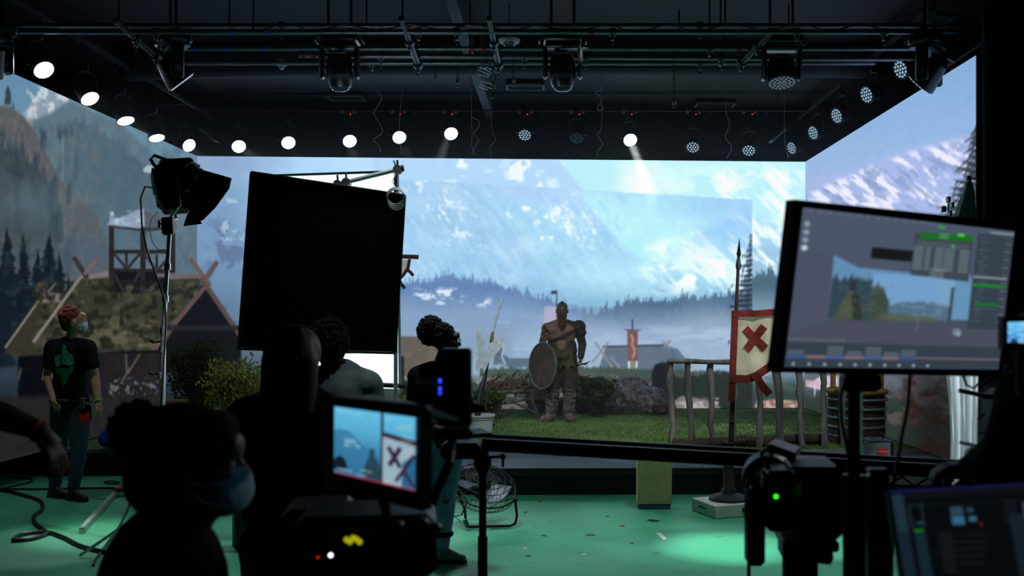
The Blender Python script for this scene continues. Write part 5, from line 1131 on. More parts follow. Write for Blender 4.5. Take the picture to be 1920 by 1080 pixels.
kf = J['wR']+Vector((0.02,-0.04,-0.085)); kn_ = thing('dagger', 'short dark dagger in the warrior\'s fist', 'dagger', kf); part('blade', MB().prism([kf+Vector(v) for v in ((0,0,0.012),(0.05,0,0.02),(0.12,0,0.045),(0.05,0,-0.012),(0,0,-0.012))], (0,0.006,0)), DSTEEL, kn_, smooth=False); part('handle', MB().cyl(kf-Vector((0.07,0,0.01)), kf+Vector((0.01,0,0)), 0.012), LEA, kn_)

# --- crew helpers
def crew(label, J, k, skin, shirt, trousers, shoes, facing, sleeve=1.0, loc=None, hands=None, ears=True, shirt_m=True, vox=0.010, bare_arms=False):
    base = Vector(((J['aL'].x+J['aR'].x)/2, (J['aL'].y+J['aR'].y)/2, 0)); t = thing('person', label, 'person', base); J['sleeve'] = sleeve
    b = MB(); body(b, J, 0.0, k, ('torso','arms','legs','neck')); P, R = head_shape(b, J['head'], facing, k=k, ears=ears)
    for w_, e_, th in (('wL','eL',-1),('wR','eR',1)):
        dv = (J[w_]-J[e_]).normalized(); hs = (hands or {}).get(w_, ((0,0,0), 0.45)); dv = (dv+Vector(hs[0])).normalized(); hand(b, J[w_], dv, (Vector((J['pelvis'].x, J['pelvis'].y, J[w_].z))-J[w_]), hs[1], th, k)
    melt('body', b, skin, t, 0.008, 4)
    b = MB(); body(b, J, 0.020, k, ('torso','sleeves')); 
    for i in range(len(b.v)):
        pass
    melt('shirt', b, shirt, t, vox, 5)
    b = MB(); body(b, J, 0.014, k, ('legs',)); b.ell(J['pelvis']+Vector((0,0,-0.03)), (0.175*k,0.13*k,0.12*k)); melt('trousers', b, trousers, t, vox, 4)
    for a_, toe in (('aL','tL'),('aR','tR')): shoe(t, J[a_], J[toe], shoes, k)
    return t, P, R
def stand(X, Y, H, face, sway=0.0, arms=((0.06,0.0),(0.06,0.0)), shw=0.19):
    """standing joints for a person of height H at X, Y; face is the heading in degrees, 90 looks to the stage"""
    a = math.radians(face); f = Vector((math.cos(a), math.sin(a), 0)); r = Vector((f.y, -f.x, 0)); o = Vector((X, Y, 0)); z = lambda q: Vector((0,0,q*H)); k = H/1.75
    J = dict(head=o+z(0.925)+f*0.02, neck=o+z(0.835), chest=o+z(0.715), pelvis=o+z(0.53)); w = shw*k
    for s_, n in ((-1,'L'),(1,'R')):
        fa, ou = arms[0 if s_ < 0 else 1]
        J['s'+n] = o+r*s_*w+z(0.80); J['e'+n] = o+r*s_*(w+0.03+ou*0.5)+z(0.625)+f*fa*0.3; J['w'+n] = o+r*s_*(w+0.03+ou)+z(0.48)+f*fa
        J['h'+n] = o+r*s_*0.09*k+z(0.50); J['k'+n] = o+r*s_*0.10*k+z(0.275)+f*0.02; J['a'+n] = o+r*s_*0.11*k+z(0.055); J['t'+n] = Vector((o+r*s_*0.12*k+f*0.1).to_tuple()); J['t'+n].z = 0.0
    return J, f, r, k
BLKT = mat('black_tshirt', (26,28,33), 0.95, 0, 0.15, 14, 0.15, spec=0.1); JEAN = mat('dark_denim', (58,72,90), 0.9, 0, 0.25, 14, 0.25); BOOT = mat('dark_boot', (30,32,38), 0.5)
MASK = mat('face_mask', (176,198,210), 0.85, 0, 0.08, 30, 0.2)
def face_mask(t, P, R, k=1.0, m=None):
    b = MB(); b.ell(P(0,0.058,-0.050), (0.060*k,0.058*k,0.055*k), R); b.ell(P(0,0.086,-0.030), (0.028*k,0.030*k,0.034*k), R); o = melt('face_mask', b, m or MASK, t, 0.007, 3, 'pale pleated face mask')
    for s_ in (-1,1):
        b = MB(); b.ring_tube([P(s_*0.05,0.07,-0.028), P(s_*0.073,0.03,-0.03), P(s_*0.084,-0.012,-0.012), P(s_*0.084,-0.014,-0.026), P(s_*0.073,0.03,-0.065), P(s_*0.05,0.07,-0.078)], 0.0022, 5); part('ear_loop', b, m or MASK, o)

# --- person standing at left, looking to the right
LMx = at(126,900,9.4).x; J, f_, r_, k_ = stand(LMx, 9.4, 1.81, 68)
J['head'] = at(139,602,9.36); J['neck'] = at(134,640,9.42); J['chest'] = at(130,672,9.42); J['pelvis'] = at(132,752,9.42); J['sL'] = at(100,652,9.5); J['sR'] = at(164,652,9.34); J['eR'] = at(178,706,9.36); J['wR'] = at(184,754,9.28); J['eL'] = at(90,705,9.55); J['wL'] = at(100,748,9.3)
J['hL'] = at(116,765,9.5); J['kL'] = at(108,850,9.5); J['aL'] = at(103,916,9.52); J['tL'] = Vector((J['aL'].x+0.08, 9.48, 0)); J['hR'] = at(148,765,9.38); J['kR'] = at(148,850,9.36); J['aR'] = at(138,914,9.36); J['tR'] = Vector((J['aR'].x+0.12, 9.30, 0))
lm, P, R = crew('red-haired person in a black T-shirt with a green print, standing at left', J, 1.03, SKIN_L, BLKT, JEAN, BOOT, (0.93,0.36,0.04), 0.55)
b = MB(); b.ell(P(0,-0.025,0.045), (0.086,0.100,0.088), R); b.caps(P(0,-0.06,0.0), P(0,-0.06,-0.04), 0.07, 0.055); rr_ = np.random.RandomState(2)
for q in range(170):
    v = Vector(rr_.normal(0,1,3)).normalized()
    if v.y > 0.55 or (v.z < -0.1 and v.y > 0): continue
    b.ell(P(v.x*0.083,-0.025+v.y*0.098,0.045+v.z*0.088), 0.012+0.01*rr_.rand(), None, 6, 5)
melt('hair', b, mat('hair_red', (128,48,40), 0.8, 0, 0.4, 30, 0.5), lm, 0.009, 1, 'short red hair'); eyes(lm, P, R); face_mask(lm, P, R)
GP = mat('green_print', (38,120,84), 0.8, 0, 0.2, 20); b = MB(); c = at(121,696,9.42)
def back_at(x, y): return at(x, y, 9.17+0.0016*abs(x-128)+0.0009*abs(y-690))
for quad in (((102,668),(114,664),(113,686),(104,688)),((116,650),(122,648),(124,684),(116,684)),((118,646),(125,660),(136,668),(137,684),(126,686)),((103,690),(112,690),(112,702),(106,700)),((113,690),(129,690),(127,704),(122,716),(118,724),(113,706)),((130,688),(136,687),(134,698),(130,700))):
    b.prism([back_at(*q_) for q_ in quad], (0,0.02,0))
part('back_print', b, GP, lm, 'green printed motif', smooth=False)
part('wristband', MB().torus(J['wR']+Vector((0,0,0.015)), J['wR']-J['eR'], 0.031, 0.008, 20, 6), mat('band_green', (70,230,100), 0.5), lm, 'bright green wristband')
part('tool_belt', MB().torus(at(132,752,9.42), (0,0.1,1), 0.168, 0.018, 28, 8), LEA, lm)
pc = at(160,775,9.24); b = MB(); b.box(pc, (0.10,0.06,0.16), rotz(30), bev=0.015); po = part('tool_pouch', b, BLKC, lm); part('red_cloth', MB().prism([pc+Vector(v) for v in ((-0.04,-0.045,0.0),(0.05,-0.03,0.01),(0.045,-0.03,-0.13),(0.02,-0.045,-0.06),(-0.02,-0.05,-0.10))], (0,0.02,0)), mat('red_rag', (190,36,36), 0.8), po, 'red cloth')
part('radio', MB().box(at(154,756,9.20), (0.05,0.035,0.10), bev=0.006), STEEL, lm); part('antenna', MB().cyl(at(156,750,9.20), at(157,735,9.20), 0.004), BLKP, lm)

# --- person with curly bun, glasses and blue jeans
dD = 7.0; J, f_, r_, k_ = stand(at(826,1020,dD).x, dD, 1.70, 40)
J['head'] = at(836,641,dD); J['neck'] = at(822,684,dD+0.02); J['chest'] = at(822,735,dD); J['pelvis'] = at(832,812,dD); J['sL'] = at(784,706,dD+0.08); J['sR'] = at(862,712,dD-0.06); J['eL'] = at(776,765,dD+0.1); J['wL'] = at(812,800,dD-0.22); J['eR'] = at(868,770,dD-0.1); J['wR'] = at(845,806,dD-0.28)
J['hL'] = at(822,830,dD+0.02); J['kL'] = at(812,925,dD+0.02); J['aL'] = at(792,1028,dD+0.05); J['hR'] = at(846,828,dD-0.03); J['kR'] = at(838,925,dD-0.05); J['aR'] = at(828,1030,dD-0.02)
J['tL'] = Vector((J['aL'].x+0.1, dD, 0)); J['tR'] = Vector((J['aR'].x+0.12, dD-0.03, 0))
gp, P, R = crew('person with a curly dark bun and glasses in a black top and light blue jeans', J, 0.97, SKIN_D, BLKT, mat('light_denim', (158,146,190), 0.9, 0, 0.2, 16, 0.3), mat('pale_shoe', (120,124,128), 0.6), (0.92,-0.10,-0.03), 1.0)
part('hair', fuzz(P(0,-0.03,0.045), (0.088,0.098,0.088), 700, 0.008, 4), HAIR, gp); part('bun', fuzz(at(808,620,dD+0.02), (0.090,0.088,0.098), 1300, 0.009, 5, 0.22), HAIR, gp, 'curly hair bun'); eyes(gp, P, R)
b = MB(); fr = MB()
for s_ in (-1,1): fr.torus(P(s_*0.033,0.098,0.002), R@Vector((0,1,0)), 0.024, 0.0028, 24, 6); fr.ring_tube([P(s_*0.057,0.094,0.006), P(s_*0.08,0.04,0.006), P(s_*0.08,-0.01,0.0)], 0.002, 5)
fr.cyl(P(-0.010,0.099,0.006), P(0.010,0.099,0.006), 0.002); gl = part('glasses', fr, STEEL, gp)
for s_ in (-1,1): part('glass_lens', MB().lathe(P(s_*0.033,0.0975,0.002), R@Vector((0,1,0)), [(0,0.022),(0.002,0.022)], 20), glass('lens_clear'), gl)
for x, y, d in ((812,948,dD-0.12),(836,940,dD-0.16)): part('torn_patch', MB().box(at(x,y,d+0.055), (0.05,0.02,0.035), bev=0.008), SKIN_D, gp, 'torn hole in the jeans')
for k__ in ('L','R'): part('ankle_wrap', MB().torus(J['k'+k__].lerp(J['a'+k__],0.72), (0,0,1), 0.052, 0.022, 20, 8), BLKC, gp)

# --- person with short curly hair in a grey patterned shirt, seen from behind
dC = 5.2; J, f_, r_, k_ = stand(at(648,900,dC).x, dC, 1.73, 60); J['head'] = at(618,648,dC); J['neck'] = at(628,688,dC+0.02); J['chest'] = at(645,745,dC+0.02); J['sL'] = at(590,722,dC+0.1); J['sR'] = at(690,722,dC-0.02); J['eR'] = at(716,800,dC); J['wR'] = at(690,850,dC-0.2)
gs, P, R = crew('person with dark curly hair in a grey patterned shirt facing the stage', J, 1.0, SKIN_D, mat('grey_shirt', (116,130,134), 0.9, 0, 0.5, 9, 0.3, rgb2=(160,174,176)), JEAN, BOOT, (0.4,0.9,0), 1.0)
part('hair', fuzz(P(0,-0.01,0.03), (0.098,0.112,0.108), 1000, 0.009, 9, 0.25), HAIR, gs)

# --- red-haired person seen from behind
dB = 3.6; J, f_, r_, k_ = stand(at(545,900,dB).x, dB, 1.67, 80, shw=0.2); J['head'] = at(556,676,dB); J['neck'] = at(552,740,dB); J['chest'] = at(546,812,dB); J['sL'] = at(462,786,dB); J['sR'] = at(636,786,dB); J['eL'] = at(450,880,dB-0.02); J['eR'] = at(652,880,dB); J['wL'] = at(478,965,dB+0.2); J['wR'] = at(648,950,dB+0.15)
rw, P, R = crew('person with long dark red hair in a black hooded top, seen from behind', J, 1.0, SKIN_L, BLKC, BLKC, BOOT, (0.25,1,0), 1.0)
RH = mat('hair_dark_red', (72,16,20), 0.55, 0, 0.4, 20, 0.5, stretch=(1,1,0.1)); b = MB(); b.ell(P(0,-0.02,0.03), (0.096,0.112,0.104), R); b.caps(P(-0.045,-0.05,0.0), P(-0.060,-0.07,-0.22), 0.062, 0.045); b.caps(P(0.045,-0.05,0.0), P(0.062,-0.07,-0.22), 0.062, 0.045); b.caps(P(0,-0.06,0.0), P(0,-0.09,-0.24), 0.07, 0.05)
melt('hair', b, RH, rw, 0.010, 6, 'long dark red hair'); b = MB(); rr_ = np.random.RandomState(12)
for q in range(70):
    a = rr_.uniform(-2.6,-0.5) ; x = math.cos(a)*0.098; y = -0.02+math.sin(a)*0.11; b.ring_tube([P(x*0.6,y*0.6,0.125), P(x,y,0.05), P(x*1.04,y*1.03,-0.08), P(x*1.02,y*0.95-0.01,-0.2+0.05*rr_.rand())], [0.004,0.006,0.005,0.001], 5)
part('hair_strands', b, RH, rw)

# --- nearest person, hair bun and mask, in profile
dA = 2.1; J, f_, r_, k_ = stand(at(315,900,dA).x, dA, 1.56, 15, shw=0.165); J['head'] = at(372,878,dA); J['neck'] = at(318,1002,dA); J['chest'] = at(306,1120,dA); J['sL'] = at(300,1085,dA+0.16); J['sR'] = at(318,1092,dA-0.15)
na, P, R = crew('nearest person with a hair bun and pale mask, looking right in profile', J, 0.96, SKIN_D, BLKC, BLKC, BOOT, (1,0.06,0.06), 1.0)
NH = mat('hair_near', (12,10,10), 0.9, 0, 0.3, 30, 0.3, spec=0.1); b = MB(); b.ell(P(0,-0.035,0.042), (0.096,0.118,0.104), R); b.ell(P(0,-0.09,-0.02), (0.075,0.07,0.08), R); b.ell(P(0,0.045,0.085), (0.07,0.045,0.04), R); melt('hair', b, NH, na, 0.009, 6)
part('bun', fuzz(at(258,806,dA+0.01), (0.052,0.055,0.058), 500, 0.007, 15, 0.25), NH, na, 'loose hair bun'); eyes(na, P, R, 0.96); face_mask(na, P, R, 1.0, mat('mask_blue', (150,184,196), 0.85, 0, 0.06, 30, 0.2))
part('earring', MB().torus(P(0.084,-0.004,-0.055), (1,0.2,0), 0.014, 0.002, 20, 6), mat('gold', (180,140,60), 0.3, 0.9), na)

# --- bare arm reaching in from the left edge
dE = 3.0; J, f_, r_, k_ = stand(at(-190,900,dE).x, dE+0.05, 1.72, 20); J['sR'] = at(-110,742,dE-0.05); J['eR'] = at(-18,772,dE-0.08); J['wR'] = at(76,808,dE-0.05); J['sleeve'] = 0.3
le, P, R = crew('person mostly outside the left edge, bare brown arm with a red wristband', J, 1.06, SKIN_D, BLKT, BLKC, BOOT, (1,0.1,0), 0.3, hands={'wR': ((0.0,0,-1.3), 0.5)})
part('wristband', MB().torus(at(72,806,dE-0.052), (1,0,-0.35), 0.032, 0.007, 24, 6), mat('band_red', (230,40,36), 0.5), le, 'red wristband'); part('hair', fuzz(P(0,-0.02,0.04), (0.088,0.1,0.09), 90, 0.014, 21), HAIR, le)

# --- operator at the right edge
dG = 2.6; J, f_, r_, k_ = stand(at(1985,900,dG).x, dG, 1.74, 150); J['sR'] = at(1925,752,dG); J['eR'] = at(1890,850,dG-0.1); J['wR'] = at(1842,872,dG+0.05); J['sL'] = at(2040,750,dG); J['eL'] = at(2040,850,dG); J['wL'] = at(1990,900,dG+0.2); J['head'] = at(1990,640,dG); J['neck'] = at(1985,705,dG); J['chest'] = at(1975,790,dG)
op, P, R = crew('dark-clothed operator at the right picture edge with a blue glove', J, 1.05, SKIN_D, BLKC, BLKC, BOOT, (-1,0.3,0), 1.0)
b = MB(); hand(b, J['wR'], (-1,0.1,-0.1), (0,0,-1), 0.7, 1, 1.12); melt('glove', b, mat('blue_glove', (30,60,120), 0.5), op, 0.007, 2, 'blue glove'); part('hair', fuzz(P(0,-0.02,0.04), (0.09,0.1,0.092), 60, 0.014, 22), HAIR, op)
# ------------------------------------------------------------------ crew equipment
def quad_slab(TL, TR, BR_, BL_, th, inset=0.0):
    """slab with its front face on four room points"""
    n = (TR-TL).cross(BL_-TL).normalized(); n = n if n.y > 0 else -n; c = (TL+TR+BR_+BL_)/4
    P = [p+(c-p).normalized()*inset for p in (TL, TR, BR_, BL_)]; return MB().prism(P, n*th), n
def flat4(px4, d1, d2, d4):
    """four corners of one flat rectangle-like panel: three depths given, the fourth follows from the plane"""
    TL = at(*px4[0], d1); TR = at(*px4[1], d2); BL_ = at(*px4[3], d4); n = (TR-TL).cross(BL_-TL).normalized(); n = n if n.y > 0 else -n
    def on(px, py, lift=0.0):
        e = Vector((0,0,HC)); r = at(px, py, 1.0)-e; return e+r*((TL-n*lift-e).dot(n)/r.dot(n))
    return [TL, TR, on(*px4[2]), BL_], n, on
def bil(TL, TR, BR_, BL_):
    TL, TR, BR_, BL_ = [np.array(p) for p in (TL, TR, BR_, BL_)]
    return lambda u, v: (TL[None]*((1-u)*v)[:,None]+TR[None]*(u*v)[:,None]+BR_[None]*(u*(1-v))[:,None]+BL_[None]*((1-u)*(1-v))[:,None])

# fresnel lamp with barn doors on a chrome stand
ld = 7.4; L0 = at(303,760,ld); lz = Vector((L0.x, ld, 0)); t = thing('studio_lamp', 'black lamp with barn doors on a tall chrome stand beside the black flag', 'lamp', lz)
L = lambda x, y, dd=0.0: at(x, y, ld+dd)
for a in (90, 210, 330):
    e = lz+Vector((math.cos(math.radians(a))*0.55, math.sin(math.radians(a))*0.55, 0.014)); part('leg', MB().ring_tube([e, lz+Vector((0,0,0.32))+(e-lz)*0.12, lz+Vector((0,0,0.40))], 0.012, 8), CHROME, t)
part('lower_tube', MB().cyl(lz+Vector((0,0,0.2)), L(306,620), 0.019), CHROME, t); part('upper_tube', MB().cyl(L(306,625), L(319,418), 0.0155), CHROME, t)
for y, x in ((704,303),(655,304.5),(620,306),(560,310),(500,314)): part('collar', MB().cyl(L(x,y+6), L(x,y-6), 0.024), CHROME, t)
for y, x in ((700,301),(640,303)): part('knob', MB().cyl(L(x,y), L(x-14,y+2,-0.02), 0.007).cyl(L(x-14,y+2,-0.02), L(x-20,y-2,-0.02), 0.013), BLKP, t)
part('stand_head', MB().box(L(316,424), (0.085,0.08,0.13), roty(-4), bev=0.012), BLK, t); part('tee_handle', MB().cyl(L(300,420,-0.04), L(312,420), 0.006).cyl(L(298,413,-0.04), L(298,427,-0.04), 0.008), BLKP, t)
# body: a box turned to face right and slightly down
hx = Vector((0.86, 0.42, 0.12)).normalized(); hz = Vector((-0.33,0.05,0.94)); hz = (hz-hx*hz.dot(hx)).normalized(); hy = hz.cross(hx); RL = Matrix((hx, hy, hz)).transposed(); hc = L(331,350)
b = MB(); b.box(hc, (0.30,0.26,0.30), RL, bev=0.035); b.box(hc+RL@Vector((0.02,0,0.165)), (0.24,0.16,0.07), RL, bev=0.02); b.box(hc+RL@Vector((-0.02,0,-0.16)), (0.2,0.18,0.06), RL, bev=0.02); hb3 = part('housing', b, BLK, t)
b = MB()
for k in range(6): b.box(hc+RL@Vector((-0.10+0.035*k,-0.135,0.06)), (0.014,0.012,0.12), RL)
part('cooling_fins', b, DSTEEL, hb3); part('rear_panel', MB().box(hc+RL@Vector((-0.155,0,0.05)), (0.012,0.2,0.15), RL, bev=0.003), WHITEP, hb3, 'pale rear panel')
part('top_handle', MB().ring_tube([hc+RL@Vector(v) for v in ((-0.12,0,0.15),(-0.15,0,0.22),(-0.12,0,0.25),(-0.04,0,0.21))], 0.013, 8), BLKP, hb3)
part('yoke', MB().ring_tube([hc+RL@Vector((0,-0.16,0.0)), hc+RL@Vector((-0.02,-0.17,-0.2)), L(318,410), hc+RL@Vector((-0.02,0.17,-0.2)), hc+RL@Vector((0,0.16,0.0))], 0.012, 8), CHROME, t)
part('lens_ring', MB().lathe(hc+RL@Vector((0.14,0,-0.01)), hx, [(0,0.13),(0.05,0.135),(0.05,0.12),(0.01,0.115)], 24), BLK, t)
fc = hc+hx*0.19
def leaf(pts, nm='barn_door'): 
    P = [L(x, y, dd) for x, y, dd in pts]; n = (P[1]-P[0]).cross(P[2]-P[0]).normalized(); return part(nm, MB().prism(P, n*0.006), BLK, t, smooth=False)
leaf([(362,322,-0.12),(378,318,-0.08),(434,334,-0.22),(430,352,-0.25),(404,388,-0.24),(380,412,-0.2),(352,420,-0.14)]); leaf([(378,318,0.06),(434,334,0.16),(404,388,0.18),(366,380,0.1)])
leaf([(352,402,-0.12),(345,424,-0.1),(379,420,-0.2),(376,414,-0.14),(392,400,0.12),(368,385,0.1)]); leaf([(345,312,-0.12),(360,302,-0.02),(376,310,0.08),(372,322,0.06)])
for x, y in ((368,332),(351,356)): part('door_clip', MB().box(L(x,y,-0.17), (0.02,0.012,0.04), roty(25), bev=0.004), CHROME, t, 'bright clip')
pts = [(286,352),(272,350),(264,372),(266,420),(276,470),(292,515),(308,560),(312,600),(306,700),(302,770)]
solo('power_cable', MB().ring_tube([L(x,y,-0.06) for x, y in pts]+[lz+Vector((0.05,-0.1,0.3)), lz+Vector((0.1,-0.2,0.012)), lz+Vector((0.5,-0.3,0.012))], 0.007, 6), BLKP, 'black cable hanging in a curve from the lamp with barn doors', 'cable', L(286,352))
ws = [L(x, y, -0.03) for x, y in ((296,398),(284,410),(280,430),(286,455),(296,468),(300,470),(310,468))]; solo('safety_wire', MB().ring_tube(ws, 0.003, 5), STEEL, 'thin wire loop hanging from the lamp beside the chrome tube', 'wire', ws[0])

# white diffusion frame, its glow set as emission on the sheet
GD = 8.9; t = thing('diffusion_frame', 'glowing white diffusion frame standing behind the black flag', 'light panel', Vector((at(625,900,GD).x, GD, 0)))
WSHEET = glow('glowing_diffusion', (232,248,255), 2.2)
TL, TR, BR2, BL2 = at(505,330,GD), at(745,322,GD-0.1), at(750,732,GD-0.1), at(508,725,GD); b, n = quad_slab(TL, TR, BR2, BL2, 0.02); part('sheet', b, WSHEET, t, 'self-glowing white sheet', smooth=False)
for p, q in ((TL,TR),(TR,BR2),(BR2,BL2),(BL2,TL)): part('frame_tube', MB().cyl(p, q, 0.014), CHROME, t)
for x in (512,740):
    p = at(x,725,GD); part('upright', MB().cyl((p.x,GD+0.03,0.02), (p.x,GD+0.03,p.z+0.3), 0.014), CHROME, t); part('foot', MB().cyl((p.x-0.3,GD+0.03,0.016), (p.x+0.3,GD+0.03,0.016), 0.013), BLK, t)
part('crossbar', MB().cyl(at(505,664,GD-0.06), at(745,660,GD-0.1), 0.007), BLK, t)
part('lower_bar', MB().cyl(at(560,714,GD-0.06), at(760,724,GD-0.1), 0.022), BLK, t)

# big black flag on a grip arm
fd2 = 7.6; t = thing('black_flag', 'large black cloth flag on a frame, tilted in front of the white sheet', 'flag', at(605,655,fd2))
TL, TR, BR2, BL2 = at(471,323,fd2), at(759,366,fd2-0.1), at(741,662,fd2-0.1), at(447,654,fd2)
b, n = quad_slab(TL, TR, BR2, BL2, 0.016); part('cloth', b, BLKC, t, smooth=False)
for p, q in ((TL,TR),(TR,BR2),(BR2,BL2),(BL2,TL)): part('frame_tube', MB().cyl(p, q, 0.011), BLK, t)
t = thing('grip_arm', 'chrome grip arm with a cable coil above the black flag', 'stand arm', at(700,330,7.9)); part('arm', MB().cyl(at(640,344,7.9), at(752,316,7.9), 0.02), CHROME, t)
for x, y in ((746,318),(650,342),(634,346)): c = at(x,y,7.88); part('grip_head', MB().cyl(c-Vector((0,0.04,0)), c+Vector((0,0.04,0)), 0.034).cyl(c, c+Vector((0.0,-0.03,0.07)), 0.009), STEEL, t)
part('pin', MB().cyl(at(752,316,7.88), at(757,315,7.88), 0.026), BLKP, t); part('tee_handle', MB().cyl(at(738,301,7.86), at(744,316,7.86), 0.006), DSTEEL, t)
part('upright', MB().cyl(at(742,325,7.9), (at(742,325,7.9).x,7.9,0.02), 0.017), CHROME, t)
for a in (60,180,300): p = at(742,325,7.9); q = Vector((p.x,7.9,0.3)); part('leg', MB().ring_tube([q, q+Vector((math.cos(math.radians(a))*0.3, math.sin(math.radians(a))*0.3,-0.24)), q+Vector((math.cos(math.radians(a))*0.4, math.sin(math.radians(a))*0.4,-0.286))], 0.012, 8), CHROME, t)
wire = MB()
for k in range(4): wire.torus(at(741+k*0.7,367+k*2.5,7.40-0.02*k), (0.1*k,1,0.15), 0.062+0.004*k, 0.0045, 24, 6)
wire.ring_tube([at(741,352,7.42), at(735,340,7.6), at(741,326,7.86)], 0.006, 6); solo('cable_coil', wire, mat('white_cable', (170,176,172), 0.5), 'pale cable coil hanging over the top right corner of the black flag', 'cable', at(741,367,7.42))

# camera slide rail across the set, its stand and the plate at its end
rd = 4.9; RA = at(905,836,5.0); RB = at(1838,890,4.55)
t = thing('slide_rail', 'long black camera slide rail crossing in front of the stage', 'rail', (RA+RB)/2); u_ = (RB-RA).normalized(); bk_ = Vector((0,1,0)); s1 = Vector((0,0,0.0375))
for dy, nm in ((0,'near_beam'),(0.2,'far_beam')):
    dz = Vector((0,dy,0.0))
    part(nm, MB().ring_tube([RA+dz-Vector((0,0,0.004)), RB+dz-Vector((0,0,0.004))], 0.0235, 12).prism([RA+dz+Vector((0,-0.018,0.018)), RB+dz+Vector((0,-0.018,0.018)), RB+dz+Vector((0,-0.018,0.038)), RA+dz+Vector((0,-0.018,0.038))], (0,0.036,0)), BLK, t)
for k in range(9): c = RA.lerp(RB, (k+0.5)/9); part('cross_tie', MB().box(c+Vector((0,0.1,-0.02)), (0.03,0.22,0.012)), BLK, t)
b = MB(); c0 = RB-u_*0.75+Vector((0,0.22,-0.06))
for k in range(6): p = c0+u_*k*0.12; b.cyl(p, p+u_*0.06+Vector((0,0,-0.045)), 0.006).cyl(p+u_*0.06+Vector((0,0,-0.045)), p+u_*0.12, 0.006)
b.cyl(c0+Vector((0,0,-0.045)), c0+u_*0.72+Vector((0,0,-0.045)), 0.007); part('truss_web', b, DSTEEL, t)
part('end_plate', MB().box(at(884,812,5.0), (0.16,0.24,0.02), rotz(18), bev=0.004), DSTEEL, t); part('end_block', MB().box(at(866,842,5.05), (0.20,0.2,0.08), bev=0.02), BLK, t)
st = thing('rail_stand', 'black round post holding up the left end of the slide rail', 'stand', Vector((at(905,900,5.0).x,5.0,0))); px_ = at(905,900,5.0).x
part('post', MB().cyl((px_,5.0,0.02), (px_,5.0,at(905,880,5.0).z), 0.019).cyl((px_,5.0,0.3), (px_,5.0,0.62), 0.025), BLK, st)
part('ball_head', MB().lathe(Vector((px_,5.0,at(905,892,5.0).z)), (0,0,1), [(0,0.022),(0.02,0.03),(0.05,0.045),(0.09,0.045),(0.1,0.03),(0.13,0.034)], 18), BLK, st)
for dx, dy in ((-0.02,0.0),): part('lock_knob', MB().ring_tube([at(905,858,4.9), at(940,856,4.88)], 0.008, 6).ell(at(943,856,4.88), 0.016).box(at(943,866,4.88), (0.012,0.012,0.05)), BLKP, st)
for a in (30,150,270): part('foot', MB().cyl((px_,5.0,0.25), (px_+math.cos(math.radians(a))*0.42, 5.0+math.sin(math.radians(a))*0.42, 0.012), 0.014), BLK, st)
st2 = thing('rail_stand', 'black tripod leg set under the right end of the slide rail', 'stand', Vector((RB.x-0.1,4.6,0))); part('post', MB().cyl((RB.x-0.1,4.68,0.02), (RB.x-0.1,4.68,RB.z-0.03), 0.02), BLK, st2)
for a in (30,150,270): part('foot', MB().cyl((RB.x-0.1,4.68,0.25), (RB.x-0.1+math.cos(math.radians(a))*0.4, 4.68+math.sin(math.radians(a))*0.4, 0.012), 0.014), BLK, st2)

# floor fan
fz = onfloor(908,986); c = at(906,915,8.25); t = thing('floor_fan', 'round black wire floor fan on a bent tube foot', 'fan', Vector((c.x,8.25,0))); ax = Vector((0.22,-0.40,0.89)).normalized(); R0 = 0.275
for k, (rr1, off) in enumerate([(R0,0),(R0*0.97,0.05),(R0*0.82,0.09),(R0*0.6,0.105),(R0*0.4,0.11),(R0*0.22,0.112),(R0*0.97,-0.05),(R0*0.8,-0.08),(R0*0.5,-0.1)]): part('cage_ring', MB().torus(c+ax*off, ax, rr1, 0.0035 if k else 0.008, 36, 6), BLK, t)
b = MB(); u = ax.orthogonal().normalized(); w = ax.cross(u)
for k in range(40):
    a = 2*math.pi*k/40; a2 = a+0.25; d0 = u*math.cos(a)+w*math.sin(a); d1 = u*math.cos(a2)+w*math.sin(a2); b.ring_tube([c+d1*0.04+ax*0.112, c+d1*R0*0.6+ax*0.104, c+d0*R0*0.96+ax*0.05, c+d0*R0, c+d0*R0*0.96-ax*0.05, c+d1*R0*0.5-ax*0.1], 0.0017, 4)
part('cage_wires', b, BLK, t); part('motor', MB().lathe(c-ax*0.1, ax, [(0,0.03),(0.02,0.06),(0.08,0.065),(0.12,0.04),(0.2,0.045),(0.21,0.01)], 20), BLK, t)
for k in range(3):
    a = 2*math.pi*k/3; b = MB(); vs = []
    for i in range(7):
        aa = a+i*0.2; d0 = u*math.cos(aa)+w*math.sin(aa); vs.append(c+ax*0.04+d0*0.05+ax*(i-3)*0.008); vs.append(c+ax*0.04+d0*(R0*0.82)+ax*(i-3)*0.014)
    n0 = len(vs); vs += [v+ax*0.003 for v in vs]; fs = []
    for i in range(6): q = 2*i; fs += [(q,q+1,q+3,q+2),(n0+q,n0+q+2,n0+q+3,n0+q+1)]
    part('blade', b.add(vs, fs), mat('fan_blade', (60,66,70), 0.4, 0.5), t)
e0 = at(966,938,8.2); e1 = at(866,925,8.35); g0 = onfloor(957,986,0.016); g1 = onfloor(878,988,0.016)
part('tube_foot', MB().ring_tube([e0, e0.lerp(g0,0.5)+Vector((0.035,-0.02,-0.02)), g0+Vector((0.04,-0.0,0.02)), g0, g1, g1+Vector((-0.02,0,0.03)), e1.lerp(g1,0.5), at(856,918,8.3)], 0.011, 10), BLK, t)
for p in (e0, at(860,922,8.3)): part('pivot_knob', MB().ell(p, 0.024), BLKP, t)
part('foot_clip', MB().ring_tube([g1+Vector((-0.03,0,0.06)), g1+Vector((-0.005,0,0.0))], 0.018, 8), STEEL, t)
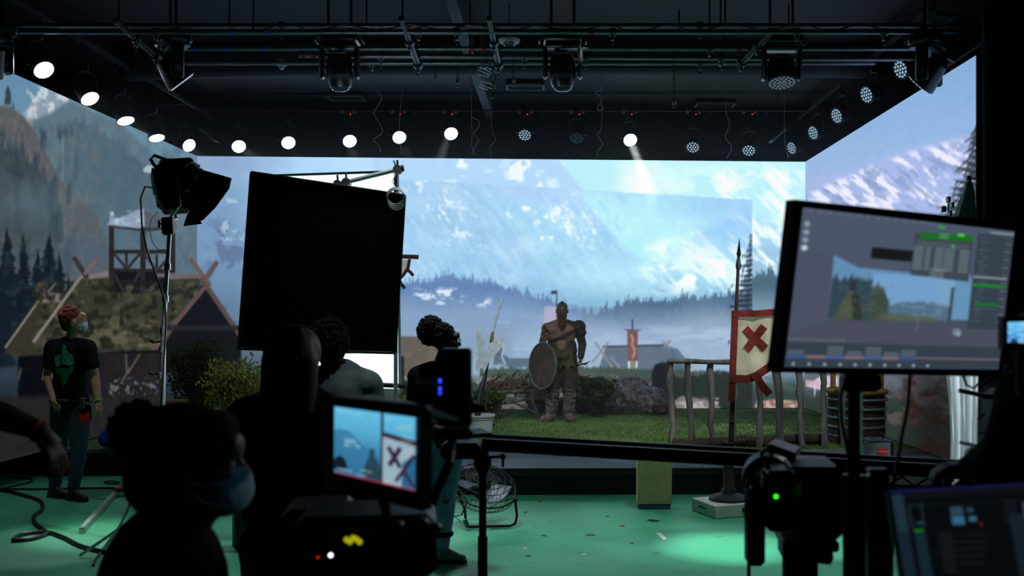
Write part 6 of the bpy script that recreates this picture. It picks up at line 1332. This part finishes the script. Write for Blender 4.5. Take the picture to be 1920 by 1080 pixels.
solo('fan_cord', MB().ring_tube([at(874,945,8.35), at(866,965,8.3), onfloor(855,968,0.012), onfloor(830,966,0.012)], 0.006, 6), BLKP, 'black fan cord curling onto the green floor', 'cord', at(874,945,8.35))

# large operator monitor
def paint_editor(u, v, xyz):
    X = u*400; Y = (1-v)*300; c = Canvas(X, Y); c.C[:] = (75,84,104)
    c.mix(np.clip((Y-60)/200, 0, 1)*0.35, (78,82,102)); c.poly([(0,238),(70,205),(340,196),(400,222),(400,252),(0,252)], (72,76,92), 3); c.poly([(0,60),(62,90),(60,206),(0,236)], (72,78,98), 3, 0.6)
    # little model of the set
    c.poly([(62,84),(108,104),(200,106),(320,98),(330,196),(66,206)], (96,140,178), 2); c.poly([(136,112),(292,112),(292,196),(138,202)], (112,158,200), 1.5); c.rect(262, 112, 292, 196, (118,160,194), 0.8); c.rect(292, 108, 328, 196, (100,146,180), 0.8)
    c.forest(64, 136, [(64,140),(100,132),(136,140)], 22, 8, 6, (44,62,70), 2, 0.9, 4, bottom=206, fade=4); c.poly([(74,206),(90,160),(104,150),(124,180),(128,206)], (78,84,64), 5, 0.85); c.poly([(100,150),(116,160),(126,206),(108,206)], (46,52,50), 3); c.rect(96,128,108,150,(44,50,56),0.9,3)
    c.forest(136, 170, [(136,150),(150,140),(170,170)], 16, 6, 4, (52,64,48), 2, 0.9, 6, bottom=204, fade=3); c.forest(170, 292, [(170,176),(200,168),(240,166),(292,172)], 10, 5, 4, (76,102,122), 2, 0.9, 7, bottom=200, fade=4); c.poly([(150,204),(160,190),(230,192),(262,196),(262,204)], (82,92,68), 5, 0.8); c.rect(286,130,292,200,(46,60,64),0.9,2)
    c.blob(306,222,10,9,(120,132,146),0.8,0.3,2); c.blob(310,226,6,6,(150,160,170),0.9)
    c.line((228,180),(228,222),6,(98,102,116),0.5)
    # dark plate and the floating table
    c.poly([(128,62),(206,62),(206,84),(128,84)], (22,26,26), 1); c.poly([(204,26),(318,22),(318,116),(204,110)], (58,68,76), 1.5, 0.95); c.poly([(214,22),(318,18),(318,32),(214,36)], (30,104,40), 1.2); c.rect(286,18,300,23,(60,220,60)); c.rect(246,6,260,11,(40,170,60))
    c.rect(252,22,270,24,(150,190,170),0.8); c.rect(250,28,268,30,(150,190,170),0.8); c.blob(280,45,4,3,(40,200,60)); 
    for k in range(9):
        y = 52+k*5.4
        for x, w in ((206,18),(228,10),(246,16),(264,20),(294,20)): c.rect(x, y, x+w, y+2.2, (150,168,178), 0.75)
    for y in (40,44,48): c.rect(210, y, 312, y+1.6, (140,158,168), 0.4)
    for k in range(5): c.rect(240, 94+k*4, 268, 96+k*4, (146,158,166), 0.6)
    # right panel
    c.rect(326,12,400,214,(50,62,72),0.9); c.rect(352,6,400,9,(170,176,184),0.8)
    for k in range(22): 
        y = 20+k*8.4; c.rect(332+(k%3)*3, y, 346+(k*7)%14, y+2, (110,124,134), 0.5); c.rect(384, y, 397, y+2.4, (140,150,160), 0.55 if k % 2 else 0.2)
    c.rect(326,102,396,106,(140,146,158)); c.rect(328,118,396,124,(24,132,36)); c.rect(336,158,384,164,(26,110,42)); c.rect(336,170,384,172,(90,110,106),0.6)
    # icons and menu
    for k in range(4): c.blob(10, 30+k*15, 6, 6, (150,170,182), 0.8, 0.3, k)
    c.blob(10,75,6,6,(190,206,214),1)
    for k in range(14): c.rect(8+k*17, 3, 18+k*17, 5.4, (130,146,154), 0.5)
    # timeline
    c.rect(0,252,400,300,(52,62,74)); c.rect(0,246,100,249,(120,132,142),0.5)
    for x, w, cc in ((0,34,(62,84,150)),(34,34,(128,104,112)),(68,34,(70,92,158)),(102,34,(128,104,112)),(136,34,(70,92,158)),(170,30,(128,104,112)),(200,32,(60,82,140)),(232,168,(126,104,116))): c.rect(x, 277, x+w, 283 if w < 100 else 280, cc, 0.95)
    for x, n_ in ((2,2),(70,4),(104,2),(138,4),(172,2),(204,3)):
        for k in range(n_): c.rect(x, 273-k*4.6, x+28, 275-k*4.6, (150,162,172), 0.6)
    for k in range(10): c.blob(14+k*27, 294, 3, 3, (170,196,206), 1)
    c.spot(9,6,0.5,0.2,(86,96,92),7,c.band(70,130,180,204,8),0.5); c.spot(14,7,0.5,0.2,(124,150,176),8,c.band(180,160,300,200,8),0.5)
    return c.C
t = thing('operator_monitor', 'large black-framed monitor showing grey editing software, on a post', 'monitor', Vector((at(1601,900,2.55).x,2.55,0))); dl, dr = 2.42, 2.72
O, nr, on = flat4([(1490,374),(1917,418),(1888,707),(1453,699)], dl, dr, dl); b, nr = quad_slab(*O, 0.035); part('casing', b, BLKP, t, smooth=False)
I_ = [on(1506,389,0.003), on(1902,434,0.003), on(1872,693,0.003), on(1471,688,0.003)]
screen_mesh('screen', bil(*I_), 520, 390, paint_editor, screen_material('picture_editor', 1.0), t, 'screen with grey editing software', blur=4)
part('mount', MB().box(at(1612,716,2.56), (0.10,0.06,0.05), bev=0.012).cyl(at(1612,716,2.60), at(1612,640,2.60), 0.03), BLK, t); px2 = at(1601,900,2.55).x
part('post', MB().cyl((px2,2.55,0.02), (px2,2.55,at(0,735,2.55).z), 0.0165).cyl((px2,2.55,0.02), (px2,2.55,at(0,890,2.55).z), 0.028), BLK, t)
for a in (110,190,265): part('foot', MB().cyl((px2,2.55,0.3), (px2+math.cos(math.radians(a))*0.35, 2.55+math.sin(math.radians(a))*0.35, 0.014), 0.014), BLK, t)
for nm, pts, lab in (('a', [(1586,706),(1576,740),(1578,790),(1590,850),(1598,900)], 'black cable looping down left of the monitor post'), ('b', [(1706,704),(1702,760),(1690,820),(1680,880),(1672,930)], 'black cable dropping right of the monitor post')):
    solo('monitor_cable', MB().ring_tube([at(x,y,2.5) for x, y in pts]+[Vector((at(pts[-1][0],900,2.5).x, 2.5, 0.3)), Vector((at(pts[-1][0],900,2.5).x, 2.45, 0.012))], 0.005, 6), BLKP, lab, 'cable', at(*pts[0],2.5))

# small on-camera monitor with its rig
def paint_shot(u, v, xyz):
    X = u*152; Y = (1-v)*130; c = Canvas(X, Y); c.grad([(0,(98,190,228)),(40,(86,170,208)),(80,(58,128,168)),(130,(30,80,112))])
    m = c.band(0,40,92,100,4); c.poly([(0,46),(12,42),(30,44),(48,58),(60,66),(90,92),(90,130),(0,130)], (54,118,160), 4, 0.8); c.spot(12,8,0.55,0.1,(140,190,214),3,c.band(14,56,60,76,5),0.8)
    c.poly([(0,104),(8,96),(14,94),(22,100),(28,116),(0,122)], (16,30,40), 2); c.poly([(58,130),(60,106),(66,90),(69,84),(69,72),(74,68),(79,72),(79,84),(86,92),(92,108),(92,130)], (40,68,84), 2)
    c.rect(90,0,95,130,(40,44,64)); c.poly([(94,38),(152,46),(152,130),(94,130)], (150,176,190), 1.5); c.poly([(94,34),(152,42),(152,51),(94,43)], (58,38,62), 1.2)
    c.poly([(130,84),(152,66),(152,130),(128,130)], (36,100,140), 2)
    for p, q in (((104,60),(126,94)), ((126,58),(106,94))): c.line(p, q, 8, (56,34,58))
    for p, q in (((150,68),(118,120)), ((132,98),(150,124))): c.line(p, q, 6, (56,34,58))
    for x, y, w in ((5,5,14),(24,6,14),(42,8,12),(98,8,8),(124,16,22),(118,23,28),(130,36,14),(126,44,20),(132,62,14),(6,118,30),(52,112,22),(44,122,20),(96,124,10)): c.rect(x, y, x+w, y+3, (190,206,190), 0.5)
    c.rect(62,9,70,12,(60,190,80),0.8); c.rect(0,127.5,152,130,(190,40,60),0.8); return c.C
t = thing('camera_monitor', 'small camera monitor showing the banner and the warrior', 'monitor', at(702,905,2.0)); dl, dr = 2.1, 1.92
O, nr, on = flat4([(612,747),(790,764),(789,958),(609,915)], dl, dr, dl); b, nr = quad_slab(*O, 0.03); part('casing', b, BLKP, t, smooth=False)
I_ = [on(627,762,0.003), on(779,783,0.003), on(778,921,0.003), on(626,886,0.003)]
screen_mesh('screen', bil(*I_), 304, 260, paint_shot, screen_material('picture_shot', 1.0), t, 'lit blue camera picture', blur=1)
for k in range(6): part('button', MB().ell(on(640+k*7,903+k*2.4,0.001), 0.0022, None, 8, 6), STEEL, t)
part('sun_hood', MB().prism([at(612,747,dl), at(790,764,dr), at(806,772,dr-0.05), at(860,790,dr+0.1), at(700,745,dl+0.2)], (0,0,0.006)), DSTEEL, t)
t = thing('camera_rig', 'black camera body and cage below the small monitor', 'camera', at(700,1040,2.15)); b = MB()
b.box(at(690,1010,2.22), (0.30,0.22,0.14), rotz(8), bev=0.02); b.box(at(600,990,2.3), (0.16,0.2,0.12), rotz(8), bev=0.02); body_ = part('body', b, BLK, t)
for nm, p, q, r in (('rod', (560,1060,2.1), (800,1046,2.5), 0.009), ('rod', (600,1080,2.1), (800,1070,2.5), 0.009), ('arm', (720,940,2.0), (730,1000,2.1), 0.011)): part(nm, MB().cyl(at(*p), at(*q), r), BLK, t)
part('matte_box', MB().box(at(742,975,2.45), (0.10,0.10,0.12), rotz(8), bev=0.012), BLK, t); part('lens', MB().cyl(at(700,1000,2.25), at(755,975,2.5), 0.045), BLK, t)
for x, y in ((745,985),(790,980),(815,990),(760,1000)): part('rig_knob', MB().ell(at(x,y,2.12), (0.016,0.016,0.012)), STEEL, t)
b = MB(); 
for i in range(5): b.ell(at(650+i*6,1012+4*math.sin(i*2),2.03), 0.006, None, 8, 6)
part('yellow_tag', b, glow('yellow_lamp', (190,190,20), 0.75), t, 'yellow lit tag'); part('status_lamp', MB().ell(at(620,1041,2.0), 0.0042, None, 10, 8), glow('white_lamp', (235,240,255), 3), t, 'small white lamp'); part('status_lamp', MB().ell(at(596,1045,2.0), 0.002, None, 8, 6), glow('red_lamp', (0,0,0), 1), t, 'small red lamp')
part('tripod_column', MB().cyl(at(700,1075,2.25), (at(700,1075,2.25).x,2.25,0.7), 0.04), BLK, t)
for a in (80,200,320): p = Vector((at(700,1075,2.25).x,2.25,0.9)); part('tripod_leg', MB().cyl(p, (p.x+math.cos(math.radians(a))*0.45, 2.25+math.sin(math.radians(a))*0.45, 0.015), 0.017), BLK, t)
t = thing('wireless_receiver', 'tall black box with blue lit figures in front of the bun-haired person', 'receiver', at(857,800,2.5)); R = rotz(6)
part('case', MB().box(at(856,726,2.5), (0.076,0.05,0.196), R, bev=0.006), BLKP, t); part('front_plate', MB().box(at(862,730,2.47), (0.050,0.008,0.17), R, bev=0.002), mat('olive_plate', (48,46,30), 0.7), t)
for y in (712,716,727,732,738): part('display_digit', MB().box(at(825,y,2.465), (0.008,0.003,0.0048), R), glow('blue_digit', (40,70,255), 1.5), t, 'blue lit figure')
part('bracket', MB().box(at(850,812,2.5), (0.10,0.05,0.03), bev=0.008).cyl(at(850,812,2.5), at(842,870,2.42), 0.012).cyl(at(842,870,2.42), at(790,985,2.4), 0.012), BLK, t)
part('side_arm', MB().ring_tube([at(880,765,2.5), at(910,766,2.5)], [0.014,0.009], 8), BLK, t)
t = thing('equipment_case', 'black hard case standing on the floor behind the red-haired person', 'case', onfloor(470,1035)); p = onfloor(462,1036); part('shell', MB().box((p.x+0.1,p.y+0.1,0.28), (0.42,0.22,0.54), bev=0.03), BLKP, t); part('handle', MB().ring_tube([(p.x+0.02,p.y+0.1,0.55),(p.x+0.03,p.y+0.1,0.59),(p.x+0.17,p.y+0.1,0.59),(p.x+0.18,p.y+0.1,0.55)], 0.01, 6), BLKP, t)

# cinema camera on the right
cdn = 2.8; C = lambda x, y, dd=0.0: at(x, y, cdn+dd); t = thing('cinema_camera', 'black cinema camera with a round lens ring and a green lamp', 'camera', C(1490,1010))
part('body', MB().box(C(1524,930), (0.135,0.24,0.20), rotz(-6), bev=0.02), BLKP, t); part('top_plate', MB().box(C(1518,872,-0.05), (0.12,0.16,0.014), rotz(-6), bev=0.004), DSTEEL, t)
part('side_module', MB().box(C(1455,930,0.04), (0.09,0.2,0.17), rotz(-6), bev=0.02), BLK, t); part('lens_ring', MB().torus(C(1444,905,0.14), (0.25,1,0.0), 0.068, 0.010, 36, 8), STEEL, t, 'grey ring'); part('lens_hood', MB().lathe(C(1440,905,0.10), (0.25,1,0), [(0,0.05),(0.02,0.075),(0.10,0.082),(0.10,0.07)], 30), BLK, t)
part('gear_ring', MB().torus(C(1450,908,0.08), (0.25,1,0), 0.048, 0.008, 30, 8), STEEL, t); part('top_handle', MB().box(C(1470,842,0.02), (0.085,0.14,0.022), rotz(-20)@roty(18), bev=0.008).cyl(C(1478,848), C(1490,872), 0.011), DSTEEL, t)
part('clamp_ring', MB().torus(C(1437,852,0.0), (0,1,0.2), 0.014, 0.006, 20, 6).cyl(C(1437,862), C(1440,880), 0.008), STEEL, t); part('status_lamp', MB().ell(C(1455,931,-0.115), 0.0068, None, 12, 8), glow('green_lamp', (40,255,20), 1.4), t, 'green lit lamp')
part('lever', MB().cyl(C(1430,884,-0.05), C(1446,908,-0.08), 0.006), STEEL, t); part('base_plate', MB().box(C(1510,1008), (0.15,0.22,0.03), rotz(-6), bev=0.006), BLK, t); part('lower_module', MB().box(C(1500,1030), (0.11,0.14,0.05), rotz(-6), bev=0.012), BLK, t)
part('left_grip', MB().box(C(1415,985,0.0), (0.05,0.07,0.22), bev=0.012), BLK, t); part('tripod_head', MB().cyl(C(1500,1046), C(1500,1090), 0.05), BLK, t); part('knob', MB().lathe(C(1556,1045,-0.1), (-1,-0.2,0.2), [(0,0.02),(0.05,0.022),(0.055,0.012)], 14), BLK, t)
for a in (90,215,325): p = C(1500,1110); part('tripod_leg', MB().cyl(p, (p.x+math.cos(math.radians(a))*0.45, p.y+math.sin(math.radians(a))*0.45, 0.014), 0.018), BLK, t)
solo('camera_cable', MB().ring_tube([C(1560,965,-0.05), C(1580,955,-0.05), C(1590,930), C(1597,905)], 0.004, 6).ring_tube([C(1402,900), C(1398,960), C(1404,1040), Vector((C(1404,1040).x, cdn, 0.5))], 0.006, 6), BLKP, 'black cables running from the cinema camera to the monitor post', 'cable', C(1580,955))
# post, laptop, right-edge items
p = at(1645,960,2.6); t = thing('equipment_post', 'wide black rounded post between the camera and the laptop', 'post', Vector((p.x,2.6,0))); part('column', MB().box((p.x,2.6,(at(0,884,2.6).z)/2), (0.056,0.05,at(0,884,2.6).z), bev=0.012), BLKP, t); part('cap', MB().box((p.x,2.6,at(0,882,2.6).z), (0.052,0.046,0.012), bev=0.005), mat('cap_grey', (110,104,120), 0.5), t, 'pale cap'); part('base', MB().box((p.x+0.02,2.6,0.02), (0.09,0.2,0.04), bev=0.01), BLK, t)
def paint_laptop(u, v, xyz):
    X = u*300; Y = (1-v)*190; c = Canvas(X, Y); c.C[:] = (7,10,13); c.rect(0,0,300,5,(22,26,78),0.9); c.rect(4,8,30,190,(18,34,46)); c.rect(30,6,300,20,(12,16,20))
    for k in range(10): c.rect(6, 12+k*8, 28, 17+k*8, (38,62,74), 0.7)
    c.rect(36,34,70,36,(44,66,74),0.8); c.rect(36,36,40,84,(44,62,66),0.7); c.rect(62,30,66,84,(34,56,66),0.7); c.rect(40,86,60,91,(30,120,24)); c.rect(40,92,64,190,(18,36,44)); c.rect(48,70,64,76,(30,60,74))
    c.rect(124,42,150,60,(44,66,80)); c.rect(124,62,150,80,(50,96,128)); c.rect(158,46,172,56,(40,64,76)); c.rect(160,64,176,74,(50,96,120)); c.rect(60,34,300,36,(24,30,34),0.6)
    for k in range(12): c.rect(88+(k%2)*3, 96+k*7, 118, 98+k*7, (44,62,66), 0.6)
    for k in range(5): c.rect(118, 100+k*14, 200-k*6, 102+k*14, (30,44,50), 0.7)
    for k in range(9): c.rect(236, 34+k*6, 262, 36+k*6, (30,50,60), 0.7)
    c.rect(244,62,276,190,(20,30,36)); c.rect(276,40,282,190,(70,96,108),0.8); c.rect(180,78,186,84,(110,20,30),0.9); return c.C
t = thing('laptop', 'open laptop with a dim dark screen at the bottom right corner', 'laptop', at(1790,1060,1.65)); O, nr, on = flat4([(1660,914),(1938,898),(1972,1090),(1688,1098)], 1.78, 1.74, 1.66); b, nr = quad_slab(*O, 0.012); part('lid', b, BLKP, t, smooth=False)
I_ = [on(1666,920,0.002), on(1932,905,0.002), on(1964,1084,0.002), on(1694,1090,0.002)]; screen_mesh('screen', bil(*I_), 300, 190, paint_laptop, screen_material('picture_laptop', 1.0), t, 'dim dark screen', blur=1)
g = [at(1688,1098,1.66), at(1972,1090,1.60), at(1990,1150,1.38), at(1680,1160,1.42)]; part('keyboard_base', MB().prism(g, (0,0,-0.016)), BLKP, t); tb = thing('equipment_table', 'black table carrying the laptop at the bottom right', 'table', Vector((g[0].x+0.15,1.55,0))); gz_ = min(q.z for q in g)-0.02
part('table_top', MB().box((g[0].x+0.17,1.5,gz_-0.012), (0.6,0.45,0.024), bev=0.004), BLK, tb)
for dx in (-0.1,0.42):
    for dy in (-0.2,0.2): part('leg', MB().cyl((g[0].x+dx,1.5+dy,0.0), (g[0].x+dx,1.5+dy,gz_-0.024), 0.014), BLK, tb)
def paint_small(u, v, xyz):
    X = u*60; Y = (1-v)*40; c = Canvas(X, Y); c.grad([(0,(110,196,240)),(22,(80,170,226)),(40,(40,110,180))]); c.spot(8,5,0.5,0.1,(150,214,246),3,np.ones(X.size),0.7); c.poly([(28,40),(31,26),(34,20),(37,26),(41,40)], (24,50,84), 2); c.poly([(4,40),(8,32),(14,33),(18,40)], (24,50,84), 2); return c.C
t = thing('edge_monitor', 'small bright blue monitor cut off by the right picture edge', 'monitor', at(1925,650,2.3)); O = [at(1880,594,2.3), at(1964,592,2.3), at(1964,655,2.3), at(1880,655,2.3)]; b, nr = quad_slab(*O, 0.025); part('casing', b, BLKP, t, smooth=False); I_ = [at(1889,604,2.3)-nr*0.002, at(1956,602,2.3)-nr*0.002, at(1956,645,2.3)-nr*0.002, at(1889,642,2.3)-nr*0.002]; screen_mesh('screen', bil(*I_), 80, 54, paint_small, screen_material('picture_small', 1.0), t, 'bright blue picture', blur=1)
part('stem', MB().cyl(at(1915,655,2.32), at(1915,740,2.32), 0.012), BLK, t); part('clamp', MB().torus(at(1892,694,2.28), (0,1,0), 0.009, 0.004, 16, 6), STEEL, t)
t = thing('camera_dolly_rig', 'tangled dark camera rig with rods at the right edge above the rail', 'camera rig', at(1880,760,3.4)); D = lambda x, y, dd=0: at(x, y, 3.4+dd)
part('rig_body', MB().box(D(1890,790), (0.12,0.2,0.22), bev=0.03), BLK, t); part('rod', MB().cyl(D(1798,732), D(1846,742), 0.008), STEEL, t); part('rod', MB().cyl(D(1838,742), D(1880,745), 0.010), STEEL, t); part('lower_plate', MB().box(D(1836,838), (0.08,0.12,0.012), rotz(10)@roty(15), bev=0.003), STEEL, t)
part('follow_wheel', MB().lathe(D(1822,852,-0.1), (0,-1,0), [(0,0.025),(0.03,0.028),(0.035,0.01)], 20), mat('blue_knob', (24,50,90), 0.4), t, 'blue wheel'); part('rig_post', MB().cyl(D(1890,840), (D(1890,840).x,3.4,0.02), 0.03), BLK, t)
for k, P in enumerate(([(1806,705),(1812,722),(1826,728),(1838,716),(1846,706)], [(1842,726),(1852,712),(1866,705)], [(1846,775),(1840,780),(1834,786)], [(1850,808),(1842,812),(1836,812)])): part('loop_cable', MB().ring_tube([D(x,y,-0.05) for x, y in P], 0.004, 6), BLKP, t)
# white cloth gathered on a stand
wd2 = 8.4; Wp = lambda x, y, dd=0: at(x, y, wd2+dd); t = thing('draped_silk', 'white silk cloth gathered and hanging beside the right video wall', 'cloth', Vector((Wp(1812,900).x,wd2,0)))
b = MB(); rows = [(340,1812,1822),(360,1805,1828),(400,1790,1830),(470,1784,1834),(560,1780,1836),(640,1776,1836),(700,1774,1835),(760,1780,1834),(820,1783,1833),(880,1782,1834),(940,1782,1835),(965,1781,1835)]; nc = 26; ys_ = np.linspace(340, 965, 50); rows = [(y, np.interp(y, [q[0] for q in rows], [q[1] for q in rows]), np.interp(y, [q[0] for q in rows], [q[2] for q in rows])) for y in ys_]
for y, xa, xb in rows:
    for k in range(nc+1): u = k/nc; b.v.append(tuple(Wp(xa+(xb-xa)*u, y, 0.06*math.sin(u*15+y*0.004)+0.012*math.sin(u*31+y*0.01))))
m0 = len(b.v); b.v += [(x, y+0.008, z) for x, y, z in b.v]
for i in range(len(rows)-1):
    for k in range(nc): a = i*(nc+1)+k; b.f.append((a,a+nc+1,a+nc+2,a+1)); b.f.append((m0+a,m0+a+1,m0+a+nc+2,m0+a+nc+1))
part('cloth', b, mat('white_silk', (196,208,210), 0.8, 0, 0.04, trans=0.25), t); part('stand_tube', MB().cyl((Wp(1818,900).x,wd2+0.12,0.02), Wp(1818,336,0.12), 0.014), STEEL, t); part('top_knob', MB().box(Wp(1816,334,0.0), (0.035,0.05,0.035), bev=0.006), BLKP, t); part('top_arm', MB().cyl(Wp(1818,337,0.0), Wp(1832,334,0.0), 0.006), STEEL, t)
for x, y in ((1778,374),(1785,385),(1770,392),(1781,400)): part('grip_piece', MB().box(Wp(x,y,-0.05), (0.028,0.04,0.05), rotz(20), bev=0.006), CHROME if x > 1775 else BLK, t)
part('side_tube', MB().cyl(Wp(1779,372,0.0), Wp(1777,405,0.0), 0.009), CHROME, t)
# chrome stand behind the monitor post
p = at(1614,800,8.6); t = thing('chrome_stand', 'chrome stand tube beside the tool case and the monitor post', 'stand', Vector((p.x,8.6,0))); part('tube', MB().cyl((p.x,8.6,0.02), (p.x,8.6,at(0,640,8.6).z), 0.017), CHROME, t); part('tube_top', MB().cyl((p.x,8.6,at(0,700,8.6).z), (p.x,8.6,at(0,560,8.6).z), 0.013), CHROME, t)
for y in (720,770): part('collar', MB().cyl(at(1614,y,8.6), at(1614,y-8,8.6), 0.024), CHROME, t)
for a in (20,140,260): part('leg', MB().ring_tube([(p.x,8.6,0.3), (p.x+math.cos(math.radians(a))*0.32, 8.6+math.sin(math.radians(a))*0.32, 0.06), (p.x+math.cos(math.radians(a))*0.42, 8.6+math.sin(math.radians(a))*0.42, 0.014)], 0.012, 8), CHROME, t)

# ------------------------------------------------------------------ floor items
def floor_cable(pts, r, label):
    P = [onfloor(x, y, r) for x, y in pts]; Q = []
    for i in range(len(P)-1):
        p0 = P[max(i-1,0)]; p1 = P[i]; p2 = P[i+1]; p3 = P[min(i+2,len(P)-1)]
        for k in range(7): t_ = k/7; Q.append(0.5*((2*p1)+(p2-p0)*t_+(2*p0-5*p1+4*p2-p3)*t_*t_+(3*p1-p0-3*p2+p3)*t_**3))
    return solo('floor_cable', MB().ring_tube(Q+[P[-1]], r, 8), BLKP, label, 'cable', P[0], 'black cables on the green floor')
floor_cable([(-30,915),(10,920),(40,927),(72,937),(80,948),(76,958),(64,967),(66,980),(84,995),(88,1001),(60,1010),(30,1013),(26,1011),(44,1001),(88,998),(120,1008),(150,1023),(190,1033),(240,1037),(300,1040)], 0.016, 'thick black cable curling in a loop at bottom left')
floor_cable([(-20,922),(0,916),(45,907),(60,901),(50,896),(10,895)], 0.011, 'black cable curving at the left edge near the riser')
floor_cable([(-20,917),(80,917),(180,915),(236,916)], 0.010, 'straight black cable passing behind the red-haired person'); floor_cable([(244,944),(225,985),(200,1020),(182,1046),(175,1060)], 0.010, 'straight thin cable running toward the bottom edge')
floor_cable([(228,905),(205,902),(196,904),(205,907),(232,906)], 0.009, 'small cable loop near the stage riser')
A0 = onfloor(153,994,0.03); B0 = onfloor(236,902,0.03); t = thing('ladder_rail', 'pale folded ladder rail with an orange rung end lying on the floor', 'ladder', A0); u = (B0-A0).normalized(); w = Vector((u.y,-u.x,0))
part('rail', MB().prism([A0-w*0.019-Vector((0,0,0.028)), A0+w*0.019-Vector((0,0,0.028)), A0+w*0.019+Vector((0,0,0.02)), A0-w*0.019+Vector((0,0,0.02))], B0-A0), mat('aluminium', (150,170,155), 0.5, 0.3), t, smooth=False)
r0_ = A0.lerp(B0,0.72)+Vector((0,0,0.03)); r1_ = r0_+Vector((0.62,0,0))
part('rung', MB().prism([r0_+Vector((0,-0.05,-0.02)), r0_+Vector((0,0.05,-0.02)), r0_+Vector((0,0.05,0.02)), r0_+Vector((0,-0.05,0.02))], r1_-r0_), mat('orange_plastic', (200,84,34), 0.5), t, 'orange rung', smooth=False)
part('rail', MB().prism([A0+Vector((0.62,-0.02,-0.028)), A0+Vector((0.68,-0.02,-0.028)), A0+Vector((0.68,-0.02,0.03)), A0+Vector((0.62,-0.02,0.03))], B0-A0), MATS['aluminium'], t, smooth=False)
SCR = [(1225,976,22,6,'dark','dark strip of tape on the floor right of the beige block'),(1240,1006,14,22,'white','white triangular scrap on the green floor'),(1107,1003,18,4,'dark','dark thin strip lying level on the green floor'),(1012,940,8,4,'red','small red scrap near the riser'),(985,960,6,4,'dark','tiny dark scrap left of the floor centre'),(1020,1004,8,4,'dark','dark crumb below the fan'),(985,1029,6,4,'white','white crumb near the rail post'),(1095,1040,6,4,'white','white crumb at the bottom edge'),(1167,986,8,4,'red','small reddish scrap under the beige block'),(1139,968,5,4,'dark','dark crumb in the middle of the floor'),(1184,1018,5,5,'dark','dark dot near the bottom right'),(990,1042,10,5,'dark','dark flake beside the rail post'),(1232,871,10,5,'red','red tape cross mark on the grey deck')]
for x, y, w_, h_, k, lab in SCR:
    z0 = STAGE+0.0015 if y < 900 else 0.0015; p = onfloor(x, y, z0); s = p.y/F; mm = {'dark': BLKP, 'white': WHITEP, 'red': TAPE['red']}[k]; a = math.radians(35 if h_ > 5 else 0)
    if lab.startswith('white tri'): b = MB().prism([p+Vector((-0.03,0.12,0)), p+Vector((0.01,0.12,0)), p+Vector((0.035,-0.12,0)), p+Vector((-0.0,-0.13,0))], (0,0,0.003))
    elif lab.startswith('red tape'): b = MB().box(p, (0.22,0.02,0.003)).box(p+Vector((0,0,0.0012)), (0.025,0.26,0.003))
    else: b = MB().box(p, (w_*s, h_*s*2.2, 0.003), rotz(-35 if x == 1225 else 10))
    solo('floor_scrap', b, mm, lab, 'scrap', p, 'scraps and marks on the floor')
